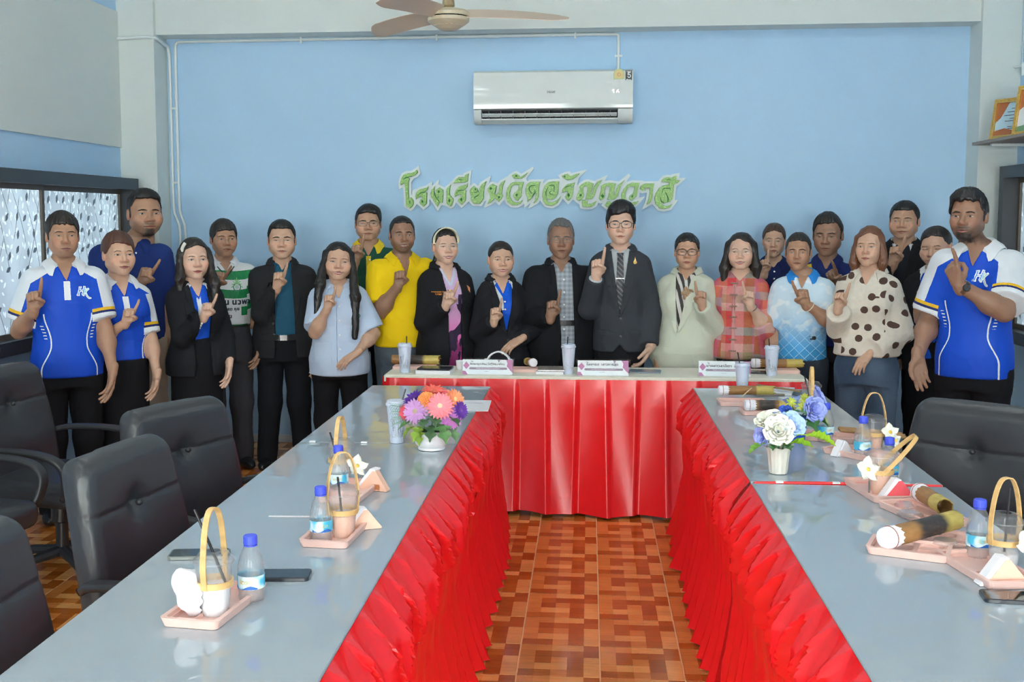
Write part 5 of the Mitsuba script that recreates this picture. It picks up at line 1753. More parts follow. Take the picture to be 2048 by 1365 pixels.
    def skirt(B, mat, label=None, **g):
        fn = skirt_sdf(B, g)
        B.part('skirt', simpler(nets(fn, (-.34, -.28, g.get('hem', .28) - .04), (.34, .28, B.H * .66), .0115), .001), mat, True, label)
        hx = .075 * B.k
        sk = lambda X: smax(cone(np.stack([np.abs(X[:, 0]), X[:, 1], X[:, 2]], 1), (hx, 0, B.H * .30), (hx, .012, .06), .058 * B.k, .036 * B.k), X[:, 2] - f32(B.H * .33), .01)
        B.part('lower_legs', simpler(nets(sk, (-.2, -.12, .0), (.2, .12, B.H * .35), .011), .001), cloth(B.skin, .5))
        B.shoes(hx)

    def shoes(B, x, mat='shoe_leather'):
        for s in (-1, 1):
            B.part('shoe', moved(SHOE, (s * x, .0, .002), rotz(s * .18), B.k), mat, True)

    def glasses(B, mat, w=.0265, hgt=.0185, r=.0011, rim=True, y=-.101, z=-.001):
        h = B.h
        for s in (-1, 1):
            t = np.linspace(0, 2 * PI, 33)
            e = lambda q: np.sign(q) * np.abs(q) ** .72
            p = np.stack([s * .0325 + w * e(np.cos(t)), y + .006 * np.abs((s * .0325 + w * np.cos(t)) / .06) ** 2, z + hgt * e(np.sin(t))], 1)
            p = B.headT((warp(p, {'wide': h.get('wide', 1)}), None))[0]
            B.part('glasses_frame', tube(p, r, 6, caps=False), mat, 60)
            c = p.mean(0)
            vv = np.vstack([p[:-1], c])
            i = np.arange(32)
            B.part('lens', (vv, np.stack([i, (i + 1) % 32, i * 0 + 32], 1)), 'lens')
            a = V(s * (.0325 + w) * h.get('wide', 1), y + .004, z + .006)
            tm = spline([a, V(s * .076 * h.get('wide', 1) + s * .003, -.03, z + .006), V(s * .079 * h.get('wide', 1) + s * .002, .012, z + .004)], 10)
            B.part('glasses_frame', B.headT((tube(tm, r, 6)[0], tube(tm, r, 6)[1])), mat, 60)
        b = spline([V(-.0065, y, z + .006), V(0, y - .003, z + .009), V(.0065, y, z + .006)], 8)
        B.part('glasses_frame', B.headT(tube(b, r * 1.2, 6)), mat, 60)


def local_print(B, fn):
    """A printed cloth: fn(x, y, z, arms) in the wearer's own frame; arms = [(t along the upper arm, its length, perpendicular offset xyz)]."""
    c, s = math.cos(B.yaw), math.sin(B.yaw)
    bx, by = float(B.base[0]), float(B.base[1])
    arms = []
    for k, sg in (('R', -1), ('L', 1)):
        S, E, W = B.arms[k]
        arms.append((sg, [float(q) for q in S], [float(q) for q in unit(E - S)], float(np.linalg.norm(E - S))))

    def tex(p, n, uv):
        x = c * (p.x - bx) + s * (p.y - by)
        y = -s * (p.x - bx) + c * (p.y - by)
        z = p.z
        out = []
        for sg, S, u, L in arms:
            dx, dy, dz = x - S[0], y - S[1], z - S[2]
            t = dx * u[0] + dy * u[1] + dz * u[2]
            out.append((sg, t, L, dx - t * u[0], dy - t * u[1], dz - t * u[2]))
        return fn(x, y, z, out)
    return proc(tex)


def hk_polo(B, end):
    sz, sh = float(B.sz), float(B.sh)
    blue, white, navy, gold = (.004, .062, .50), (.66, .70, .74), (.012, .018, .10), (.72, .42, .02)
    oz = (.62, -.18, .72)

    def fn(x, y, z, arms):
        ax = dr.abs(x)
        col = mix(blue, (.003, .046, .42), fbm(x * 9, z * 3, 1.0, 2) * .6)
        ln = .118 - .030 * smoothstep(sz - .20, sz - .34, z) + .05 * smoothstep(sz - .36, sz - .50, z)
        low = z < sz - .20
        col = dr.select(low & (dr.abs(ax - ln) < .0035), mi.Color3f(*white), col)
        tick = (z * 62 - dr.floor(z * 62) < .35) & (dr.abs(ax - ln - .024) < .008) & (z < sz - .25) & (z > sz - .33)
        col = dr.select(tick, mi.Color3f(*white), col)
        wline = sz + .036 - (ax - .05) * .62
        col = dr.select((z > wline) & (z < wline + .3), mi.Color3f(*white), col)
        for sg, t, L, qx, qy, qz in arms:
            on = (sg * x > sh * .80) & (t > -.03)
            r = dr.sqrt(qx * qx + qy * qy + qz * qz) + 1e-6
            cs = (qx * oz[0] * sg + qy * oz[1] + qz * oz[2]) / r
            body = dr.select(cs > .42, mi.Color3f(*white), mi.Color3f(*blue))
            e = end * L - t
            body = dr.select(e < .052, mi.Color3f(*gold), body)
            body = dr.select(e < .036, mi.Color3f(*navy), body)
            body = dr.select(e < .024, mi.Color3f(*white), body)
            col = dr.select(on & (t > .01) & (r < .105) & (e > -.012), body, col)
        return col
    return local_print(B, fn)


def hk_logo(B, fn, x, z, s=1.0):
    """The two interlocked white italic letters on the chest, mint inside."""
    sk = lambda pts: [(x + (a + .28 * b) * s, z + b * s) for a, b in pts]
    H_ = [stroke(sk([(-.024, -.020), (-.022, .020)]), .0075 * s, 6), stroke(sk([(-.002, -.018), (-.001, .024)]), .0075 * s, 6), stroke(sk([(-.026, .001), (.002, .004)]), .006 * s, 6), stroke(sk([(-.030, -.019), (-.018, -.020)]), .004 * s, 4), stroke(sk([(-.028, .020), (-.017, .021)]), .004 * s, 4)]
    K_ = [stroke(sk([(.004, -.024), (.006, .014)]), .007 * s, 6), stroke(sk([(.007, -.008), (.016, .004), (.022, .012)]), .006 * s, 10), stroke(sk([(.010, -.004), (.020, -.022), (.034, -.036), (.046, -.038)]), .0065 * s, 16, .5)]
    u = shapely.union_all(H_ + K_)
    B.stick('chest_logo', fn, u.buffer(.0022 * s), cloth((.80, .84, .86), .6), .0025, .01, label='white interlocked HK letters')
    B.stick('chest_logo', fn, shapely.union_all(K_).buffer(-.0014 * s), cloth((.35, .66, .66), .6), .0034, .01)
    B.stick('chest_logo', fn, shapely.union_all(H_).buffer(-.0018 * s), cloth((.10, .25, .66), .6), .0030, .01)


NAVY_TR, BLACK_TR, GREY_TR = (.010, .011, .016), (.006, .006, .008), (.045, .045, .052)
WHITE = (.70, .73, .76)
TONE = {'fair': (.60, .385, .285), 'light': (.53, .325, .225), 'mid': (.455, .262, .172), 'tan': (.37, .205, .130), 'dark': (.275, .150, .098)}

# ---------------------------------------------------------------- the twenty-two, from the left
def short(seed, **k):
    return {'kind': 'short', 'seed': seed, 'top': .017, 'side': .0065, 'burns': 1, **k}


# 1 --- man in blue and white polo, far left
B = Person(1, 'man in blue and white team polo at the far left of the group', TONE['tan'], w=1.06, belly=.01, brow=.8, eye=.62, lip=(.26, .12, .10),
           beard={'mustache': .30, 'chin': .35}, face={'wide': .98, 'nose_w': .25}, hair_c=SOFT_BLACK, hair=short(1, hairline=.070, part=-.01, fringe=.012, curve=-.32, jag=2.2, top=.016, side=.008, rough=.0045))
fn = B.polo(pbr('hk_cloth', hk_polo(B, .80), .62, .35), cloth(WHITE, .7), hem=B.H * .475, sleeve=.80, vee=.105, placket=cloth(WHITE, .7), flare=.012, r=(.072, .078, .05), wrinkle=.005, collar={'fall': .050, 'tip': .030, 'gap': 30})
hk_logo(B, fn, .082, B.sz - .085, 1.0)
B.trousers(cloth(BLACK_TR), belt='black_metal')

# 2 --- woman with reddish brown hair in the same polo
B = Person(2, 'woman with reddish brown hair in blue and white team polo', TONE['light'], fem=True, w=1.03, eye=.80, smile=.22, hip=1.02, waist=.92, deep=1.05,
           face={'wide': 1.03, 'cheek': .4, 'jaw': 1.04}, hair_c=RED_BROWN, hair={'kind': 'updo', 'seed': 2, 'top': .020, 'side': .009, 'hairline': .066, 'part': -.02, 'curve': -.30, 'low': -.05, 'bun': (0, .112, -.01, .028), 'rough': .004})
fn = B.polo(pbr('hk_cloth_2', hk_polo(B, .86), .62, .35), cloth(WHITE, .7), hem=B.H * .545, sleeve=.86, vee=.10, placket=cloth(WHITE, .7), r=(.066, .070, .05), collar={'fall': .044, 'tip': .024, 'gap': 32}, buttons=2)
B.skirt(cloth(BLACK_TR), hem=.20)

# 3 --- tall bearded man, navy polo
B = Person(3, 'tall bearded man in plain navy polo and khaki trousers by the left window', TONE['tan'], w=1.12, lean=.085, dx=-.085, belly=.03, brow=1.15, eye=.78, smile=.25, beard={'mustache': .62, 'chin': .85, 'jaw': .25, 'wide': .026},
           face={'wide': 1.06, 'cheek': .7, 'jaw': 1.06}, neck_w=1.12, arm_w=1.12, R={**POSE[3]['R'], 'out': .9}, hair=short(3, hairline=.080, top=.020, quiff=.010, side=.004, curve=-.10, rough=.004))
fn = B.polo(cloth((.012, .030, .150), .8), cloth((.012, .030, .150), .8), hem=B.H * .50, sleeve=.82, vee=.06, vee_w=.026, r=(.070, .066, .05), collar={'fall': .036, 'gap': 24})
B.trousers(cloth((.42, .33, .25), .85), belt='black_metal')

# 4 --- woman in black blazer with a white hair clip
B = Person(4, 'woman with long dark hair, white hair clip and black blazer', TONE['fair'], fem=True, w=0.98, smile=.30, eye=.80, deep=1.05, hip=1.05, face={'wide': 1.02, 'cheek': .3}, hair_c=SOFT_BLACK, lip=(.40, .10, .09),
           hair={'kind': 'long', 'seed': 4, 'side': .005, 'top': .014, 'len': -.22, 'len_l': -.24, 'len_r': -.31, 'hairline': .082, 'curve': -.42, 'part': .012, 'front_r': .14, 'front_l': .06, 'spread': .012, 'rough': .003, 'wave': .6})
sf = B.shirt(cloth((.006, .075, .52), .65), name='polo', hem=B.H * .59, off=.006, sleeve=None, cut=([B.nb - .09, B.nb, B.nb + .05], [-.004, .034, .045]))
B.collar(sf, cloth(WHITE, .7), fall=.040, tip=.026, gap=30)
B.stick('placket', sf, pg((-.014, B.nb - .07), (.010, B.nb - .07), (.010, B.nb - .21), (-.014, B.nb - .21)), cloth(WHITE, .7), .003)
for i in range(2):
    B.button(sf, .012, B.nb - .12 - .06 * i)
B.jacket(cloth((.0095, .0105, .0135), .8), vee=B.H * .60, vw=.048, low=.055, closed=.045, hem=B.H * .475, lapel=.052, flap=False, flare=.015, c=.01)
for dz in (0, .022, .044):
    S, E, W = B.arms['R']
    B.part('cuff_button', moved(sph_mesh(.0065), E + (W - E) * (.62 + dz * 2.2) + V(.008, -.052, -.018 + dz * .3)), 'white_button', True)
B.skirt(cloth(BLACK_TR), hem=.12, off=.011)
cl = spline([V(-.058, -.045, .098), V(-.071, -.038, .075), V(-.078, -.030, .048)], 10)
B.part('hair_clip', B.headT(tube(cl, None, flat=(.010, .003), up=(-.8, -.6, .2))), cloth((.72, .70, .62), .25, .6), 50, 'white hair clip')

# 5 --- man in green and white hooped football shirt
B = Person(5, 'man in green and white hooped football shirt with a wristwatch', TONE['tan'], w=1.06, belly=.025, smile=.12, eye=.72, beard={'mustache': .15}, face={'wide': 1.03, 'cheek': .5}, arm_w=1.06, R={**POSE[5]['R'], 'out': .5},
           hair_c=SOFT_BLACK, hair=short(5, hairline=.070, part=.03, fringe=.014, curve=-.34, top=.020, side=.008))
_z0, _sh = float(B.sz), float(B.sh)


def hoops(x, y, z, arms):
    g, w = (.010, .190, .060), (.66, .69, .70)
    wav = .004 * dr.sin(x * 26) + .004 * noise(x * 14, z * 6, 2.0)
    u = z + wav
    gr = ((u < _z0 + .000) & (u > _z0 - .056)) | ((u < _z0 - .118) & (u > _z0 - .172)) | ((u < _z0 - .335) & (u > _z0 - .395)) | ((u < _z0 - .450) & (u > _z0 - .60))
    gr = gr | ((u < _z0 - .225) & (u > _z0 - .280) & (x > .085))
    for sg, t, L, qx, qy, qz in arms:
        on = (sg * x > _sh * .86) & (t > -.02)
        s = ((t > -.02) & (t < .012)) | ((t > .055) & (t < .105)) | ((t > .150) & (t < .200))
        gr = dr.select(on, s, gr)
    k = .82 + .3 * noise(x * 160, z * 60, 1.0)
    return dr.select(gr, mi.Color3f(*g) * k, mi.Color3f(*w))


fn = B.polo(pbr('hoop_cloth', local_print(B, hoops), .6, .35), cloth(WHITE, .7), hem=B.H * .585, sleeve=.80, vee=.075, r=(.068, .072, .05), collar={'fall': .030, 'gap': 30, 'tip': .012}, buttons=0)
for s in (-1, 1):
    B.stick('neck_trim', fn, stroke([(s * .052, B.nb - .035), (s * .028, B.nb - .066), (0, B.nb - .098)], .006, 12), cloth((.02, .03, .03)), .003)
em = shapely.Point(.062, B.sz - .105)
B.stick('club_emblem', fn, em.buffer(.026).difference(em.buffer(.019)), cloth((.10, .22, .16), .6), .0025, .01, label='green round emblem with a palm crown')
B.stick('club_emblem', fn, em.buffer(.013), cloth((.40, .52, .46), .6), .0025, .01)
B.stick('club_emblem', fn, shapely.union_all([stroke([(.062, B.sz - .080), (.062 + .036 * math.sin(a), B.sz - .080 + .034 * math.cos(a) - .02 * abs(a))], .006, 6) for a in np.linspace(-1.5, 1.5, 9)]), cloth((.22, .48, .22), .6), .0025, .01)
SHIRT_TEXT = (fn, B)
B.trousers(cloth(GREY_TR), belt='black_metal', buckle='black_metal', top=B.H * .605)
st_, wf = watch(B, 'L', .030 * B.k, (.3, -1, .1))
B.part('watch_strap', st_, 'shoe_leather', 40)
B.part('watch_case', wf, 'steel', 40)

# 6 --- man in dark blazer over teal shirt
B = Person(6, 'man in charcoal blazer open over a teal shirt with silver belt buckle', TONE['light'], w=1.10, belly=.03, brow=1.1, eye=.55, face={'wide': 1.05, 'cheek': .7, 'jaw': 1.04}, neck_w=1.1,
           hair=short(6, hairline=.074, top=.016, side=.005, curve=-.12, quiff=.006))
sf = B.shirt(cloth((.010, .075, .135), .7), hem=B.H * .50, off=.008, sleeve=None, cut=([B.nb - .06, B.nb, B.nb + .05], [-.004, .026, .045]))
B.collar(sf, cloth((.010, .070, .125), .7), fall=.032, tip=.020, gap=24)
B.jacket(cloth((.016, .017, .019), .85), vee=B.H * .60, vw=.050, low=.075, closed=.062, hem=B.H * .455, lapel=.050, btn=(), flare=.016, c=.012)
B.button(B.full, -.062, B.H * .60, .008, 'dark_button')
B.button(B.full, -.058, B.H * .555, .008, 'dark_button')
B.trousers(cloth((.006, .007, .010)), belt='black_metal', buckle='steel', top=B.H * .555, off=.011, leg=1.02, foot_x=.125)

# 7 --- woman in pale blue short sleeved shirt, very long black hair
B = Person(7, 'smiling woman with very long black hair in a pale blue short sleeved shirt', TONE['light'], fem=True, w=1.12, smile=1.0, eye=.62, deep=1.10, belly=.03, waist=1.0, hip=1.10, bust=1.4, arm_w=1.12, face={'wide': 1.10, 'cheek': .9, 'jaw': 1.05},
           L={**POSE[7]['L'], 'out': .8, 'palm': (0, .6, -1)}, roll=4, hair={'kind': 'long', 'seed': 7, 'side': .004, 'top': .012, 'len': -.30, 'len_l': -.33, 'len_r': -.47, 'front_r': .19, 'front_l': .15, 'hairline': .078, 'curve': -.40, 'part': .0, 'spread': .030, 'rough': .0025, 'wave': .3})
PALE = cloth((.46, .555, .70), .75)
fn = B.polo(PALE, PALE, hem=B.H * .455, sleeve=.88, vee=.10, vee_w=.036, r=(.074, .082, .05), flare=.02, collar={'fall': .044, 'tip': .030, 'gap': 32}, buttons=0, hem_curve=.02)
for i in range(5):
    B.button(fn, .004, B.nb - .13 - .085 * i, .005)
B.stick('shirt_front', fn, pg((-.014, B.nb - .11), (-.011, B.nb - .11), (-.011, B.H * .46), (-.014, B.H * .46)), cloth((.40, .49, .63), .75), .0025)
for s in (-1, 1):
    B.stick('pocket', fn, pg((s * .04, B.H * .60), (s * .145, B.H * .60), (s * .145, B.H * .49), (s * .04, B.H * .49)), PALE, .003, .02, .003)
B.stick('school_badge', fn, shapely.Point(.112, B.sz - .135).buffer(.016), cloth((.03, .20, .12), .6), .003)
B.stick('school_badge', fn, shapely.Point(.112, B.sz - .135).buffer(.010), cloth((.55, .62, .58), .6), .0036)
B.trousers(cloth(BLACK_TR), leg=1.12)

# 8 --- man in green and yellow polo with glasses, at the back
B = Person(8, 'man with glasses in dark green polo with yellow collar, standing at the back', TONE['mid'], w=1.12, belly=.03, eye=.68, brow=1.1, face={'wide': 1.07, 'cheek': .8, 'jaw': 1.06}, neck_w=1.12, hair=short(8, hairline=.074, top=.019, side=.006, quiff=.010, lean=.06, rough=.005))
_z8 = float(B.sz)


def green_yellow(x, y, z, arms):
    d = .26 - z + _z8 - .34 + dr.abs(x) * .6
    col = mix((.006, .060, .038), (.008, .072, .044), noise(x * 30, z * 30, 1.0))
    yel = (z < _z8 - .17 + .9 * (dr.abs(x) - .10)) & (dr.abs(x) > .06)
    return dr.select(yel, mi.Color3f(.72, .50, .02), col)


fn = B.polo(pbr('green_cloth', local_print(B, green_yellow), .7, .3), cloth((.78, .55, .02), .7), hem=B.H * .49, sleeve=.82, vee=.085, placket=cloth((.78, .55, .02), .7), r=(.070, .070, .05), collar={'fall': .036, 'gap': 26, 'tip': .020})
B.glasses(cloth((.05, .035, .03), .3, .6), w=.027, hgt=.017)
B.trousers(cloth(BLACK_TR), belt='black_metal')

# 9 --- man in bright yellow polo
B = Person(9, 'smiling man in bright yellow polo and faded jeans', TONE['dark'], w=1.10, belly=.045, smile=.95, eye=.70, brow=1.2, beard={'mustache': .25, 'chin': .3, 'jaw': .28}, face={'wide': 1.02, 'cheek': .5, 'nose_w': .3}, neck_w=1.1, arm_w=1.14,
           hair=short(9, hairline=.080, top=.012, side=.004, curve=-.18, rough=.003))
YEL = cloth((.80, .55, .006), .8)
fn = B.polo(YEL, YEL, hem=B.H * .50, sleeve=.84, vee=.10, vee_w=.034, placket=YEL, r=(.074, .074, .05), flare=.012, collar={'fall': .044, 'gap': 30, 'tip': .022}, buttons=0)
S, E, W = B.arms['R']
DENIM = {'a': (.075, .105, .135), 'b': (.17, .21, .245)}


def denim(a, b):
    return lambda p, n, uv: mix(a, b, smoothstep(.3, .8, fbm(p.x * 7, p.y * 7, p.z * 3.5, 3)) * .8 + .2 * noise(p.x * 400, p.y * 400, p.z * 120))


B.trousers(pbr('faded_denim', proc(denim((.060, .085, .110), (.20, .235, .26))), .85, .2), belt='black_metal')
ch = [V(.052 * math.sin(a) * B.k, .012 - .055 * math.cos(a), B.nb - .004 - .055 * (math.cos(a) > 0) * math.cos(a) ** 2) for a in np.linspace(-2.2, 2.2, 24)]
B.part('neck_chain', tube(ch, .0026, 6), cloth((.10, .06, .04), .5), 50)

# 10 --- woman with headband, black jacket, pink dress
B = Person(10, 'woman with cream headband, glasses and black jacket over a pink patterned dress', TONE['fair'], fem=True, w=0.93, smile=1.0, eye=.55, deep=1.10, belly=.02, waist=1.0, hip=1.08, bust=1.2, face={'wide': 1.04, 'cheek': .6}, lip=(.45, .10, .10), hand=1.1,
           L={**POSE[10]['L']}, hair={'kind': 'tied', 'seed': 10, 'side': .005, 'top': .013, 'hairline': .076, 'curve': -.30, 'low': -.05, 'tail': -.05, 'rough': .003})
_z10 = float(B.sz)


def pink_dress(x, y, z, arms):
    t = smoothstep(_z10 - .05, _z10 - .50, z)
    col = mix((.62, .44, .66), (.78, .10, .42), t)
    f = fbm(x * 11 + 3, z * 8, 2.0, 2)
    g = dr.abs(2 * noise(x * 9 + 1, z * 7 + x * 5, 5.0) - 1)
    pat = ((g < .13) & (z < _z10 - .10)) | ((f > .64) & (z < _z10 - .16))
    return dr.select(pat, mi.Color3f(.030, .016, .045), col)


sf = B.shirt(pbr('dress_cloth', local_print(B, pink_dress), .7, .3), name='dress', hem=B.H * .40, off=.006, sleeve=None, cut=([B.nb - .10, B.nb, B.nb + .05], [-.004, .036, .05]))
B.stick('collar_edge', sf, shapely.union_all([stroke([(s * .044, B.nb - .005), (s * .028, B.nb - .05), (0, B.nb - .105)], .012, 12) for s in (-1, 1)]), cloth((.55, .60, .70), .7), .003)
B.jacket(cloth((.0105, .0105, .013), .92), vee=B.H * .64, vw=.050, low=.050, closed=.042, hem=B.H * .455, lapel=None, flap=False, flare=.02, r=(.074, .066, .046), c=.02)
B.glasses(cloth((.55, .50, .42), .2, .7), w=.028, hgt=.0175, r=.0009)
hb = [V(.0815 * math.cos(a), -.024 - .012 * math.sin(a), .030 + .0865 * math.sin(a) + .010) for a in np.linspace(-.25, PI + .25, 40)]
B.part('headband', B.headT(tube(hb, None, flat=(.0105, .0035), up=(0, .2, 1))), cloth((.66, .64, .48), .7), 50, 'cream headband')
B.skirt(cloth((.30, .04, .16)), hem=.25)
B.part('ring', moved((tube([V(.0125 * math.cos(a), .0125 * math.sin(a), 0) for a in np.linspace(0, 2 * PI, 20)], .002, 6)), B.arms['R'][2] + V(.012, -.035, .088)), 'gold', 50)
TEXT10 = B

# 11 --- woman with hair tied back, black blazer, blue polo
B = Person(11, 'smiling woman with hair tied back, black suit jacket over a white and blue polo', TONE['light'], fem=True, w=0.82, smile=1.0, eye=.72, deep=1.08, belly=.015, waist=.96, hip=1.06, bust=1.3, face={'wide': 1.06, 'cheek': .5, 'jaw': 1.02}, lip=(.48, .13, .12),
           L={**POSE[11]['L'], 'out': 1.1, 'palm': (0, .6, -.9)}, hair_c=SOFT_BLACK, hair={'kind': 'updo', 'seed': 11, 'top': .009, 'side': .003, 'hairline': .070, 'curve': -.35, 'low': -.04, 'bun': (.0, .118, .0, .026), 'rough': .002, 'jag': .4})
sf = B.shirt(cloth((.006, .090, .58), .6), name='polo', hem=B.H * .50, off=.006, sleeve=None, cut=([B.nb - .085, B.nb, B.nb + .05], [-.004, .034, .045]))
B.collar(sf, cloth(WHITE, .7), fall=.044, tip=.030, gap=30)
B.stick('placket', sf, pg((-.044, B.nb - .03), (-.006, B.nb - .095), (-.004, B.nb - .17), (-.020, B.nb - .17), (-.050, B.nb - .08)), cloth(WHITE, .7), .003)
for i in range(2):
    B.button(sf, .004, B.nb - .12 - .045 * i)
B.jacket(cloth((.0115, .0115, .0145), .85), vee=B.H * .615, vw=.056, low=.02, hem=B.H * .42, btn=(B.H * .60, B.H * .52), lapel=.052, flap=False, flare=.03, r=(.072, .064, .047), c=.015)
B.skirt(cloth(BLACK_TR), hem=.2)

# 12 --- grey haired man in black suit
B = Person(12, 'man with brush cut grey hair, glasses and black suit over checked shirt', TONE['dark'] + 0 * np.zeros(3), w=1.22, belly=.02, eye=.60, brow=.9, brow_c=(.06, .055, .05), face={'wide': .98, 'jaw': .98, 'long': 1.02, 'nose': .4, 'nose_w': .2}, neck_w=1.0,
           R={**POSE[12]['R'], 'out': .5}, hair_c=GREY_HAIR, hair=short(12, hairline=.080, top=.019, side=.005, curve=-.10, rough=.0065, jag=2.5))


def checks(p, n, uv):
    u, v = p.x * 230, p.z * 230
    k = .5 + .25 * dr.sin(u) + .25 * dr.sin(v)
    return mix((.20, .225, .26), (.40, .43, .47), k)


GREYC = pbr('checked_cloth', proc(checks), .75, .25)
sf = B.shirt(GREYC, hem=B.H * .51, off=.006, sleeve=None, cut=([B.nb - .075, B.nb, B.nb + .05], [-.004, .030, .046]))
B.collar(sf, GREYC, fall=.036, tip=.026, gap=26)
for i in range(5):
    B.button(sf, .012, B.nb - .10 - .075 * i, .0055)
B.jacket(cloth((.0075, .0085, .0105), .85), vee=B.H * .56, vw=.052, low=.070, closed=.042, hem=B.H * .43, lapel=.055, flap=False, flare=.02, r=(.072, .062, .046), c=.035)
B.trousers(cloth(BLACK_TR), belt='black_metal')
B.glasses(cloth((.12, .11, .11), .25, .7), w=.027, hgt=.0165)
B.part('ring', moved((tube([V(.0125 * math.cos(a), .0125 * math.sin(a), 0) for a in np.linspace(0, 2 * PI, 20)], .003, 6)), B.arms['R'][2] + V(.010, -.040, .092)), 'gold', 50, 'gold ring')

# 13 --- man in dark grey suit and tie, centre
B = Person(13, 'tall man in dark grey suit with striped tie and black rimmed glasses, at the centre', TONE['fair'], w=0.7, eye=.62, smile=.2, face={'wide': .98, 'jaw': .96, 'long': 1.0}, neck_w=.95, R={**POSE[13]['R'], 'out': .25},
           hair_c=(.007, .0065, .007), hair=short(13, hairline=.066, top=.026, side=.009, quiff=.012, lean=.05, part=.03, fringe=.0, curve=-.25, rough=.004))
sf = B.shirt(cloth((.44, .48, .50), .7), hem=B.H * .50, off=.006, sleeve={'R': 1.93, 'L': 1.5}, sleeve_off=-.003, r=(.060, .052, .040), cut=([B.nb - .035, B.nb, B.nb + .05], [-.004, .016, .040]))
B.collar(sf, cloth((.46, .50, .52), .7), fall=.034, tip=.036, gap=14)


def tie_stripe(p, n, uv):
    u = (p.x + p.z) * 34
    f = u - dr.floor(u)
    return mix((.030, .031, .038), (.13, .13, .145), smoothstep(.5, .56, f) * (1 - smoothstep(.86, .92, f)))


TIE = pbr('tie_silk', proc(tie_stripe), .5, .4)
B.stick('tie', sf, pg((-.018, B.nb - .048), (.018, B.nb - .048), (.030, B.nb - .36), (0, B.nb - .40), (-.030, B.nb - .36)), TIE, .007, .012, .004)
B.stick('tie', sf, pg((-.021, B.nb - .020), (.021, B.nb - .020), (.014, B.nb - .054), (-.014, B.nb - .054)), TIE, .013, .010, .008)
B.stick('tie_clip', sf, pg((-.026, B.nb - .168), (.026, B.nb - .168), (.026, B.nb - .174), (-.026, B.nb - .174)), 'steel', .011, .012, .003)
B.jacket(cloth((.034, .038, .046), .8), vee=B.H * .60, vw=.050, low=.060, hem=B.H * .475, btn=(B.H * .598, B.H * .535), lapel=.056, closed=-.01, flare=.012, r=(.066, .056, .043), label='fitted dark grey suit jacket')
B.stick('lapel_pin', B.full, shapely.union_all([shapely.Point(.088, B.sz - .012).buffer(.011), pg((.082, B.sz - .004), (.094, B.sz - .004), (.088, B.sz + .022))]), 'gold', .0085, .008, .003, label='gold lapel pin')
B.trousers(cloth((.010, .010, .013)))
B.glasses(cloth((.010, .009, .010), .25, .6), w=.0275, hgt=.0185, r=.0017)

# 14 --- woman in cream blazer
B = Person(14, 'woman with black glasses and cream blazer with a beige fabric rose', TONE['mid'], fem=True, w=1.02, eye=.68, deep=1.12, belly=.02, waist=1.0, hip=1.08, bust=1.2, face={'wide': 1.0, 'jaw': .98}, lip=(.34, .11, .09),
           L={**POSE[14]['L'], 'out': .4}, hair={'kind': 'updo', 'seed': 14, 'top': .012, 'side': .006, 'hairline': .072, 'curve': -.25, 'low': -.05, 'bun': (.03, .112, -.03, .03), 'rough': .004})


def zebra(p, n, uv):
    u = p.x * 150 + 3 * noise(p.x * 22, p.z * 16, 1.0)
    return mix((.05, .045, .045), (.60, .58, .55), smoothstep(.42, .55, .5 + .5 * dr.sin(u * 1.1 + p.z * 40)))


ZB = pbr('striped_blouse', proc(zebra), .7, .3)
sf = B.shirt(ZB, name='blouse', hem=B.H * .52, off=.006, sleeve=None, cut=([B.nb - .05, B.nb, B.nb + .05], [-.004, .026, .045]))
B.collar(sf, ZB, fall=.036, tip=.03, gap=24)
CRM = cloth((.555, .575, .470), .75)
B.jacket(CRM, vee=B.H * .60, vw=.046, low=.035, hem=B.H * .43, lapel=.058, btn=(), flare=.03, r=(.076, .068, .048), flap=True, c=-.045)
for j in range(9):
    a = j * 2.4
    r = .006 + .0030 * j
    pet = trimesh.creation.icosphere(subdivisions=2, radius=1.0)
    v = np.asarray(pet.vertices) * [.017, .006, .014]
    R = rotz(a * .3) @ roty(a) @ rotx(.5)
    y = float(hit_front(B.full, np.array([[.010, B.sz - .055]]))[0])
    B.part('rose_petal', (v @ R.T + V(.010 + r * math.cos(a), y - .020 + j * .001, B.sz - .055 + r * math.sin(a)), np.asarray(pet.faces)), cloth((.36, .24, .15), .8), True)
B.skirt(cloth((.030, .022, .020)), hem=.3)
B.glasses(cloth((.010, .009, .010), .25, .6), w=.0285, hgt=.0195, r=.0018)

# 15 --- woman in chequered handwoven jacket
B = Person(15, 'smiling woman in a red, pink and green chequered jacket', TONE['fair'], fem=True, w=0.97, smile=1.0, eye=.68, deep=1.10, belly=.02, waist=1.0, hip=1.08, bust=1.1, face={'wide': 1.06, 'cheek': .6, 'jaw': 1.02}, lip=(.46, .12, .12), arm_w=1.05,
           L={**POSE[15]['L'], 'out': .35}, hair_c=SOFT_BLACK, hair={'kind': 'long', 'seed': 15, 'side': .007, 'top': .013, 'len': -.20, 'len_l': -.235, 'len_r': -.185, 'hairline': .084, 'curve': -.48, 'part': -.012, 'front_l': .055, 'front_r': .045, 'spread': .020, 'rough': .0025, 'wave': .3})


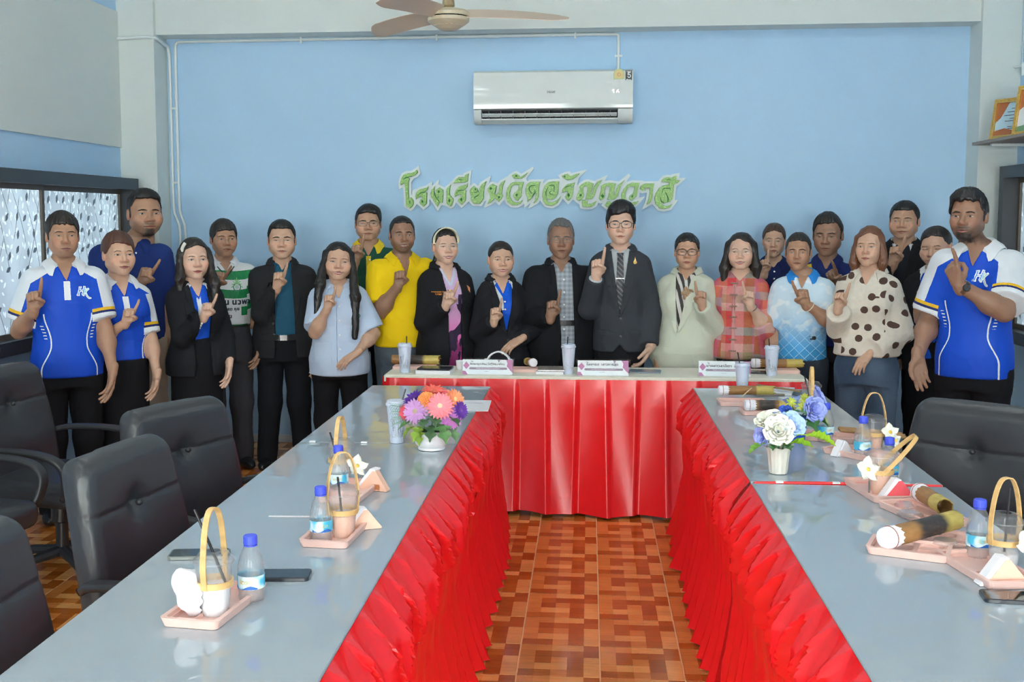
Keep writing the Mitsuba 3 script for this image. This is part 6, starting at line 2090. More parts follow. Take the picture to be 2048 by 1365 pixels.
def plaid_col(u, v):
    """Bands of the weave: u across, v down, each in steps of about 5 cm."""
    cu, cv = dr.floor(u), dr.floor(v)
    k = cv - dr.floor(cv / 7) * 7
    m = cu - dr.floor(cu / 5) * 5
    rows = [(.60, .035, .040), (.60, .36, .34), (.34, .20, .13), (.62, .25, .24), (.50, .030, .045), (.32, .24, .27), (.56, .06, .05)]
    cols = [(.60, .10, .10), (.62, .40, .36), (.18, .24, .09), (.46, .24, .33), (.58, .30, .18)]
    r, c = mi.Color3f(*rows[0]), mi.Color3f(*cols[0])
    for i in range(1, 7):
        r = dr.select(dr.abs(k - i) < .5, mi.Color3f(*rows[i]), r)
    for i in range(1, 5):
        c = dr.select(dr.abs(m - i) < .5, mi.Color3f(*cols[i]), c)
    return r * .62 + c * .38


def plaid(x, y, z, arms):
    col = plaid_col((x + .33) / .052, (z + .012 * x) / .048)
    for sg, t, L, qx, qy, qz in arms:
        on = (sg * x > _sh15 * .84) & (t > -.01)
        col = dr.select(on, plaid_col((qx * sg + .2) / .05, (L - t) / .05 + 2), col)
    return col * (.90 + .2 * noise(x * 300, z * 300, y * 100))


_sh15 = float(B.sh)
PLD = pbr('plaid_cloth', local_print(B, plaid), .85, .2)
fn = B.shirt(PLD, name='jacket', hem=B.H * .51, sleeve={'R': 1.12, 'L': 1.22}, r=(.070, .070, .076), flare=.025, cut=([B.nb - .05, B.nb, B.nb + .05], [-.004, .040, .055]), wrinkle=.003)
B.stick('jacket_front', fn, pg((-.036, B.nb - .05), (-.016, B.nb - .05), (-.016, B.H * .515), (-.036, B.H * .515)), cloth((.55, .26, .25), .85), .003)
for i in range(7):
    z = B.nb - .055 - .066 * i
    B.stick('toggle', fn, pg((-.050, z + .004), (-.006, z + .004), (-.006, z - .004), (-.050, z - .004)), cloth((.23, .14, .11), .6), .0065, .012, .004)
B.skirt(cloth(BLACK_TR), hem=.2)
B.glasses(cloth((.40, .37, .34), .25, .7), w=.027, hgt=.015, r=.0007)
S, E, W = B.arms['L']
u = unit(W - E)
e1 = unit(np.cross(u, V(0, 0, 1)))
e2 = np.cross(u, e1)
B.part('bracelet', tube([W - u * .03 + .027 * (math.cos(a) * e1 + math.sin(a) * e2) for a in np.linspace(0, 2 * PI, 26)], .0025, 6), cloth((.12, .09, .10), .4, .6), 50)

# 16 --- woman in navy polo at the back
B = Person(16, 'woman with brown hair tied behind in a navy polo, standing at the back', TONE['light'], fem=True, w=1.05, smile=.12, eye=.70, face={'wide': .98, 'jaw': .95}, hair_c=BROWN_HAIR, lip=(.38, .13, .10), R={**POSE[16]['R'], 'out': .6},
           hair={'kind': 'tied', 'seed': 16, 'top': .014, 'side': .006, 'hairline': .074, 'curve': -.34, 'low': -.05, 'tail': -.05, 'rough': .004})
NVY = cloth((.008, .015, .075), .8)
fn = B.polo(NVY, NVY, hem=B.H * .49, sleeve=.84, vee=.05, vee_w=.022, collar={'fall': .036, 'gap': 24}, buttons=2)
B.trousers(cloth(BLACK_TR))

# 17 --- man in light blue patterned polo
B = Person(17, 'man in sky blue to white printed polo, hand curled near his chin', TONE['tan'], w=0.93, lean=-.03, dx=.03, eye=.66, beard={'mustache': .2}, face={'wide': .98, 'jaw': .95, 'nose_w': .25}, L={**POSE[17]['L'], 'out': .9}, hair_c=SOFT_BLACK,
           hair=short(17, hairline=.076, top=.014, side=.004, curve=-.22, rough=.004, jag=1.6))
_z17 = float(B.sz)


def sky_print(x, y, z, arms):
    t = smoothstep(_z17 - .10, _z17 - .40, z)
    col = mix((.56, .70, .80), (.050, .34, .70), t)
    u, v = (x + z) * 17, (x - z) * 17
    fu, fv = u - dr.floor(u), v - dr.floor(v)
    dia = dr.maximum(smoothstep(.88, .97, fu), smoothstep(.88, .97, fv)) * t
    sh = cell_rand(dr.floor(u), dr.floor(v), 2)
    col = col * (1 - .30 * t * sh)
    col = mix(col, (.62, .82, .92), dia * .55)
    net = fbm(x * 26, z * 26, y * 26, 2)
    return mix(col, (.74, .80, .84), smoothstep(.52, .66, net) * (1 - t) * .8)


fn = B.polo(pbr('sky_cloth', local_print(B, sky_print), .6, .35), cloth((.020, .22, .62), .7), hem=B.H * .515, sleeve=.86, vee=.09, vee_w=.030, placket=cloth((.60, .68, .74), .7), r=(.068, .076, .05), wrinkle=.005, collar={'fall': .040, 'gap': 28, 'tip': .024})
B.trousers(pbr('dark_denim', proc(denim((.014, .020, .030), (.050, .062, .080))), .85, .2), belt='black_metal')
S, E, W = B.arms['L']
u = unit(W - E)
e1 = unit(np.cross(u, V(0, 0, 1)))
e2 = np.cross(u, e1)
B.part('wrist_cord', tube([W - u * .035 + .031 * (math.cos(a) * e1 + math.sin(a) * e2) for a in np.linspace(0, 2 * PI, 26)], .0022, 6), cloth((.72, .66, .56), .8), 50, 'pale cord round the wrist')

# 18 --- man in navy polo with yellow patch
B = Person(18, 'man looking aside in navy polo with a yellow shoulder patch, behind the sky blue polo', TONE['dark'], w=1.10, belly=.02, smile=.25, eye=.45, nod=6, face={'wide': 1.0, 'nose_w': .3}, hair_c=SOFT_BLACK, R={**POSE[18]['R'], 'out': .6},
           hair=short(18, hairline=.080, top=.018, side=.005, lean=-.08, part=.02, fringe=.008, rough=.005))
fn = B.polo(cloth((.010, .020, .110), .8), cloth((.010, .018, .095), .8), hem=B.H * .50, sleeve=.84, vee=.075, vee_w=.028, collar={'fall': .036, 'gap': 28}, buttons=2)
B.stick('shoulder_patch', fn, pg((-.15, B.sz + .02), (-.085, B.sz + .035), (-.07, B.sz - .03), (-.11, B.sz - .06), (-.16, B.sz - .03)), cloth((.66, .42, .03), .7), .003)
B.trousers(cloth((.028, .024, .030)))

# 19 --- woman in polka dot blouse and jeans
B = Person(19, 'woman with auburn hair in a cream blouse with brown polka dots', TONE['light'], fem=True, w=1.04, smile=.06, eye=.74, deep=1.10, belly=.02, waist=1.0, hip=1.05, face={'wide': 1.0, 'jaw': 1.0, 'long': 1.03}, hair_c=(.13, .052, .026), lip=(.40, .15, .12),
           R={**POSE[19]['R'], 'out': .15}, L={**POSE[19]['L'], 'out': .7, 'palm': (0, .7, -1)}, hair={'kind': 'long', 'seed': 19, 'side': .004, 'top': .013, 'len': -.14, 'len_l': -.165, 'len_r': -.155, 'hairline': .082, 'curve': -.50, 'part': .014, 'front_l': .03, 'front_r': .03, 'spread': .006, 'rough': .003, 'wave': .5})


def dots(x, y, z, arms):
    def spots(a, b, seed):
        P = .082
        d = mi.Float(9)
        i0, j0 = dr.floor(a / P), dr.floor(b / P)
        for di in (-1, 0, 1):
            for dj in (-1, 0, 1):
                i, j = i0 + di, j0 + dj
                cx = (i + .5 + (cell_rand(i, j, seed) - .5) * .45 + .5 * (j - 2 * dr.floor(j / 2))) * P
                cy = (j + .5 + (cell_rand(i, j, seed + 1) - .5) * .45) * P
                on = cell_rand(i, j, seed + 2) > .18
                q = dr.square((a - cx) / 1.06) + dr.square(b - cy)
                d = dr.minimum(d, dr.select(on, q, 9.0))
        return dr.sqrt(d)
    d = spots(x, z, 4)
    for sg, t, L, qx, qy, qz in arms:
        on = sg * x > _sh19 * .90
        d = dr.select(on, spots(y + .3 * x, z + .02, 24), d)
    base = mix((.60, .545, .46), (.66, .60, .51), noise(x * 60, z * 60, y * 60))
    col = dr.select(d < .0215, mi.Color3f(.66, .62, .55), base)
    return dr.select(d < .0195, mi.Color3f(.075, .040, .030), col)


_sh19 = float(B.sh)
DOT = pbr('dotted_cloth', local_print(B, dots), .75, .3)
fn = B.polo(DOT, DOT, hem=B.H * .545, sleeve={'R': 1.80, 'L': 1.84}, r=(.066, .066, .074), flare=.03, vee=.09, vee_w=.034, wrinkle=.006, collar={'fall': .046, 'gap': 30, 'tip': .030}, buttons=0)
B.stick('pocket', fn, pg((.045, B.sz - .075), (.085, B.sz - .075), (.083, B.sz - .084), (.047, B.sz - .084)), cloth((.075, .040, .030), .75), .003)
B.trousers(pbr('blue_denim', proc(denim((.040, .068, .115), (.120, .175, .250))), .85, .2), leg=1.16, cuff=.085)
for s in (-1, 1):
    B.part('earring', B.headT(moved(sph_mesh(.0042, 2), (s * .079, -.004, -.036))), 'pearl', True)

# 20 --- big man in black blazer at the back right
B = Person(20, 'tall round faced man in black blazer behind the dotted blouse', TONE['mid'], w=1.14, belly=.04, eye=.52, brow=.9, face={'wide': 1.08, 'cheek': 1.0, 'jaw': 1.10}, neck_w=1.15, arm_w=1.1, R={**POSE[20]['R'], 'out': .5},
           hair_c=(.009, .0085, .0088), hair=short(20, hairline=.066, top=.018, side=.006, curve=-.02, fringe=.0, rough=.0035))
sf = B.shirt(cloth((.012, .014, .020), .8), hem=B.H * .5, off=.006, sleeve=None, cut=([B.nb - .06, B.nb, B.nb + .05], [-.004, .030, .046]))
B.collar(sf, cloth((.62, .65, .68), .7), fall=.026, tip=.012, gap=26)
B.jacket(cloth((.0075, .0078, .0095), .9), vee=B.H * .60, vw=.054, low=.06, hem=B.H * .45, lapel=.055, flap=False, flare=.02, r=(.074, .066, .047))
B.trousers(cloth((.006, .006, .007)))

# 21 --- girl looking down
B = Person(21, 'girl with tied hair and lowered eyes in black cardigan over blue polo', TONE['light'], fem=True, w=1.0, smile=.85, eye=.16, nod=9, roll=-4, brow=.7, face={'wide': 1.08, 'cheek': .9}, lip=(.40, .16, .13), R={**POSE[21]['R'], 'out': .6},
           hair_c=SOFT_BLACK, hair={'kind': 'tied', 'seed': 21, 'top': .010, 'side': .005, 'hairline': .078, 'curve': -.42, 'low': -.045, 'part': .01, 'tail': .03, 'rough': .003})
sf = B.shirt(cloth((.006, .085, .56), .65), name='polo', hem=B.H * .52, off=.006, sleeve=None, cut=([B.nb - .08, B.nb, B.nb + .05], [-.004, .032, .045]))
B.collar(sf, cloth(WHITE, .7), fall=.042, tip=.024, gap=30)
B.jacket(cloth((.009, .009, .0105), .95), vee=B.H * .62, vw=.060, low=.05, closed=.045, hem=B.H * .47, lapel=None, flap=False, collar=False, r=(.064, .056, .042))
B.skirt(cloth(BLACK_TR), hem=.2)

# 22 --- tall man in team polo at the far right
B = Person(22, 'tall bearded man in blue and white team polo with wristwatch at the far right', TONE['dark'], w=0.95, belly=.012, eye=.72, brow=1.15, beard={'mustache': .70, 'chin': .80, 'jaw': .55, 'wide': .032}, face={'wide': 1.0, 'nose_w': .3, 'nose': .2}, neck_w=1.05, arm_w=1.08,
           dx=.05, lean=-.05, L={**POSE[22]['L'], 'out': .9, 'palm': (.25, 1, 0)}, R={**POSE[22]['R'], 'palm': (.6, -1, 0)}, lip=(.24, .10, .085), hair_c=(.009, .0085, .0088), hair=short(22, hairline=.074, top=.022, side=.008, quiff=.012, lean=-.06, curve=-.15, rough=.006, jag=2))
fn = B.polo(pbr('hk_cloth_3', hk_polo(B, .84), .62, .35), cloth(WHITE, .7), hem=B.H * .475, sleeve=.84, vee=.11, placket=cloth((.006, .075, .52), .7), flare=.012, r=(.076, .086, .05), wrinkle=.005, collar={'fall': .050, 'tip': .030, 'gap': 30}, buttons=0)
hk_logo(B, fn, .050, B.sz - .075, 1.15)
B.trousers(cloth(BLACK_TR), belt='black_metal')
st_, wf = watch(B, 'L', .031 * B.k, (.2, -1, .3))
B.part('watch_strap', st_, 'steel', 40)
B.part('watch_case', wf, 'black_metal', 40)

# ---------------------------------------------------------------- things on the tables
TZ, HZT = .7512, .7525
pbr('tray_pink', (.68, .445, .390), .38, .4)
pbr('peach_plastic', (.76, .46, .34), .35, .4)
pbr('milk_white', (.74, .73, .75), .45, .35)
pbr('cap_blue', (.055, .085, .62), .35, .45)
pbr('label_blue', proc(lambda p, n, uv: mix((.62, .78, .82), (.06, .42, .62), smoothstep(.35, .65, noise(p.x * 60, p.y * 60, p.z * 45)))), .4, .4)
pbr('label_navy', (.03, .12, .40), .4, .4)
pbr('straw_black', (.012, .012, .014), .35, .5)
pbr('bamboo_strap', proc(lambda p, n, uv: mix((.52, .32, .12), (.66, .44, .19), noise(p.x * 25, p.y * 25, p.z * 90))), .42, .4)
pbr('petal_white', (.78, .77, .68), .5, .3)
pbr('petal_yellow', (.80, .56, .10), .5, .3)
pbr('tissue', (.74, .73, .76), .8, .2)
pbr('tumbler_white', (.56, .62, .74), .33, .45)
pbr('grey_print', (.16, .17, .20), .5, .3)
def hazy(key, ior, w, c=(.92, .94, .96)):
    scene[key] = {'type': 'blendbsdf', 'weight': w, 'a': {'type': 'thindielectric', 'int_ior': ior}, 'b': {'type': 'twosided', 'b': {'type': 'principled', 'base_color': rgb(c), 'roughness': .18, 'specular': .7}}}


scene['acrylic'] = {'type': 'thindielectric', 'int_ior': 1.25}
hazy('clear_plastic', 1.50, .085)
hazy('clear_film', 1.33, .05)
pbr('phone_black', (.012, .014, .020), .12, .6)
pbr('phone_grey', (.13, .14, .13), .22, .6)
pbr('screen_glass', (.008, .009, .012), .04, .6)


class Thing:
    def __init__(t, name, label, cat_, x, y, z=TZ, rot=0.0, group=None, lean=None):
        t.key = num(name)
        t.at = V(x, y, z)
        t.R = rotz(math.radians(rot))
        if lean is not None:
            t.R = t.R @ lean
        t.n = {}
        tag(t.key, label, cat_, group)

    def part(t, name, m, mat, smooth=40, label=None, under=None, **kw):
        if name is None:
            k = t.key
        else:
            b = (under or t.key) + '__' + name
            i = t.n.get(b, 0)
            t.n[b] = i + 1
            k = b if i == 0 else '%s_%03d' % (b, i)
        put(k, moved(m, t.at, t.R), mat, smooth, **kw)
        if label:
            tag(k, label)
        return k


def tray(x, y, rot, label, L=.265, W=.135):
    t = Thing('serving_tray', label, 'tray', x, y, TZ, rot, 'pink compartment trays')
    C = manifold3d.CrossSection

    def rr(sx, sy, r):
        return C.square((sx - 2 * r, sy - 2 * r), True).offset(r, manifold3d.JoinType.Round, 2.0, 20)
    m = manifold3d.Manifold.extrude(rr(W - .012, L - .012, .012), .020, 0, 0, (W / (W - .012), L / (L - .012)))
    m = m - manifold3d.Manifold.extrude(rr(W - .022, L - .022, .010), .02).translate((0, 0, .012))
    m = m - manifold3d.Manifold.extrude(rr(W - .034, L * .48, .010), .02).translate((0, L * .20, .0045))
    m = m - manifold3d.Manifold.extrude(rr(W * .38, L * .30, .008), .02).translate((-W * .20, -L * .25, .0045))
    m = m - manifold3d.Manifold.extrude(rr(W * .38, L * .30, .008), .02).translate((W * .20, -L * .25, .0045))
    t.part(None, from_mani(m), 'tray_pink', 30)
    return t


def bottle(x, y, label, rot=0, z=TZ, h=.150):
    s = h / .150
    t = Thing('water_bottle', label, 'water bottle', x, y, z, rot, 'small water bottles with blue caps')
    prof = [(.022, .001), (.0285, .003), (.030, .010), (.0285, .020), (.0300, .030), (.0300, .062), (.0292, .066), (.0300, .072), (.0285, .086), (.0235, .104), (.0165, .120), (.0125, .128), (.0125, .138)]
    t.part(None, lathe([(r * s, q * s) for r, q in prof], 28), 'clear_plastic', True)
    t.part('water', lathe([(.0205 * s, .004 * s), (.0275 * s, .008 * s), (.0268 * s, .030 * s), (.0283 * s, .034 * s), (.0283 * s, .058 * s), (.0005, .0582 * s)], 24), 'clear_film', True)
    t.part('label_band', lathe([(.0305 * s, .032 * s), (.0307 * s, .034 * s), (.0307 * s, .060 * s), (.0305 * s, .062 * s)], 28, caps=False), 'label_blue', True, 'blue and white printed band')
    a = np.linspace(-.95, .95, 14)
    wav = .034 + .004 * np.sin(a * 4)
    r = .0311 * s
    v = np.vstack([np.stack([r * np.sin(a), -r * np.cos(a), (.0325 + 0 * a) * s], 1), np.stack([r * np.sin(a), -r * np.cos(a), (wav + .003) * s], 1)])
    i = np.arange(13)
    t.part('label_stripe', (v, np.vstack([np.stack([i, i + 1, i + 15], 1), np.stack([i, i + 15, i + 14], 1)])), 'label_navy', True)
    t.part('lettering', wrap_text('icon', .0105 * s, .0314 * s, .045 * s, -.42, 0, False), 'sticker_gold', False, 'printed word on the band')
    t.part('neck_ring', lathe([(.0150 * s, .1255 * s), (.0155 * s, .127 * s), (.0150 * s, .1285 * s)], 24), 'cap_blue')
    n = 48
    an = np.arange(n) * 2 * PI / n
    ring = lambda rr, q: np.stack([(rr + .0004 * (np.arange(n) % 2)) * s * np.cos(an), (rr + .0004 * (np.arange(n) % 2)) * s * np.sin(an), an * 0 + q * s], 1)
    t.part('cap', loft([ring(.0152, .130), ring(.0155, .131), ring(.0152, .1475), ring(.0135, .150)]), 'cap_blue', 25)
    return t


def wrap_text(text, h, r0, z0, ang, slope=0.0, up=True, bold=False):
    """Lettering wrapped on an upright cone; up turns it to read upwards."""
    m = meshkit.text_mesh(text, h, .0009, bold)
    v = np.array(m.vertices)
    f = np.asarray(m.faces)
    v2, f2 = trimesh.remesh.subdivide_to_size(v, f, .006)
    u, w, d = v2[:, 0], v2[:, 1], v2[:, 2]
    if up:
        along, zz = -w, u
    else:
        along, zz = u, w
    r = r0 + slope * zz + d
    a = ang + along / r0
    return np.stack([r * np.sin(a), -r * np.cos(a), z0 + zz], 1), f2


def speckle_print(p, n, uv):
    z = p.z - .752
    sp = noise(p.x * 520, p.y * 520, p.z * 260)
    k = smoothstep(.60, .66, sp) * smoothstep(.085, .030, z) * smoothstep(.018, .026, z)
    return mix((.56, .62, .74), (.22, .20, .20), k * .75)


pbr('tumbler_print', proc(speckle_print), .33, .45)


def tumbler(x, y, label, word, rot=0, z=TZ, straw=(.012, .006, .045, .012), h=.163):
    s = h / .163
    t = Thing('coffee_tumbler', label, 'tumbler', x, y, z, rot, 'white coffee tumblers')
    t.part(None, lathe([(.0245 * s, .0), (.0262 * s, .002), (.0275 * s, .022), (.0278 * s, .0225), (.0375 * s, .146 * s)], 36), 'tumbler_print', 40)
    t.part('lid', lathe([(.0375 * s, .144 * s), (.0412 * s, .1455 * s), (.0415 * s, .152 * s), (.0385 * s, .1535 * s), (.0372 * s, .1625 * s), (.0350 * s, .1635 * s), (.0005, .162 * s)], 36), 'tumbler_white', 35)
    x0, y0, x1, y1 = straw
    t.part('straw', tube([V(x0, y0, .10), V((x0 + x1) / 2, (y0 + y1) / 2, .168), V(x1 * .9, y1, .168 + .035)], .0030, 8), 'straw_black')
    t.part('lettering', wrap_text(word, .0085, .0318 * s, .050, -.50, .078), 'grey_print', False)
    if word == 'COFFEE':
        for q in range(2):
            t.part('lettering', wrap_text('CAFE SPECIAL COFFEE'[:14], .0030, .0330 * s, .075, -.25 + .16 * q, .078), 'grey_print', False)
    rng = np.random.default_rng(len(label))
    for i in range(7):                        # grass blades printed low on the side
        a = -.35 + i * .16 + rng.random() * .05
        zz = np.linspace(.026, .045 + .035 * rng.random(), 7)
        aa = a + .12 * ((zz - .026) / .05) ** 2 * (1 if i % 2 else -1)
        r = .0278 + (zz - .0225) * .0785 + .0006
        t.part('printed_blade', tube(np.stack([r * np.sin(aa), -r * np.cos(aa), zz], 1), .0006, 4), 'grey_print', False)
    return t


def frangipani(key_label, x, y, z, size=.030, tilt=(.9, 0, 0), rot=0):
    t = Thing('frangipani_flower', key_label, 'flower', x, y, z, rot, None, rotx(tilt[0]) @ roty(tilt[1]))
    for i in range(5):
        u, w = np.meshgrid(np.linspace(0, 1, 9), np.linspace(-1, 1, 7), indexing='ij')
        wd = size * .46 * np.sin(np.clip(u * .95 + .06, 0, 1) * PI) ** .8
        X = np.stack([w * wd + .10 * size * u, u * size * 1.15, .30 * size * u ** 1.5 - .18 * size * w ** 2 * u + .12 * size * w * u], -1).reshape(-1, 3)
        a = np.arange(8)[:, None] * 7 + np.arange(6)[None]
        a = a.ravel()
        f = np.vstack([np.stack([a, a + 7, a + 8], 1), np.stack([a, a + 8, a + 1], 1)])
        m = solid_sheet(X + [0, 0, .0004], X - [0, 0, .0004], f)
        t.part('petal', moved(m, (0, 0, 0), rotz(i * 2 * PI / 5)), 'petal_white', True)
    t.part('heart', lathe([(.006, -.001), (.0065, .004), (.003, .007), (.0005, .008)], 14), 'petal_yellow', True)
    return t


def caddy(x, y, label, rot, fill, fill_mat, straw=None, handle=True, h_top=.232, r=.041, lid=True, sag=None, z=TZ):
    """A clear drink cup in a bamboo ring with a bent bamboo handle."""
    t = Thing('drink_cup', label, 'drink cup', x, y, z, rot, 'clear drink cups in bamboo carriers')
    ro = lambda q: .0295 + (r - .0295) * q / .118
    t.part(None, lathe([(.0275, .0), (.0295, .002), (ro(.06), .06), (r, .116), (r + .0025, .118), (r + .0025, .121), (r, .122)], 36, caps=False), 'clear_plastic', True)
    if fill:
        t.part('drink', lathe([(.0270, .003), (ro(.004) - .0012, .006), (ro(fill) - .0012, fill), (.0005, fill + .0005)], 32), fill_mat, 50)
    if lid:
        t.part('lid', lathe([(r + .003, .119), (r + .003, .125), (r - .004, .131), (r - .010, .140), (.014, .1425)], 36, caps=False), 'clear_film', True)
    rb = ro(.072) + .0012
    t.part('bamboo_ring', lathe([(rb, .066), (rb + .0032, .066), (rb + .0036, .080), (rb + .0004, .080), (rb, .066)], 36, caps=False), 'bamboo_strap', 40)
    if handle:
        p = spline([V(-rb - .004, 0, .066), V(-rb - .007, 0, .12), V(-rb * .92, 0, h_top - .045), V(-rb * .5, 0, h_top - .008), V(0, 0, h_top), V(rb * .5, 0, h_top - .008), V(rb * .92, 0, h_top - .045), V(rb + .007, 0, .12), V(rb + .004, 0, .066)], 40)
        if sag is not None:
            q = p - [0, 0, .073]
            p = q @ rotx(sag).T + [0, 0, .073]
        t.part('bamboo_handle', strap_arch(p, .0068, .0015), 'bamboo_strap', 40)
    if straw:
        a, b = straw
        t.part('straw', tube(spline([V(*a), (V(*a) + V(*b)) / 2 + V(0, 0, .004), V(*b)], 10), .0030, 8), 'straw_black')
    return t


def strap_arch(p, w, th):
    """A flat strap along an arch in the xz plane (or that plane tilted), its width across the plane."""
    p = np.asarray(p)
    t = np.gradient(p, axis=0)
    t /= np.linalg.norm(t, axis=1, keepdims=True)
    b = unit(np.cross(p[len(p) // 2] - p[0], p[-1] - p[0]))
    rings = []
    for k in range(len(p)):
        n = np.cross(b, t[k])
        rings.append(p[k] + np.array([s * w * b + q * th * n for s, q in ((-1, -1), (1, -1), (1, 1), (-1, 1))]))
    return loft(rings)


def napkin(x, y, rot, face, label, s=1.0, z=TZ):
    """A folded three cornered tissue pouch standing on its long side."""
    t = Thing('folded_tissue', label, 'folded tissue', x, y, z, rot)
    w, d, h = .105 * s, .040 * s, .058 * s
    fr = pg((-w / 2, 0), (w / 2, 0), (w * .08, h), (-w * .02, h))
    m = extrude(fr.buffer(-.003).buffer(.003), d * .55)
    v = np.stack([m[0][:, 0], -d * .28 + m[0][:, 2] + .10 * m[0][:, 1], m[0][:, 1]], 1)
    t.part(None, (v, m[1][:, ::-1]), face, False)
    bk = pg((-w * .58, .0), (-w * .46, -.0), (w * .10, h * 1.06), (-w * .10, h * 1.10))
    m2 = extrude(bk.buffer(-.002).buffer(.002), d * .8)
    v = np.stack([m2[0][:, 0] - .002, -d * .20 + m2[0][:, 2] + .10 * m2[0][:, 1], np.maximum(m2[0][:, 1], 0)], 1)
    t.part('white_fold', (v, m2[1][:, ::-1]), 'tissue', False, 'white folded edge')
    return t


def bamboo_tube(x, y, z, rot, L, r, burn, label, cap=True, open_end=True, lean=0.0):
    """A joint of bamboo along local x: paper cap with a rubber band at -x, cut open at +x. burn = (from, to) share that is charred."""
    lr = rotx(0) @ roty(-lean)
    t = Thing('bamboo_rice_tube', label, 'bamboo tube', x, y, z, rot, None, lr)
    n, m = 40, 28
    u = np.linspace(0, 1, n)
    a = np.arange(m) * 2 * PI / m
    rr = r * (1 + .06 * np.exp(-((u - .72) / .012) ** 2) - .03 * np.exp(-((u - .745) / .012) ** 2) + .015 * np.sin(u * 7))
    out = [np.stack([a * 0 - L / 2 + L * q, k * np.cos(a), k * np.sin(a)], 1) for q, k in zip(u, rr)]
    rg = np.random.default_rng(int(L * 1e4) + int(abs(x) * 1e3))
    jag = (.004 + .012 * rg.random(m) * (rg.random(m) > .7)) if open_end else np.zeros(m)
    out[-1][:, 0] += jag
    inn = [np.stack([out[-1][:, 0], r * .80 * np.cos(a), r * .80 * np.sin(a)], 1), np.stack([a * 0 + L / 2 - .05, r * .76 * np.cos(a), r * .76 * np.sin(a)], 1)]
    v, f = loft(out + inn)
    uu = (v[:, 0] + L / 2) / L
    b = np.clip((uu - burn[0]) / .10, 0, 1) * np.clip((burn[1] - uu) / .10, 0, 1)
    nz = meshkit.fbm(v * [40, 160, 160], 3, 5)
    b = np.clip(b * (.55 + .9 * nz), 0, 1)[:, None]
    green = np.array([.44, .34, .085]) * (.75 + .5 * nz[:, None])
    tan = np.array([.27, .135, .045]) * (.75 + .5 * nz[:, None])
    base = np.where((uu > .68)[:, None], green, tan)
    col = base * (1 - b) + np.array([.030, .024, .022]) * b
    inner = np.hypot(v[:, 1], v[:, 2]) < r * .9
    col[inner] = (.16, .085, .03)
    t.part(None, (v, f), 'bamboo_skin', True, color=col)
    if cap:
        k = [(r * 1.0, -.030), (r * 1.09, -.012), (r * 1.10, 0), (r * 1.07, .010), (r * 1.0, .014), (r * .5, .017), (.0005, .0175)]
        c = lathe(k[::1], 24)
        c = (c[0] * [1, 1, 1], c[1])
        ww = c[0].copy()
        ang = np.arctan2(ww[:, 1], ww[:, 0])
        ww[:, 2] += np.where(ww[:, 2] < -.02, -.008 * (np.floor(ang * 4) % 2), 0)
        R = roty(-PI / 2)
        t.part('paper_cap', moved((ww, c[1]), (-L / 2, 0, 0), R), 'tissue', 25, 'white paper cap held by a rubber band')
        t.part('rubber_band', tube([V(-L / 2 + .004, r * 1.12 * math.cos(q), r * 1.12 * math.sin(q)) for q in np.linspace(0, 2 * PI, 24)], .0012, 6), cloth((.30, .12, .10), .6))
    return t


scene['bamboo_skin'] = {'type': 'twosided', 'b': {'type': 'principled', 'base_color': {'type': 'mesh_attribute', 'name': 'vertex_color'}, 'roughness': .42, 'specular': .4}}


def phone(x, y, rot, label, mat='phone_black', L=.150, W=.072, z=TZ):
    t = Thing('mobile_phone', label, 'mobile phone', x, y, z, rot)
    t.part(None, rect_prism(W, L, 0, .0085, .011, (0, 0), 6, .0018), mat, 35)
    t.part('screen', rect_prism(W - .007, L - .010, .0084, .0089, .008, (0, 0), 6), 'screen_glass', False)
    t.part('button', bbox(W / 2 - .0004, W / 2 + .0008, .02, .045, .003, .006), mat)
    return t


# ---- left tables
tray(-.815, 2.385, -7, 'pink tray under the nearest drink cup on the left table')
caddy(-.803, 2.345, 'drink cup wrapped in white tissue on the nearest left tray', 78, .066, 'milk_white', ((.006, -.029, .06), (-.008, .040, .232)), h_top=.236)
ti = Thing('tissue_wrap', 'crumpled white tissue round the nearest left drink cup', 'tissue', -.842, 2.335, TZ + .012)


def crumple(X):
    d = ell(X, (-.002, 0, .034), (.034, .036, .042))
    d = smin(d, ell(X, (-.022, -.004, .070), (.024, .026, .022)), .02)
    d = smax(d, -cone(X, (.040, .010, -.02), (.040, .010, .12), .037, .045), .004)
    return d - (.010 * (1 - np.abs(2 * meshkit.noise(X * 55, 4) - 1)) - .004).astype(f32)


ti.part(None, simpler(nets(crumple, (-.08, -.07, -.015), (.07, .07, .12), .0045), .0005), 'tissue', 50)
bottle(-.752, 2.445, 'small water bottle behind the nearest drink cup, left table', -10)
phone(-.985, 2.765, -82, 'grey phone lying near the outer edge of the left table', 'phone_grey')
phone(-.735, 2.615, -84, 'black phone with rounded case beside the nearest water bottle', 'phone_black')
tray(-.676, 2.985, -4, 'pink tray under the middle bottle and cup on the left table')
bottle(-.703, 2.915, 'labelled water bottle on the middle tray of the left table', 20)
caddy(-.655, 2.965, 'drink cup with peach lower half on the middle left tray', 35, .062, 'peach_plastic', ((.0, .0, .03), (-.012, .004, .165)))
napkin(-.612, 3.050, 24, 'peach_plastic', 'peach and white folded tissue on the middle tray of the left table', .92)
tray(-.735, 3.44, -6, 'pink tray farthest along the left table')
bottle(-.775, 3.455, 'water bottle on the farthest tray of the left table', 0)
caddy(-.800, 3.60, 'drink cup with upright bamboo handle on the farthest left tray', 82, .050, 'milk_white', ((.0, .0, .03), (-.016, .030, .165)), h_top=.215)
frangipani('white frangipani flower against the farthest drink cup of the left table', -.738, 3.56, TZ + .062, .034, (.95, .35, 0), 20)
n_ = napkin(-.672, 3.50, -20, 'peach_plastic', 'peach folded tissue with a red stamp, propped on the farthest left tray', 1.05)
n_.part('red_stamp', bbox(.012, .030, -.0195, -.0180, .006, .022), 'rust_print', False, 'small red stamp')
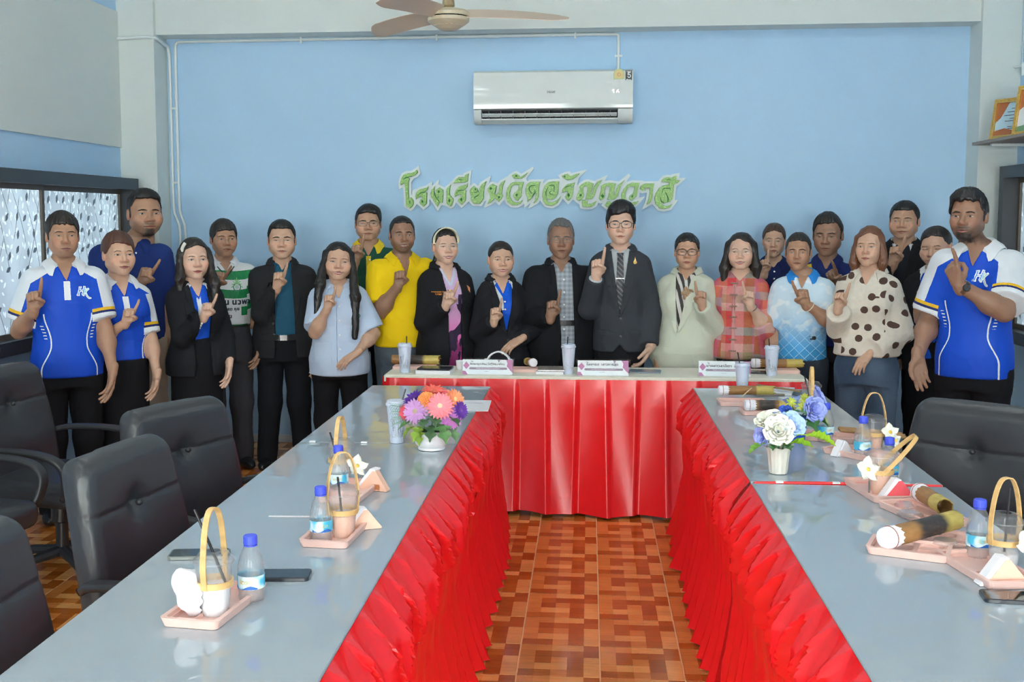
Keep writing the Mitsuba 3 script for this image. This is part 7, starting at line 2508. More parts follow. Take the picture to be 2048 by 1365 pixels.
tumbler(-.728, 4.262, 'white tumbler beside the gerbera pot on the left', 'KRUTID', 25)
cd = Thing('card_holder', 'clear white sheet lying flat behind the gerbera pot', 'card', -.545, 5.13, TZ, 2)
cd.part(None, rect_prism(.20, .30, 0, .002, .004, (0, 0), 3), 'milk_white', False)
cd.part('slot', bbox(-.06, .06, .06, .075, .002, .0023), cloth((.50, .55, .60), .3), False)
tape = Thing('tape_strip', 'strip of clear tape on the left table top', 'tape', -.83, 3.16, TZ, 3)
tape.part(None, bbox(-.085, .085, -.008, .008, 0, .0006), 'milk_white', False)
for i, (x, y) in enumerate(((-1.05, 4.236), (-.85, 4.238), (-.62, 4.238))):
    c = num('table_clip')
    put(c, bbox(x - .012, x + .012, y - .004, y + .012, TZ, TZ + .006), 'clip')
    tag(c, 'small metal clip on the joint of the left tables', 'clip', 'clips on the left joint')
for i, (x, y) in enumerate(((.62, 3.70), (.80, 3.702), (1.02, 3.705))):
    c = num('table_clip')
    put(c, bbox(x - .012, x + .012, y - .006, y + .010, TZ, TZ + .006), 'clip')
    tag(c, 'small metal clip on the red joint of the right tables', 'clip', 'clips on the right joint')
jn = put('joint_cloth', moved(tube([V(.54, 0, 0), V(.75, .002, .003), V(1.0, -.001, .002), V(1.13, 0, 0)], .006, 8), (0, 3.702, .748)), 'red_satin', 40)
tag('joint_cloth', 'strip of red cloth showing in the joint of the right tables', 'cloth')

# ---- flowers


def pet_strip(L, W, curl, n=7, m=5, cup=.3):
    u, w = np.meshgrid(np.linspace(0, 1, n), np.linspace(-1, 1, m), indexing='ij')
    wd = W * np.sin(np.clip(u * .86 + .12, 0, 1) * PI) ** .6
    X = np.stack([w * wd, u * L, curl * u ** 2 * L + cup * wd * w ** 2], -1).reshape(-1, 3)
    a = (np.arange(n - 1)[:, None] * m + np.arange(m - 1)[None]).ravel()
    return X, np.vstack([np.stack([a, a + m, a + m + 1], 1), np.stack([a, a + m + 1, a + 1], 1)])


def facing(d):
    """A turn that carries +z to the direction d."""
    z = unit(d)
    x = unit(np.cross((0, 1, 0) if abs(z[1]) < .9 else (1, 0, 0), z))
    return np.stack([x, np.cross(z, x), z], 1)


def gerbera(t, c, d, r, col, heart=(.60, .52, .25), n=22, name='gerbera'):
    R = facing(d)
    mat = cloth(col, .6, .25)
    k = t.part(name, moved(lathe([(.0005, -.004), (r * .20, -.003), (r * .26, .002), (r * .18, .005), (.0005, .004)], 18), c, R), cloth(heart, .7), True)
    i = t.n[t.key + '__' + name] - 1
    ms = []
    for lay in range(2):
        for j in range(n):
            a = (j + .5 * lay) * 2 * PI / n
            p = pet_strip(r * (.86 - .16 * lay), r * .12, -.10 + .28 * lay + .12 * math.sin(j * 2.3), 6, 3, .35)
            q = moved(p, (0, r * .16, .001 + .003 * lay))
            ms.append(moved(moved(q, (0, 0, 0), rotz(a)), c, R))
    for j, q in enumerate(ms[:n]):
        t.part('petal', q, mat, True, under=k)
    t.part('petal_ring', cat(*ms[n:]), mat, True, under=k)


def pompon(t, c, r, col, seed=0):
    mat = cloth(col, .7, .2)
    k = t.part('chrysanthemum', moved(sph_mesh(r * .55, 2), c), mat, True)
    rng = np.random.default_rng(seed)
    ms = []
    for j in range(130):
        z = 1 - 1.5 * (j + .5) / 130
        a = j * 2.39996
        s = math.sqrt(max(0, 1 - z * z))
        d = V(s * math.cos(a), s * math.sin(a), z)
        ms.append(moved(pet_strip(r * .55, r * .13, .5, 4, 3, .4), np.asarray(c) + d * r * .50, facing(np.cross(d, V(0, 0, 1) + .01)) @ rotz(rng.random())))
    p = cat(*[moved(tube([d0 * r * .5, d0 * r * .8, d0 * r], [r * .10, r * .12, r * .05], 5), c) for d0 in [V(math.sqrt(max(0, 1 - zz * zz)) * math.cos(j * 2.39996), math.sqrt(max(0, 1 - zz * zz)) * math.sin(j * 2.39996), zz) for j, zz in enumerate(1 - 1.6 * (np.arange(150) + .5) / 150)]])
    kk = t.part('floret', p, mat, True, under=k)
    tag(kk, 'dense rolled florets', kind='stuff')


def rose(t, c, d, r, col, seed=0, name='rose'):
    R = facing(d)
    mat = cloth(col, .55, .3)
    rng = np.random.default_rng(seed)
    k = None
    layers = [(3, .30, .62, 1.35), (4, .48, .72, 1.05), (5, .68, .80, .72), (6, .90, .84, .42), (6, 1.05, .80, .15)]
    for li, (cnt, rad, hgt, clo) in enumerate(layers):
        for j in range(cnt):
            a = j * 2 * PI / cnt + li * .7 + .2 * rng.random()
            u, w = np.meshgrid(np.linspace(0, 1, 8), np.linspace(-1, 1, 9), indexing='ij')
            half = PI / cnt * 1.15
            flare = rad * r * (.35 + .65 * np.sin(u * PI / 2) ** (1.0 + clo * .4))
            lip = (.10 + .10 * (li > 1)) * r * np.clip((u - .75) / .25, 0, 1) ** 2
            rr = flare * (1 - .10 * clo * u) + lip
            ph = a + w * half * np.sin(np.clip(u * .75 + .25, 0, 1) * PI / 1.25)
            zz = hgt * r * u * (1 - .10 * w ** 2) - .30 * r + .18 * r * clo * u - lip * .6 + .02 * r * np.sin(ph * 9)
            X = np.stack([rr * np.cos(ph), rr * np.sin(ph), zz], -1).reshape(-1, 3)
            q = (np.arange(7)[:, None] * 9 + np.arange(8)[None]).ravel()
            f = np.vstack([np.stack([q, q + 9, q + 10], 1), np.stack([q, q + 10, q + 1], 1)])
            m = moved((X, f), c, R)
            if k is None:
                k = t.part(name, m, mat, True)
            else:
                t.part('petal', m, mat, True, under=k)


def lobed_leaf(t, c, d, L, col, lobes=3, roll=0.0, bend=-.5, name='leaf'):
    """A leaf with lobes along its edge, bent down towards its tip."""
    u = np.linspace(0, 1, 25)
    w = L * .32 * np.sin(np.clip(u * .95 + .05, 0, 1) * PI) ** .7 * (1 + .38 * np.sin(u * PI * 2 * lobes + .5)) * (1 - .15 * u)
    s = np.linspace(-1, 1, 7)
    X = np.stack([s[None] * w[:, None], (u[:, None] + 0 * s) * L + .10 * L * np.abs(s)[None] * (1 - u[:, None]), bend * L * u[:, None] ** 2 + .12 * L * np.abs(s)[None] ** 1.5 * np.sin(u[:, None] * PI)], -1).reshape(-1, 3)
    q = (np.arange(24)[:, None] * 7 + np.arange(6)[None]).ravel()
    f = np.vstack([np.stack([q, q + 7, q + 8], 1), np.stack([q, q + 8, q + 1], 1)])
    y = unit(d)
    x = unit(np.cross(y, V(0, 0, 1)))
    z = np.cross(x, y)
    R = np.stack([x, y, z], 1) @ roty(roll)
    t.part(name, moved((X, f), c, R), cloth(col, .55, .3), True)


gp = Thing('flower_pot', 'white round pot of artificial gerberas in pink, orange and purple', 'flower pot', -.578, 4.150, TZ)
gp.part(None, lathe([(.046, 0), (.050, .001), (.050, .007), (.047, .009), (.060, .022), (.065, .040), (.067, .070), (.0675, .073), (.0645, .073), (.062, .040), (.0005, .035)], 48), 'milk_white', 40)
gp.part('foam', lathe([(.060, .05), (.060, .064), (.0005, .068)], 24), cloth((.03, .06, .025), .9), True)
GP = lambda a, b, c_: V(a, b, c_)
gerbera(gp, GP(-.052, -.055, .150), (-.25, -1, .35), .050, (.50, .26, .52), (.40, .30, .20))
gerbera(gp, GP(.040, -.060, .172), (.15, -1, .45), .052, (.82, .24, .28), (.66, .52, .34))
gerbera(gp, GP(.078, -.035, .120), (.65, -1, -.10), .046, (.58, .22, .60), (.45, .25, .45))
gerbera(gp, GP(.088, -.002, .188), (.7, -.7, .5), .042, (.86, .30, .14), (.72, .55, .25))
gerbera(gp, GP(.006, .025, .212), (.1, -.2, 1), .052, (.78, .13, .09), (.55, .12, .06))
gerbera(gp, GP(.055, .012, .198), (.3, -.3, 1), .042, (.80, .18, .20), (.6, .3, .2))
gerbera(gp, GP(-.095, -.035, .142), (-.8, -.8, .1), .032, (.74, .09, .13), (.5, .1, .1), 14)
gerbera(gp, GP(-.066, .005, .188), (-.4, -.3, .8), .048, (.075, .018, .24), (.06, .02, .12), 16)
gerbera(gp, GP(.112, -.02, .150), (.9, -.6, .3), .036, (.13, .045, .34), (.20, .10, .40), 20)
pompon(gp, GP(-.012, -.030, .182), .038, (.86, .36, .12), 3)
for i, (a, b, c_, dx, dy, dz, L, g) in enumerate(((-.025, -.045, .095, -.5, -.8, -.30, .070, 0), (-.045, -.035, .110, -.9, -.4, .10, .075, 1), (.010, -.050, .100, .0, -1, -.35, .070, 2), (.035, -.045, .105, .45, -.85, -.35, .085, 1), (.050, -.030, .100, .8, -.5, -.35, .085, 3), (-.030, -.050, .085, -.25, -.9, -.7, .060, 0), (.02, -.05, .125, .2, -.9, .2, .07, 2), (-.01, -.055, .120, -.15, -1, .15, .065, 2), (.060, -.02, .125, .7, -.6, .1, .07, 2), (-.055, -.02, .090, -.8, -.5, -.25, .065, 0), (.03, .04, .11, .4, .8, .1, .08, 2), (-.04, .04, .11, -.5, .8, .1, .08, 1))):
    lobed_leaf(gp, V(a, b, c_), (dx, dy, dz), L, [(.22, .34, .05), (.10, .22, .075), (.055, .12, .05), (.13, .25, .11)][g], 3, .2 * math.sin(i * 3))
rng = np.random.default_rng(5)
fern = []
for k in range(4):
    st = spline([V(-.05, -.02, .09), V(-.085, -.03, .115 + .012 * k), V(-.135 - .006 * k, -.045 + .02 * k, .100 + .020 * k)], 16)
    fern.append(tube(st, .0010, 4))
    for j in range(3, 16):
        for s in (-1, 1):
            d = V(-.012, .004 * s, .014 * s)
            fern.append(tube([st[j], st[j] + d * .6, st[j] + d * (1.3 - .04 * j)], .0008, 4))
gp.part('fern_sprig', cat(*fern), cloth((.12, .27, .16), .7), True, 'feathery green sprig')
for s in ((-.02, 0, .07, -.052, -.05, .148), (.02, 0, .07, .04, -.055, .17), (.03, 0, .07, .078, -.03, .118), (0, .01, .07, .006, .025, .21), (-.03, .01, .07, -.066, .005, .186)):
    gp.part('stem', tube([V(*s[:3]), V(*s[3:])], .0025, 6), cloth((.10, .20, .06), .7), True)

# white ribbed pot with roses
rp = Thing('flower_pot', 'ribbed white pot of white and pale blue roses with long green leaves', 'flower pot', .640, 3.845, TZ)
an = np.arange(96) * 2 * PI / 96
rings = []
for z_, r_, rip, wz in ((0, .028, .02, 0), (.003, .030, .03, 0), (.05, .0345, .03, 0), (.075, .0375, .04, 0), (.088, .043, .07, .10), (.093, .048, .10, .30), (.094, .0475, .10, .30), (.080, .036, .05, .05), (.060, .032, .02, 0)):
    q = r_ * (1 + rip * np.sin(an * 12) * (.5 + .5 * (z_ < .08)) + rip * .8 * np.sin(an * 5))
    rings.append(np.stack([q * np.cos(an), q * np.sin(an), z_ + .016 * wz * np.sin(an * 5)], 1))
rp.part(None, loft(rings), cloth((.66, .63, .56), .3, .5), 50)
rose(rp, V(-.008, -.035, .150), (-.05, -1, .45), .044, (.74, .74, .66), 1)
rose(rp, V(-.030, .005, .172), (-.3, -.4, .9), .042, (.74, .74, .64), 2)
rose(rp, V(.036, -.010, .165), (.35, -.8, .6), .040, (.42, .58, .84), 3)
rose(rp, V(-.056, -.020, .128), (-.9, -.7, .0), .028, (.28, .34, .72), 4)
rose(rp, V(.012, .03, .178), (.1, .4, .9), .034, (.14, .24, .66), 5)
for i, (a, b, c_, dx, dy, dz, L, col, lb, bd) in enumerate(((-.035, -.02, .112, -.95, -.35, -.35, .085, (.16, .36, .05), 5, -.15), (.020, -.035, .105, .75, -.6, .45, .085, (.22, .42, .02), 4, -.45), (.075, -.035, .138, 1.0, -.35, -.02, .105, (.30, .48, .02), 6, -.30), (.010, -.045, .105, .25, -1, .1, .050, (.05, .13, .045), 3, -.3), (-.015, -.04, .105, -.4, -.9, .05, .050, (.05, .14, .045), 3, -.3), (.03, .03, .11, .6, .6, .4, .07, (.05, .13, .05), 3, -.3))):
    lobed_leaf(rp, V(a, b, c_), (dx, dy, dz), L, col, lb, .15, bd)
rp.part('leaf_stalk', tube(spline([V(.015, -.02, .10), V(.05, -.035, .135), V(.08, -.036, .139)], 10), .0018, 6), cloth((.30, .42, .05), .6), True)
rp.part('stem', tube([V(0, 0, .06), V(-.008, -.03, .145)], .003, 6), cloth((.06, .14, .04), .7), True)
rp.part('stem', tube([V(.005, 0, .06), V(.034, -.008, .16)], .003, 6), cloth((.06, .14, .04), .7), True)

bp = Thing('flower_pot', 'blue vase of blue roses and yellow green blossoms behind the white rose pot', 'flower pot', .800, 4.40, TZ)
bp.part(None, lathe([(.024, 0), (.028, .002), (.034, .05), (.030, .085), (.036, .10), (.034, .10), (.028, .085), (.0005, .08)], 28), cloth((.012, .06, .42), .25, .5), 40)
rose(bp, V(.050, -.035, .130), (.4, -.9, .3), .042, (.34, .40, .80), 11)
rose(bp, V(.076, .015, .172), (.8, -.3, .5), .036, (.38, .44, .82), 12)
rose(bp, V(-.045, -.02, .108), (-.6, -.8, .2), .030, (.05, .12, .55), 13)
rose(bp, V(-.015, .03, .150), (-.2, .2, .9), .034, (.40, .50, .84), 14)
for i, (a, b, c_) in enumerate(((-.030, -.030, .158), (.008, -.040, .140), (.022, -.02, .155), (.03, .02, .165))):
    gerbera(bp, V(a, b, c_), (.2 * math.sin(i), -1, .6), .022, (.45, .52, .06), (.60, .62, .15), 6, 'blossom')
for i, (a, b, c_, dx, dy, dz, L, g) in enumerate(((.03, -.03, .095, .3, -1, -.1, .075, 0), (.045, -.01, .10, .9, -.5, .0, .07, 0), (-.02, -.03, .12, -.4, -.9, .3, .06, 1), (.0, -.03, .12, .1, -.9, .5, .06, 1), (.07, -.02, .10, 1, -.2, -.25, .055, 2))):
    lobed_leaf(bp, V(a, b, c_), (dx, dy, dz), L, [(.045, .14, .045), (.09, .24, .10), (.36, .44, .05)][g], 2, .2)
for s in ((0, 0, .08, -.03, -.028, .155), (0, 0, .08, .05, -.03, .125), (0, 0, .08, .076, .015, .17), (0, 0, .08, -.045, -.02, .105)):
    bp.part('stem', tube([V(*s[:3]), V(*s[3:])], .002, 6), cloth((.07, .18, .06), .7), True)

# ---- right tables
tumbler(.750, 5.60, 'white tumbler standing on the far right table before the third name card', 'KRUTID', 200, straw=(.010, 0, .030, .0), h=.150)
for i, (x, y, rot, w, l, th, mat, lab) in enumerate(((.93, 5.66, -14, .15, .21, .010, 'paper_white', 'white booklet lying under the bamboo strip on the far right table'), (1.04, 5.60, 20, .12, .18, .006, cloth((.10, .14, .16), .5), 'dark grey booklet at the corner of the far right table'), (.86, 5.62, 8, .14, .20, .008, cloth((.24, .20, .17), .5), 'brown printed booklet right beside the far right tumbler'), (.98, 5.38, 6, .16, .11, .012, 'paper_white', 'white booklet beside the pen on the far right table'))):
    b = Thing('booklet', lab, 'booklet', x, y, TZ + .0004 * i, rot)
    b.part(None, rect_prism(w, l, 0, th, .002, (0, 0), 2), mat, False)
    b.part('pages', bbox(-w / 2 + .002, w / 2 - .002, -l / 2 + .0006, l / 2 - .0006, th * .25, th * .75), 'milk_white', False)
bs = Thing('bamboo_strip', 'split bamboo strip lying across the booklets on the far right table', 'bamboo strip', .93, 5.62, TZ + .022, -28, None, roty(.06))
bs.part(None, loft([np.array([(x, .013 * math.cos(a), .008 * math.sin(a)) for a in np.linspace(0, PI, 8)] + [(x, -.010, .001), (x, .010, .001)]) for x in np.linspace(-.11, .11, 6)]), cloth((.26, .17, .09), .5), 40)
tray(.705, 5.27, 92, 'pink tray under the first bamboo tube on the far right table', .22, .13)
bamboo_tube(.745, 5.40, TZ + .046, 4, .235, .021, (2, 3), 'light brown bamboo tube with paper cap on the far right table')
pn = Thing('pen', 'blue pen beside the white booklet on the far right table', 'pen', .90, 5.30, TZ + .004, 3)
pn.part(None, tube([V(-.07, 0, 0), V(.06, 0, 0), V(.07, 0, 0)], [.004, .004, .0012], 10), cloth((.03, .16, .45), .35), True)
st = Thing('wooden_pick', 'pale wooden pick leaning on the first bamboo tube at the far right', 'pick', .735, 5.335, TZ + .045, 40, None, roty(-.5))
st.part(None, bbox(-.04, .04, -.003, .003, -.001, .001), cloth((.60, .46, .30), .6), False)
tray(.765, 5.03, 92, 'pink tray under the second bamboo tube, behind the blue roses', .20, .12)
bamboo_tube(.790, 4.985, TZ + .044, 3, .19, .022, (.15, .66), 'dark brown bamboo tube with paper cap, lying behind the white roses')
caddy(.975, 5.05, 'drink cup with upright flat bamboo handle behind the blue roses', 86, .055, 'milk_white', ((.0, .0, .03), (.006, .03, .165)), h_top=.205)
tray(.925, 4.46, 70, 'pink tray under the bottle beside the blue roses', .23)
bottle(.908, 4.405, 'water bottle beside the blue roses on the right', 5)
for i in range(5):
    k = num('bamboo_stick')
    o = V(.985, 4.50 + .012 * i, TZ + .026 + .004 * (i % 2))
    put(k, moved(tube([V(0, 0, 0), V(.10, -.055, .003), V(.215, -.125 + .006 * i, .0)], .0065, 7), o), cloth((.36 + .03 * (i % 3), .22, .10), .5), True)
    tag(k, 'split bamboo stick in the bundle behind the right bottles', 'bamboo stick', 'bundle of split bamboo sticks')
tray(.985, 4.14, 40, 'pink tray under the frosted bottle and tall handled cup, far right table')
bottle(.978, 4.115, 'frosted water bottle in front of the tall bamboo handle', 12)
caddy(1.036, 4.205, 'drink cup under the tall round bamboo handle on the far right table', 8, .058, 'peach_plastic', None, h_top=.222)
frangipani('white frangipani at the tall handled cup on the far right table', 1.085, 4.165, TZ + .085, .030, (1.1, -.3, 0), 30)
frangipani('second white frangipani tucked below the other at the tall handled cup', 1.10, 4.150, TZ + .058, .026, (1.2, -.5, 0), 70)
napkin(.925, 4.16, 40, 'tissue', 'white folded tissue against the frosted bottle', .85)
tray(.905, 3.59, 8, 'pink tray under the red folded tissue on the right table joint')
bottle(.970, 3.725, 'water bottle behind the frangipani cup on the right', 15)
caddy(.905, 3.575, 'drink cup with bamboo ring and swung down handle beside the red tissue', 90, .066, 'peach_plastic', None, h_top=.226, sag=.75)
frangipani('white frangipani flower on the cup beside the red tissue', .858, 3.535, TZ + .085, .036, (1.15, .25, 0), 10)
napkin(.945, 3.505, 8, cloth((.72, .10, .12), .5), 'red and white folded tissue on a pink tray', 1.0)
sk = Thing('coffee_stirrer', 'dark stirrer standing in the tray with the red tissue', 'stirrer', .855, 3.50, TZ + .01)
sk.part(None, tube([V(0, 0, 0), V(.002, .01, .045)], .0025, 6), cloth((.10, .09, .10), .5), True)
tray(.960, 3.310, 18, 'pink tray with egg shell lids under the short open bamboo tube')
bamboo_tube(.992, 3.335, TZ + .045, -88, .205, .024, (2, 3), 'short bamboo tube with its open end towards the camera', lean=.04)
for i, (x, y, r_) in enumerate(((.925, 3.375, .028), (.915, 3.27, .036))):
    k = num('plastic_lid')
    put(k, lathe([(r_, 0), (r_, .003), (r_ * .8, .008), (r_ * .78, .010), (.0005, .010)], 26, (x, y, TZ + .014)), 'clear_plastic', 40)
    tag(k, ('small' if i == 0 else 'larger') + ' clear plastic lid on the tray with the short bamboo tube', 'lid')
tray(.825, 2.945, 68, 'pink tray under the charred bamboo tube', .20)
tray(.955, 3.035, 62, 'pink tray half hidden behind the charred bamboo tube', .20)
bamboo_tube(.870, 3.000, TZ + .048, 37, .265, .026, (.32, .84), 'charred bamboo tube with white paper cap, nearest the camera on the right table', lean=.03)
k = num('plastic_lid')
put(k, lathe([(.034, 0), (.034, .003), (.028, .008), (.027, .010), (.0005, .010)], 26, (.925, 2.985, TZ + .015)), 'clear_plastic', 40)
tag(k, 'clear plastic lid under the end of the charred bamboo tube', 'lid')
tray(.965, 2.790, 10, 'pink tray nearest the camera on the right table')
bottle(.985, 2.915, 'water bottle behind the nearest handled cup on the right table', 0)
caddy(1.012, 2.815, 'nearest drink cup with bamboo handle on the right table', 25, .045, 'milk_white', ((.0, .0, .03), (.020, .010, .20)), h_top=.228)
napkin(.975, 2.695, 6, 'peach_plastic', 'orange and white folded tissue on the nearest right tray', 1.05)
frangipani('white frangipani at the right edge beside the nearest cup', 1.050, 2.770, TZ + .070, .034, (1.0, -.2, 0), 50)
phone(.965, 2.595, 84, 'black phone at the right edge below the orange tissue', 'phone_black')

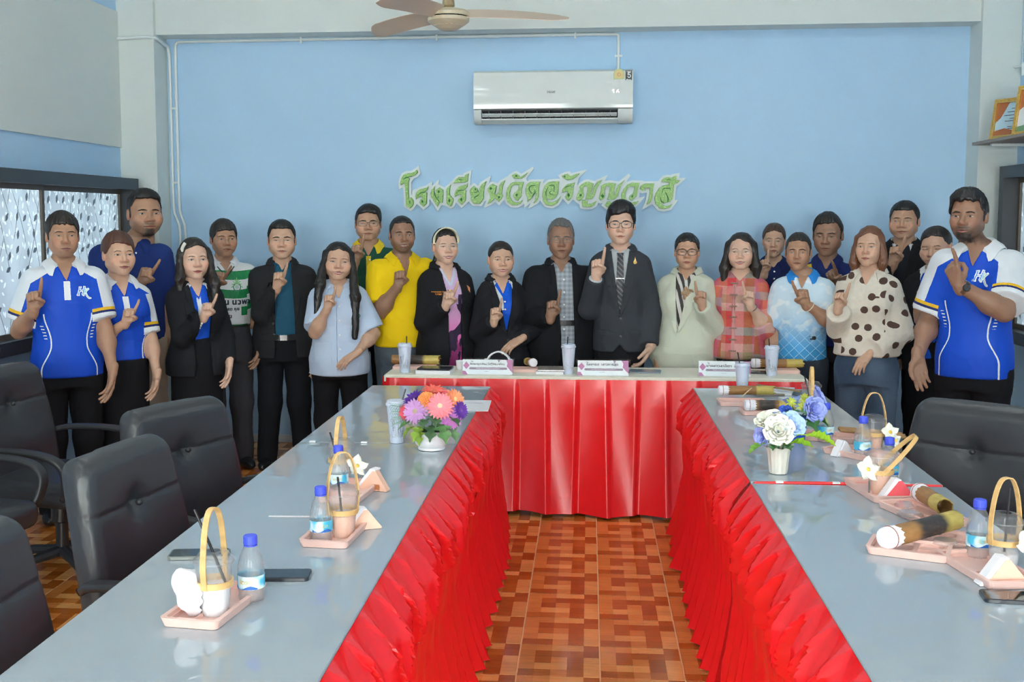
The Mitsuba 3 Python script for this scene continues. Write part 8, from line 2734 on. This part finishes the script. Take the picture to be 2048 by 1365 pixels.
# ---- head table
THAI = {"card1":[530,[[[505,-12,505,-9,508,-7,526,-6,526,-10,523,-10,523,-12,520,-13],[]],[[502,-32,502,-23,503,-20,507,-16,519,-16,522,-19,523,-39,517,-39,517,-22,514,-20,508,-23,508,-30,510,-34,514,-34,514,-39,506,-38],[]],[[477,-29,479,-26,477,-24,477,-19,479,-17,492,-16,497,-21,497,-38,491,-38,491,-22,488,-20,484,-22,484,-24,486,-24,486,-28,483,-29,483,-38,477,-38],[]],[[460,-6,464,-5,465,-8,475,-8,475,-12,462,-12,460,-10],[]],[[451,-21,456,-16,467,-16,468,-14,473,-14,473,-17,470,-20,471,-38,465,-38,465,-23,461,-20,458,-21,457,-27,463,-26,463,-30,457,-33,457,-38,451,-38],[]],[[431,-21,432,-16,442,-16,445,-19,445,-38,439,-38,439,-22,437,-20],[]],[[407,-34,407,-16,413,-16,413,-31,415,-34,419,-34,421,-31,421,-16,427,-16,427,-39,423,-39,421,-36,418,-39,412,-39],[]],[[383,-24,383,-19,386,-16,399,-16,400,-22,393,-20,390,-22,392,-24,396,-24,401,-27,402,-29,401,-36,397,-39,385,-38,384,-28,387,-27],[[394,-28,389,-28,389,-34,395,-34,396,-30]]],[[363,-37,364,-32,368,-34,373,-34,374,-32,373,-30,366,-28,363,-25,363,-19,367,-16,378,-16,378,-21,371,-20,369,-22,377,-26,380,-29,380,-35,375,-39,367,-39],[]],[[342,-36,343,-33,350,-34,353,-30,352,-22,348,-20,342,-21,342,-17,343,-16,354,-16,358,-20,359,-23,359,-32,357,-36,352,-39,345,-39],[]],[[340,-12,340,-9,343,-7,358,-7,358,-12],[]],[[320,-12,320,-9,323,-7,338,-7,338,-12],[]],[[317,-32,317,-21,320,-16,327,-16,328,-17,329,-16,336,-16,337,-17,338,-19,338,-39,332,-39,332,-21,326,-22,325,-21,323,-23,323,-31,325,-34,329,-35,329,-39,322,-39,319,-37],[]],[[294,-21,293,-16,301,-16,303,-18,303,-21,306,-21,307,-16,313,-16,313,-19,311,-22,312,-24,312,-34,309,-38,299,-39,295,-36,294,-27,297,-22],[[300,-33,304,-34,306,-33,306,-25,304,-23,300,-26]]],[[278,-9,278,-6,281,-4,292,-4,292,-9,287,-10,288,-11,288,-33,291,-36,290,-39,285,-39,282,-36,282,-12],[]],[[256,-13,256,-8,258,-6,267,-6,267,-10,262,-10,261,-13],[]],[[244,-34,244,-16,250,-16,250,-32,251,-34,255,-34,258,-30,258,-16,264,-16,264,-39,260,-39,258,-36,255,-39,249,-39],[]],[[206,-32,206,-21,209,-16,216,-16,217,-17,225,-16,227,-19,227,-32,230,-34,233,-33,233,-16,239,-16,239,-35,235,-39,230,-39,227,-36,225,-39,221,-39,221,-22,220,-21,218,-22,213,-21,212,-23,212,-31,214,-34,218,-34,218,-39,210,-38],[]],[[190,-6,194,-5,195,-8,205,-8,205,-12,192,-12,190,-10],[]],[[185,-36,186,-33,193,-34,196,-30,195,-22,191,-20,185,-21,185,-17,186,-16,197,-16,201,-20,202,-23,202,-32,200,-36,195,-39,188,-39],[]],[[161,-16,167,-16,167,-32,168,-34,172,-34,175,-30,175,-16,181,-16,181,-39,177,-39,175,-36,172,-39,166,-39,162,-36],[]],[[141,-21,142,-16,152,-16,155,-19,155,-38,149,-38,149,-22,147,-20],[]],[[119,-22,119,-17,121,-16,133,-16,134,-14,138,-14,139,-17,136,-20,138,-23,137,-34,131,-38,122,-38,122,-29,120,-29,120,-25,128,-25,128,-33,129,-33,132,-30,132,-24,130,-21,127,-20],[]],[[119,-47,119,-43,122,-40,126,-40,128,-42,133,-40,138,-40,138,-47,132,-47,131,-46,128,-47,126,-45,124,-45,123,-47],[]],[[94,-38,94,-29,96,-26,94,-24,94,-19,98,-16,111,-17,114,-21,114,-38,108,-38,108,-22,104,-20,101,-22,101,-24,103,-24,103,-28,100,-29,100,-38],[]],[[69,-33,69,-25,79,-25,79,-29,75,-29,76,-34,81,-34,83,-30,82,-22,77,-20,70,-22,70,-17,83,-16,88,-20,89,-32,85,-38,75,-39,71,-37],[]],[[57,-36,57,-16,63,-16,63,-33,66,-34,66,-38,60,-39],[]],[[31,-33,31,-16,37,-16,37,-31,40,-34,43,-34,45,-32,45,-16,51,-16,51,-33,49,-37,45,-39,37,-39,33,-37],[]],[[6,-35,6,-30,8,-27,13,-25,20,-24,20,-22,17,-20,8,-22,8,-17,27,-15,25,-20,26,-21,26,-39,20,-39,20,-29,13,-30,12,-31,13,-35,17,-35,17,-39,10,-39],[]],[[7,-12,7,-9,10,-7,25,-7,25,-12],[]]]],"card2":[365,[[[339,-8,340,-5,347,-5,349,-7,349,-12,346,-15,346,-21,347,-23,351,-23,352,-21,352,-5,358,-5,358,-23,355,-27,345,-28,341,-25,340,-15,342,-14,343,-10],[]],[[315,-24,315,-19,317,-16,322,-14,329,-13,329,-11,326,-9,317,-11,317,-6,336,-4,334,-9,335,-10,335,-28,329,-28,329,-18,322,-19,321,-20,322,-24,326,-24,326,-28,319,-28],[]],[[327,-33,327,-30,333,-30,334,-38,329,-38,329,-34],[]],[[290,-27,291,-8,295,-5,307,-6,310,-10,310,-27,304,-27,304,-12,300,-9,297,-10,296,-16,302,-15,302,-19,296,-22,296,-27],[]],[[270,-10,271,-5,281,-5,284,-8,284,-27,278,-27,278,-11,276,-9],[]],[[244,-27,244,-25,247,-24,247,-17,249,-15,246,-13,246,-9,249,-6,261,-5,265,-8,266,-28,260,-28,260,-11,256,-9,253,-11,256,-14,255,-17,253,-17,253,-26,250,-28],[]],[[224,-25,225,-22,232,-23,235,-19,234,-11,230,-9,224,-10,224,-6,225,-5,236,-5,240,-9,241,-12,241,-21,239,-25,234,-28,227,-28],[]],[[206,-10,207,-5,217,-5,220,-8,220,-27,214,-27,214,-11,212,-9],[]],[[183,-24,183,-19,185,-16,190,-14,197,-13,197,-11,194,-9,185,-11,185,-6,204,-4,202,-9,203,-10,203,-28,197,-28,197,-18,190,-19,189,-20,190,-24,194,-24,194,-28,187,-28],[]],[[171,-25,171,-5,177,-5,177,-22,180,-23,180,-27,174,-28],[]],[[125,-24,125,-19,127,-16,132,-14,139,-13,139,-11,136,-9,127,-11,127,-6,141,-5,144,-8,145,-28,139,-28,139,-18,132,-19,131,-20,132,-24,136,-24,136,-28,129,-28],[]],[[100,-27,100,-5,106,-5,106,-19,109,-23,113,-23,114,-21,114,-5,120,-5,119,-25,116,-28,109,-28,106,-26,105,-27],[]],[[74,-18,76,-15,74,-13,74,-8,76,-6,89,-5,94,-10,94,-27,88,-27,88,-11,85,-9,81,-11,81,-13,83,-13,83,-17,80,-18,80,-27,74,-27],[]],[[54,-27,48,-5,54,-5,55,-6,55,-10,60,-22,62,-21,63,-12,62,-10,57,-8,57,-5,64,-5,68,-8,69,-19,68,-22,64,-26],[]],[[26,-22,26,-14,36,-14,36,-18,32,-18,33,-23,38,-23,40,-19,39,-11,34,-9,27,-11,27,-6,40,-5,45,-9,46,-21,42,-27,32,-28,28,-26],[]],[[6,-26,7,-21,11,-23,16,-23,17,-21,16,-19,9,-17,6,-14,6,-8,10,-5,21,-5,21,-10,14,-9,12,-11,20,-15,23,-18,23,-24,18,-28,10,-28],[]]]],"card3":[348,[[[327,-37,321,-15,327,-15,328,-16,328,-20,333,-32,335,-31,336,-22,335,-20,330,-18,330,-15,337,-15,341,-18,342,-29,341,-32,337,-36],[]],[[299,-24,309,-24,309,-28,305,-28,305,-31,306,-33,311,-33,313,-29,312,-21,307,-19,300,-21,300,-16,302,-15,315,-16,319,-22,318,-34,313,-38,305,-38,301,-36,299,-32],[]],[[279,-36,280,-31,284,-33,289,-33,290,-31,289,-29,282,-27,279,-24,279,-18,283,-15,294,-15,294,-20,287,-19,285,-21,293,-25,296,-28,296,-34,291,-38,283,-38],[]],[[275,-11,277,-7,284,-6,284,-4,288,-4,289,-6,290,-6,290,-4,294,-4,294,-11],[]],[[267,-35,267,-15,273,-15,273,-32,276,-33,276,-37,270,-38],[]],[[227,-20,228,-15,238,-15,241,-18,241,-37,235,-37,235,-21,233,-19],[]],[[202,-31,202,-20,205,-15,212,-15,213,-16,214,-15,221,-15,222,-16,223,-18,223,-38,217,-38,217,-20,211,-21,210,-20,208,-22,208,-30,210,-33,214,-34,214,-38,207,-38,204,-36],[]],[[177,-34,177,-29,179,-26,184,-24,191,-23,191,-21,188,-19,179,-21,179,-16,193,-15,197,-20,197,-38,191,-38,191,-28,184,-29,183,-30,184,-34,188,-34,188,-38,181,-38],[]],[[179,-11,179,-8,182,-6,197,-6,197,-11],[]],[[158,-20,159,-15,169,-15,172,-18,172,-37,166,-37,166,-21,164,-19],[]],[[135,-29,139,-25,149,-24,149,-21,146,-19,137,-21,137,-16,156,-14,154,-19,155,-20,155,-38,149,-38,148,-28,142,-29,141,-30,142,-34,146,-34,146,-38,139,-38,135,-34],[]],[[114,-36,115,-32,122,-33,125,-29,124,-21,120,-19,114,-20,114,-16,115,-15,126,-15,130,-19,131,-22,131,-31,129,-35,124,-38,117,-38],[]],[[96,-20,97,-15,107,-15,110,-18,110,-37,104,-37,104,-21,102,-19],[]],[[73,-34,73,-29,75,-26,80,-24,87,-23,87,-21,84,-19,75,-21,75,-16,94,-14,92,-19,93,-20,93,-38,87,-38,87,-28,80,-29,79,-30,80,-34,84,-34,84,-38,77,-38],[]],[[54,-37,48,-15,54,-15,55,-16,55,-20,60,-32,62,-31,63,-22,62,-20,57,-18,57,-15,64,-15,68,-18,69,-29,68,-32,64,-36],[]],[[31,-20,32,-15,42,-15,45,-18,45,-37,39,-37,39,-21,37,-19],[]],[[7,-33,7,-15,13,-15,13,-30,15,-33,19,-33,21,-30,21,-15,27,-15,27,-38,23,-38,21,-35,18,-38,12,-38],[]]]],"shirt1":[140,[[[119,-10,120,-5,131,-5,133,-7,134,-27,127,-27,127,-11,126,-10,120,-11],[]],[[94,-27,90,-5,97,-5,97,-12,99,-13,100,-13,101,-6,106,-5,108,-15,109,-15,111,-5,117,-5,114,-27,107,-27,105,-17,104,-17,101,-26],[]],[[70,-27,71,-21,78,-22,80,-19,79,-11,77,-10,70,-11,70,-6,71,-5,83,-6,86,-9,87,-13,87,-20,84,-26,80,-28,73,-28],[]],[[44,-23,44,-5,51,-5,51,-20,53,-22,56,-22,58,-20,58,-5,65,-5,65,-27,64,-28,60,-28,58,-26,55,-28,49,-28],[]],[[7,-23,7,-5,14,-5,14,-20,16,-22,19,-22,21,-20,21,-5,28,-5,28,-27,27,-28,23,-28,21,-26,18,-28,12,-28],[]]]],"shirt2":[174,[[[147,-26,147,-20,149,-18,147,-15,147,-10,150,-7,159,-7,158,-12,154,-13,155,-16,158,-16,158,-20,155,-20,154,-24,157,-24,161,-23,161,-7,168,-7,168,-24,166,-28,162,-30,153,-30],[]],[[122,-20,124,-17,122,-15,122,-11,124,-8,137,-7,142,-12,142,-29,135,-29,135,-14,134,-12,130,-12,129,-13,129,-15,132,-16,132,-18,129,-20,129,-29,122,-29],[]],[[134,-35,135,-32,141,-32,142,-40,136,-40,136,-36],[]],[[86,-7,91,-7,92,-9,95,-7,105,-8,107,-12,107,-29,100,-29,100,-14,98,-12,95,-12,93,-14,93,-29,86,-29],[]],[[60,-26,60,-21,63,-17,73,-15,71,-12,66,-12,62,-14,62,-8,82,-6,80,-11,80,-30,73,-30,73,-20,67,-22,68,-25,71,-25,71,-30,64,-30],[]],[[28,-16,32,-12,31,-6,32,-5,38,-4,40,-6,41,-10,42,-10,42,-5,47,-5,47,-12,44,-15,37,-15,35,-18,35,-23,37,-24,38,-19,40,-17,46,-17,46,-20,43,-22,44,-24,47,-24,47,-29,31,-28,28,-24],[[35,-9,37,-10,37,-7,35,-7]]],[[6,-24,7,-13,11,-10,17,-10,18,-5,24,-5,24,-12,21,-15,15,-15,13,-18,13,-23,14,-23,15,-19,17,-17,23,-17,23,-21,20,-21,20,-22,21,-24,24,-24,24,-29,11,-29],[]]]],"shirt3":[84,[[[57,-18,59,-16,57,-13,57,-8,60,-5,69,-5,68,-10,64,-10,65,-14,68,-14,68,-18,65,-18,64,-21,70,-22,71,-20,71,-5,78,-5,78,-22,76,-26,72,-28,60,-27,57,-24],[]],[[33,-22,33,-14,44,-14,44,-18,40,-18,41,-22,46,-22,47,-19,46,-11,43,-10,34,-11,34,-6,48,-5,52,-8,54,-13,54,-20,51,-26,47,-28,39,-28],[]],[[7,-23,7,-5,14,-5,14,-20,16,-22,19,-22,21,-20,21,-5,28,-5,28,-27,27,-28,23,-28,21,-26,18,-28,12,-28],[]]]]}


def thai(key, height, width=None):
    """Thai lettering as polygons, its left foot at the origin."""
    w, gs = THAI[key]
    ps = [shapely.Polygon([(g[0][i], g[0][i + 1]) for i in range(0, len(g[0]), 2)], [[(h[i], h[i + 1]) for i in range(0, len(h), 2)] for h in g[1]]).buffer(0) for g in gs]
    p = shapely.union_all(ps)
    x0, y0, x1, y1 = p.bounds
    s = height / (y1 - y0)
    sx = width / (x1 - x0) if width else s
    return aff.scale(aff.translate(p, -x0, -y0), sx, s, origin=(0, 0))


pbr('card_pink', (.42, .16, .33), .4, .35)
pbr('card_mauve', (.24, .19, .26), .4, .35)
pbr('card_paper', (.66, .72, .75), .35, .4)
pbr('card_ink', (.045, .045, .06), .5, .3)


def name_card(x, y, rot, text, label, w=.275, h=.082, strip=False):
    t = Thing('name_card', label, 'name card', x, y, HZT, rot, 'acrylic name card stands')
    R = rotx(-.22)

    def face(poly, lift, mat, name, th=.0006, lab=None):
        if poly.is_empty:
            return
        m = xz_extrude(poly, -lift, th)
        t.part(name, (m[0] @ R.T, m[1]), mat, False, lab)
    face(shapely.box(-w / 2, 0, w / 2, h), 0, 'card_paper', None, .0022)
    t.part('acrylic_foot', moved(cat(bbox(-w / 2, w / 2, -.004, .052, 0, .003)), (0, 0, 0)), 'acrylic', False)
    m = xz_extrude(shapely.box(-w / 2 - .010, 0, w / 2 + .010, h + .007), -.0042, .0016)
    t.part('acrylic_sheet', (m[0] @ R.T, m[1]), 'acrylic', False)
    S = lambda a, b: (-w / 2 + a * w, b * h)
    face(pg(S(.01, .60), S(.075, .86), S(.14, .60), S(.075, .34)), .0008, 'card_pink', 'print')
    face(pg(S(0, 0), S(.10, 0), S(.06, .22), S(.015, .25), S(0, .2)), .0008, 'card_pink', 'print')
    face(pg(S(1, 1), S(.86, 1), S(.90, .78), S(.885, .55), S(1, .12)), .0008, 'card_pink', 'print')
    face(pg(S(.695, .98), S(.755, .98), S(.725, .80)), .0008, 'card_mauve', 'print')
    face(shapely.LineString([S(.155, .40), S(.87, .40)]).buffer(h * .075), .0008, 'card_mauve', 'print')
    for a, b, c_, d in ((.085, .26, .13, .06), (.79, .95, .835, .75), (.945, .22, .985, .06)):
        face(shapely.LineString([S(a, b), S(c_, d)]).buffer(.0030), .0012, 'print_white', 'print')
    face(shapely.box(*S(.27, .37), *S(.75, .43)).intersection(shapely.union_all([shapely.box(-w / 2 + w * q, 0, -w / 2 + w * (q + .012), h) for q in np.arange(.27, .75, .017)])), .0014, cloth((.50, .44, .52), .5), 'print')
    face(shapely.box(*S(.43, .20), *S(.53, .215)), .0008, 'card_mauve', 'print')
    p = thai(text, h * .20, w * (.70 if text != 'card2' else .62))
    p = aff.translate(p, -w / 2 + w * (.145 if text != 'card2' else .175), h * .60)
    face(p, .0010, 'card_ink', 'lettering', .0005, 'dark printed Thai lettering')
    face(pg(S(.16, .86), S(.175, .93), S(.19, .86)).union(pg(S(.185, .80), S(.20, .93), S(.21, .82))), .0010, 'card_mauve', 'print')
    return t


name_card(-.548, 6.165, -1, 'card1', 'white and pink name card by the white headset on the head table')
name_card(.082, 6.170, 0, 'card2', 'white and pink name card in the middle of the head table, beside the grey tablet')
name_card(.735, 6.190, -2, 'card3', 'white and pink name card on the right of the head table')
tumbler(-1.012, 6.215, 'white tumbler at the left end of the head table', 'COFFEE', 8, HZT, straw=(.010, 0, .012, .0))
tumbler(-.107, 6.235, 'white tumbler at the middle of the head table before the grey haired man', 'KRUTID', 120, HZT, straw=(.014, 0, .008, .0))
tumbler(.990, 6.235, 'white tumbler at the right end of the head table', 'KRUTID', 5, HZT, straw=(-.010, 0, -.020, .0))
bt = bamboo_tube(-.99, 6.44, HZT + .044, -1, .27, .026, (.25, .74), 'bamboo tube lying behind the left tumbler of the head table', cap=False)
b = Thing('sticky_box', 'pink tray under the bamboo tube at the left end of the head table', 'tray', -.985, 6.40, HZT, 1)
b.part(None, rect_prism(.24, .14, 0, .018, .012, (0, 0), 4, .003), 'tray_pink', 30)
b = Thing('book', 'thick white book under a black folder on the head table', 'book', -.842, 6.215, HZT, -4)
b.part(None, rect_prism(.195, .14, .0, .020, .003, (0, 0), 3), 'paper_white', 30)
b.part('page_block', bbox(-.095, .096, -.0705, .069, .003, .017), 'milk_white', False)
f_ = Thing('folder', 'black folder lying on the white book on the head table', 'folder', -.842, 6.225, HZT + .0205, -5)
f_.part(None, rect_prism(.185, .125, 0, .009, .008, (0, 0), 4, .003), 'phone_black', 35)
c_ = Thing('paper_cup', 'small white cup between the black folder and the left name card', 'cup', -.722, 6.37, HZT)
c_.part(None, lathe([(.016, 0), (.018, .001), (.024, .050), (.022, .050), (.016, .003)], 24, caps=False), 'milk_white', True)
hs = Thing('headset', 'white headset standing behind the left name card', 'headset', -.505, 6.40, HZT, -8)
p = spline([V(-.070, 0, .030), V(-.050, .004, .075), V(0, .006, .098), V(.050, .004, .075), V(.075, 0, .030)], 30)
hs.part('headband', strap_arch(p, .016, .004), 'milk_white', 40)
for s in (-1, 1):
    hs.part('earcup', moved(lathe([(.0005, 0), (.026, 0), (.030, .008), (.026, .018), (.0005, .018)], 24), (s * .073 - s * .009, 0, .030), roty(s * PI / 2)), 'milk_white', True)
    hs.part('ear_pad', moved(lathe([(.014, 0), (.024, .001), (.024, .007), (.014, .008)], 24), (s * .064 - s * .008, 0, .030), roty(s * PI / 2)), cloth((.06, .07, .09), .7), True)
b = Thing('serving_tray', 'pale pink tray under the small capped bamboo tube on the head table', 'tray', -.335, 6.325, HZT, 90, 'pink compartment trays')
b.part(None, rect_prism(.13, .17, 0, .018, .012, (0, 0), 4, .003), 'tray_pink', 30)
bamboo_tube(-.325, 6.40, HZT + .041, 105, .15, .022, (2, 3), 'small bamboo tube with round paper cap towards the camera, head table', lean=-.08)
for i, (th, m_) in enumerate(((.014, 'paper_white'), (.010, cloth((.20, .17, .15), .4)))):
    b = Thing('booklet', ('white booklet under the printed one left of the middle tumbler', 'dark printed booklet on the white one left of the middle tumbler')[i], 'booklet', -.205 + .004 * i, 6.275 + .01 * i, HZT + .0145 * i, -3 + 3 * i)
    b.part(None, rect_prism(.15, .16, 0, th, .002, (0, 0), 2), m_, False)
    b.part('pages', bbox(-.073, .0745, -.0806, .079, th * .2, th * .8), 'milk_white', False)
tb = Thing('tablet_computer', 'grey tablet lying beside the middle name card', 'tablet', .315, 6.33, HZT, -6)
tb.part(None, rect_prism(.175, .125, 0, .008, .010, (0, 0), 5, .002), cloth((.16, .19, .22), .3, .5), 35)
tb.part('screen', rect_prism(.160, .112, .0079, .0084, .004, (0, 0), 4), cloth((.13, .16, .20), .12, .5), False)
phone(.905, 6.34, 80, 'dark phone lying left of the right tumbler on the head table', 'phone_black', z=HZT)
b = Thing('serving_tray', 'pink tray under the bamboo tube at the right end of the head table', 'tray', 1.075, 6.39, HZT, 90, 'pink compartment trays')
b.part(None, rect_prism(.14, .17, 0, .018, .012, (0, 0), 4, .003), 'tray_pink', 30)
bamboo_tube(1.055, 6.435, HZT + .043, 2, .26, .024, (2, 3), 'yellow brown bamboo tube at the right end of the head table')

# lettering on the hooped shirt
fn, B = SHIRT_TEXT
for key, hgt, x, z in (('shirt1', .030, -.020, B.sz - .215), ('shirt2', .026, -.045, B.sz - .258), ('shirt3', .022, -.045, B.sz - .300)):
    q = aff.translate(thai(key, hgt), x, z)
    B.stick('shirt_lettering', fn, q, cloth((.02, .025, .04), .6), .0030, .012)
B.stick('shirt_lettering', fn, shapely.box(.018, B.sz - .253, .022, B.sz - .249), cloth((.02, .025, .04), .6), .0030, .01)
# lettering on the black jacket
B = TEXT10
for i, (w_, z) in enumerate(((.075, B.sz - .085), (.035, B.sz - .100))):
    t_ = thai('card3' if i == 0 else 'shirt1', .0085, w_)
    B.stick('jacket_lettering', B.full, aff.translate(t_, -.125 + .018 * i, z), cloth((.70, .26, .05), .6), .0035, .012)
B.stick('orange_patch', B.full, pg((.098, B.sz - .045), (.118, B.sz - .060), (.112, B.sz - .090), (.100, B.sz - .075)), cloth((.74, .30, .14), .6), .0035, .012)
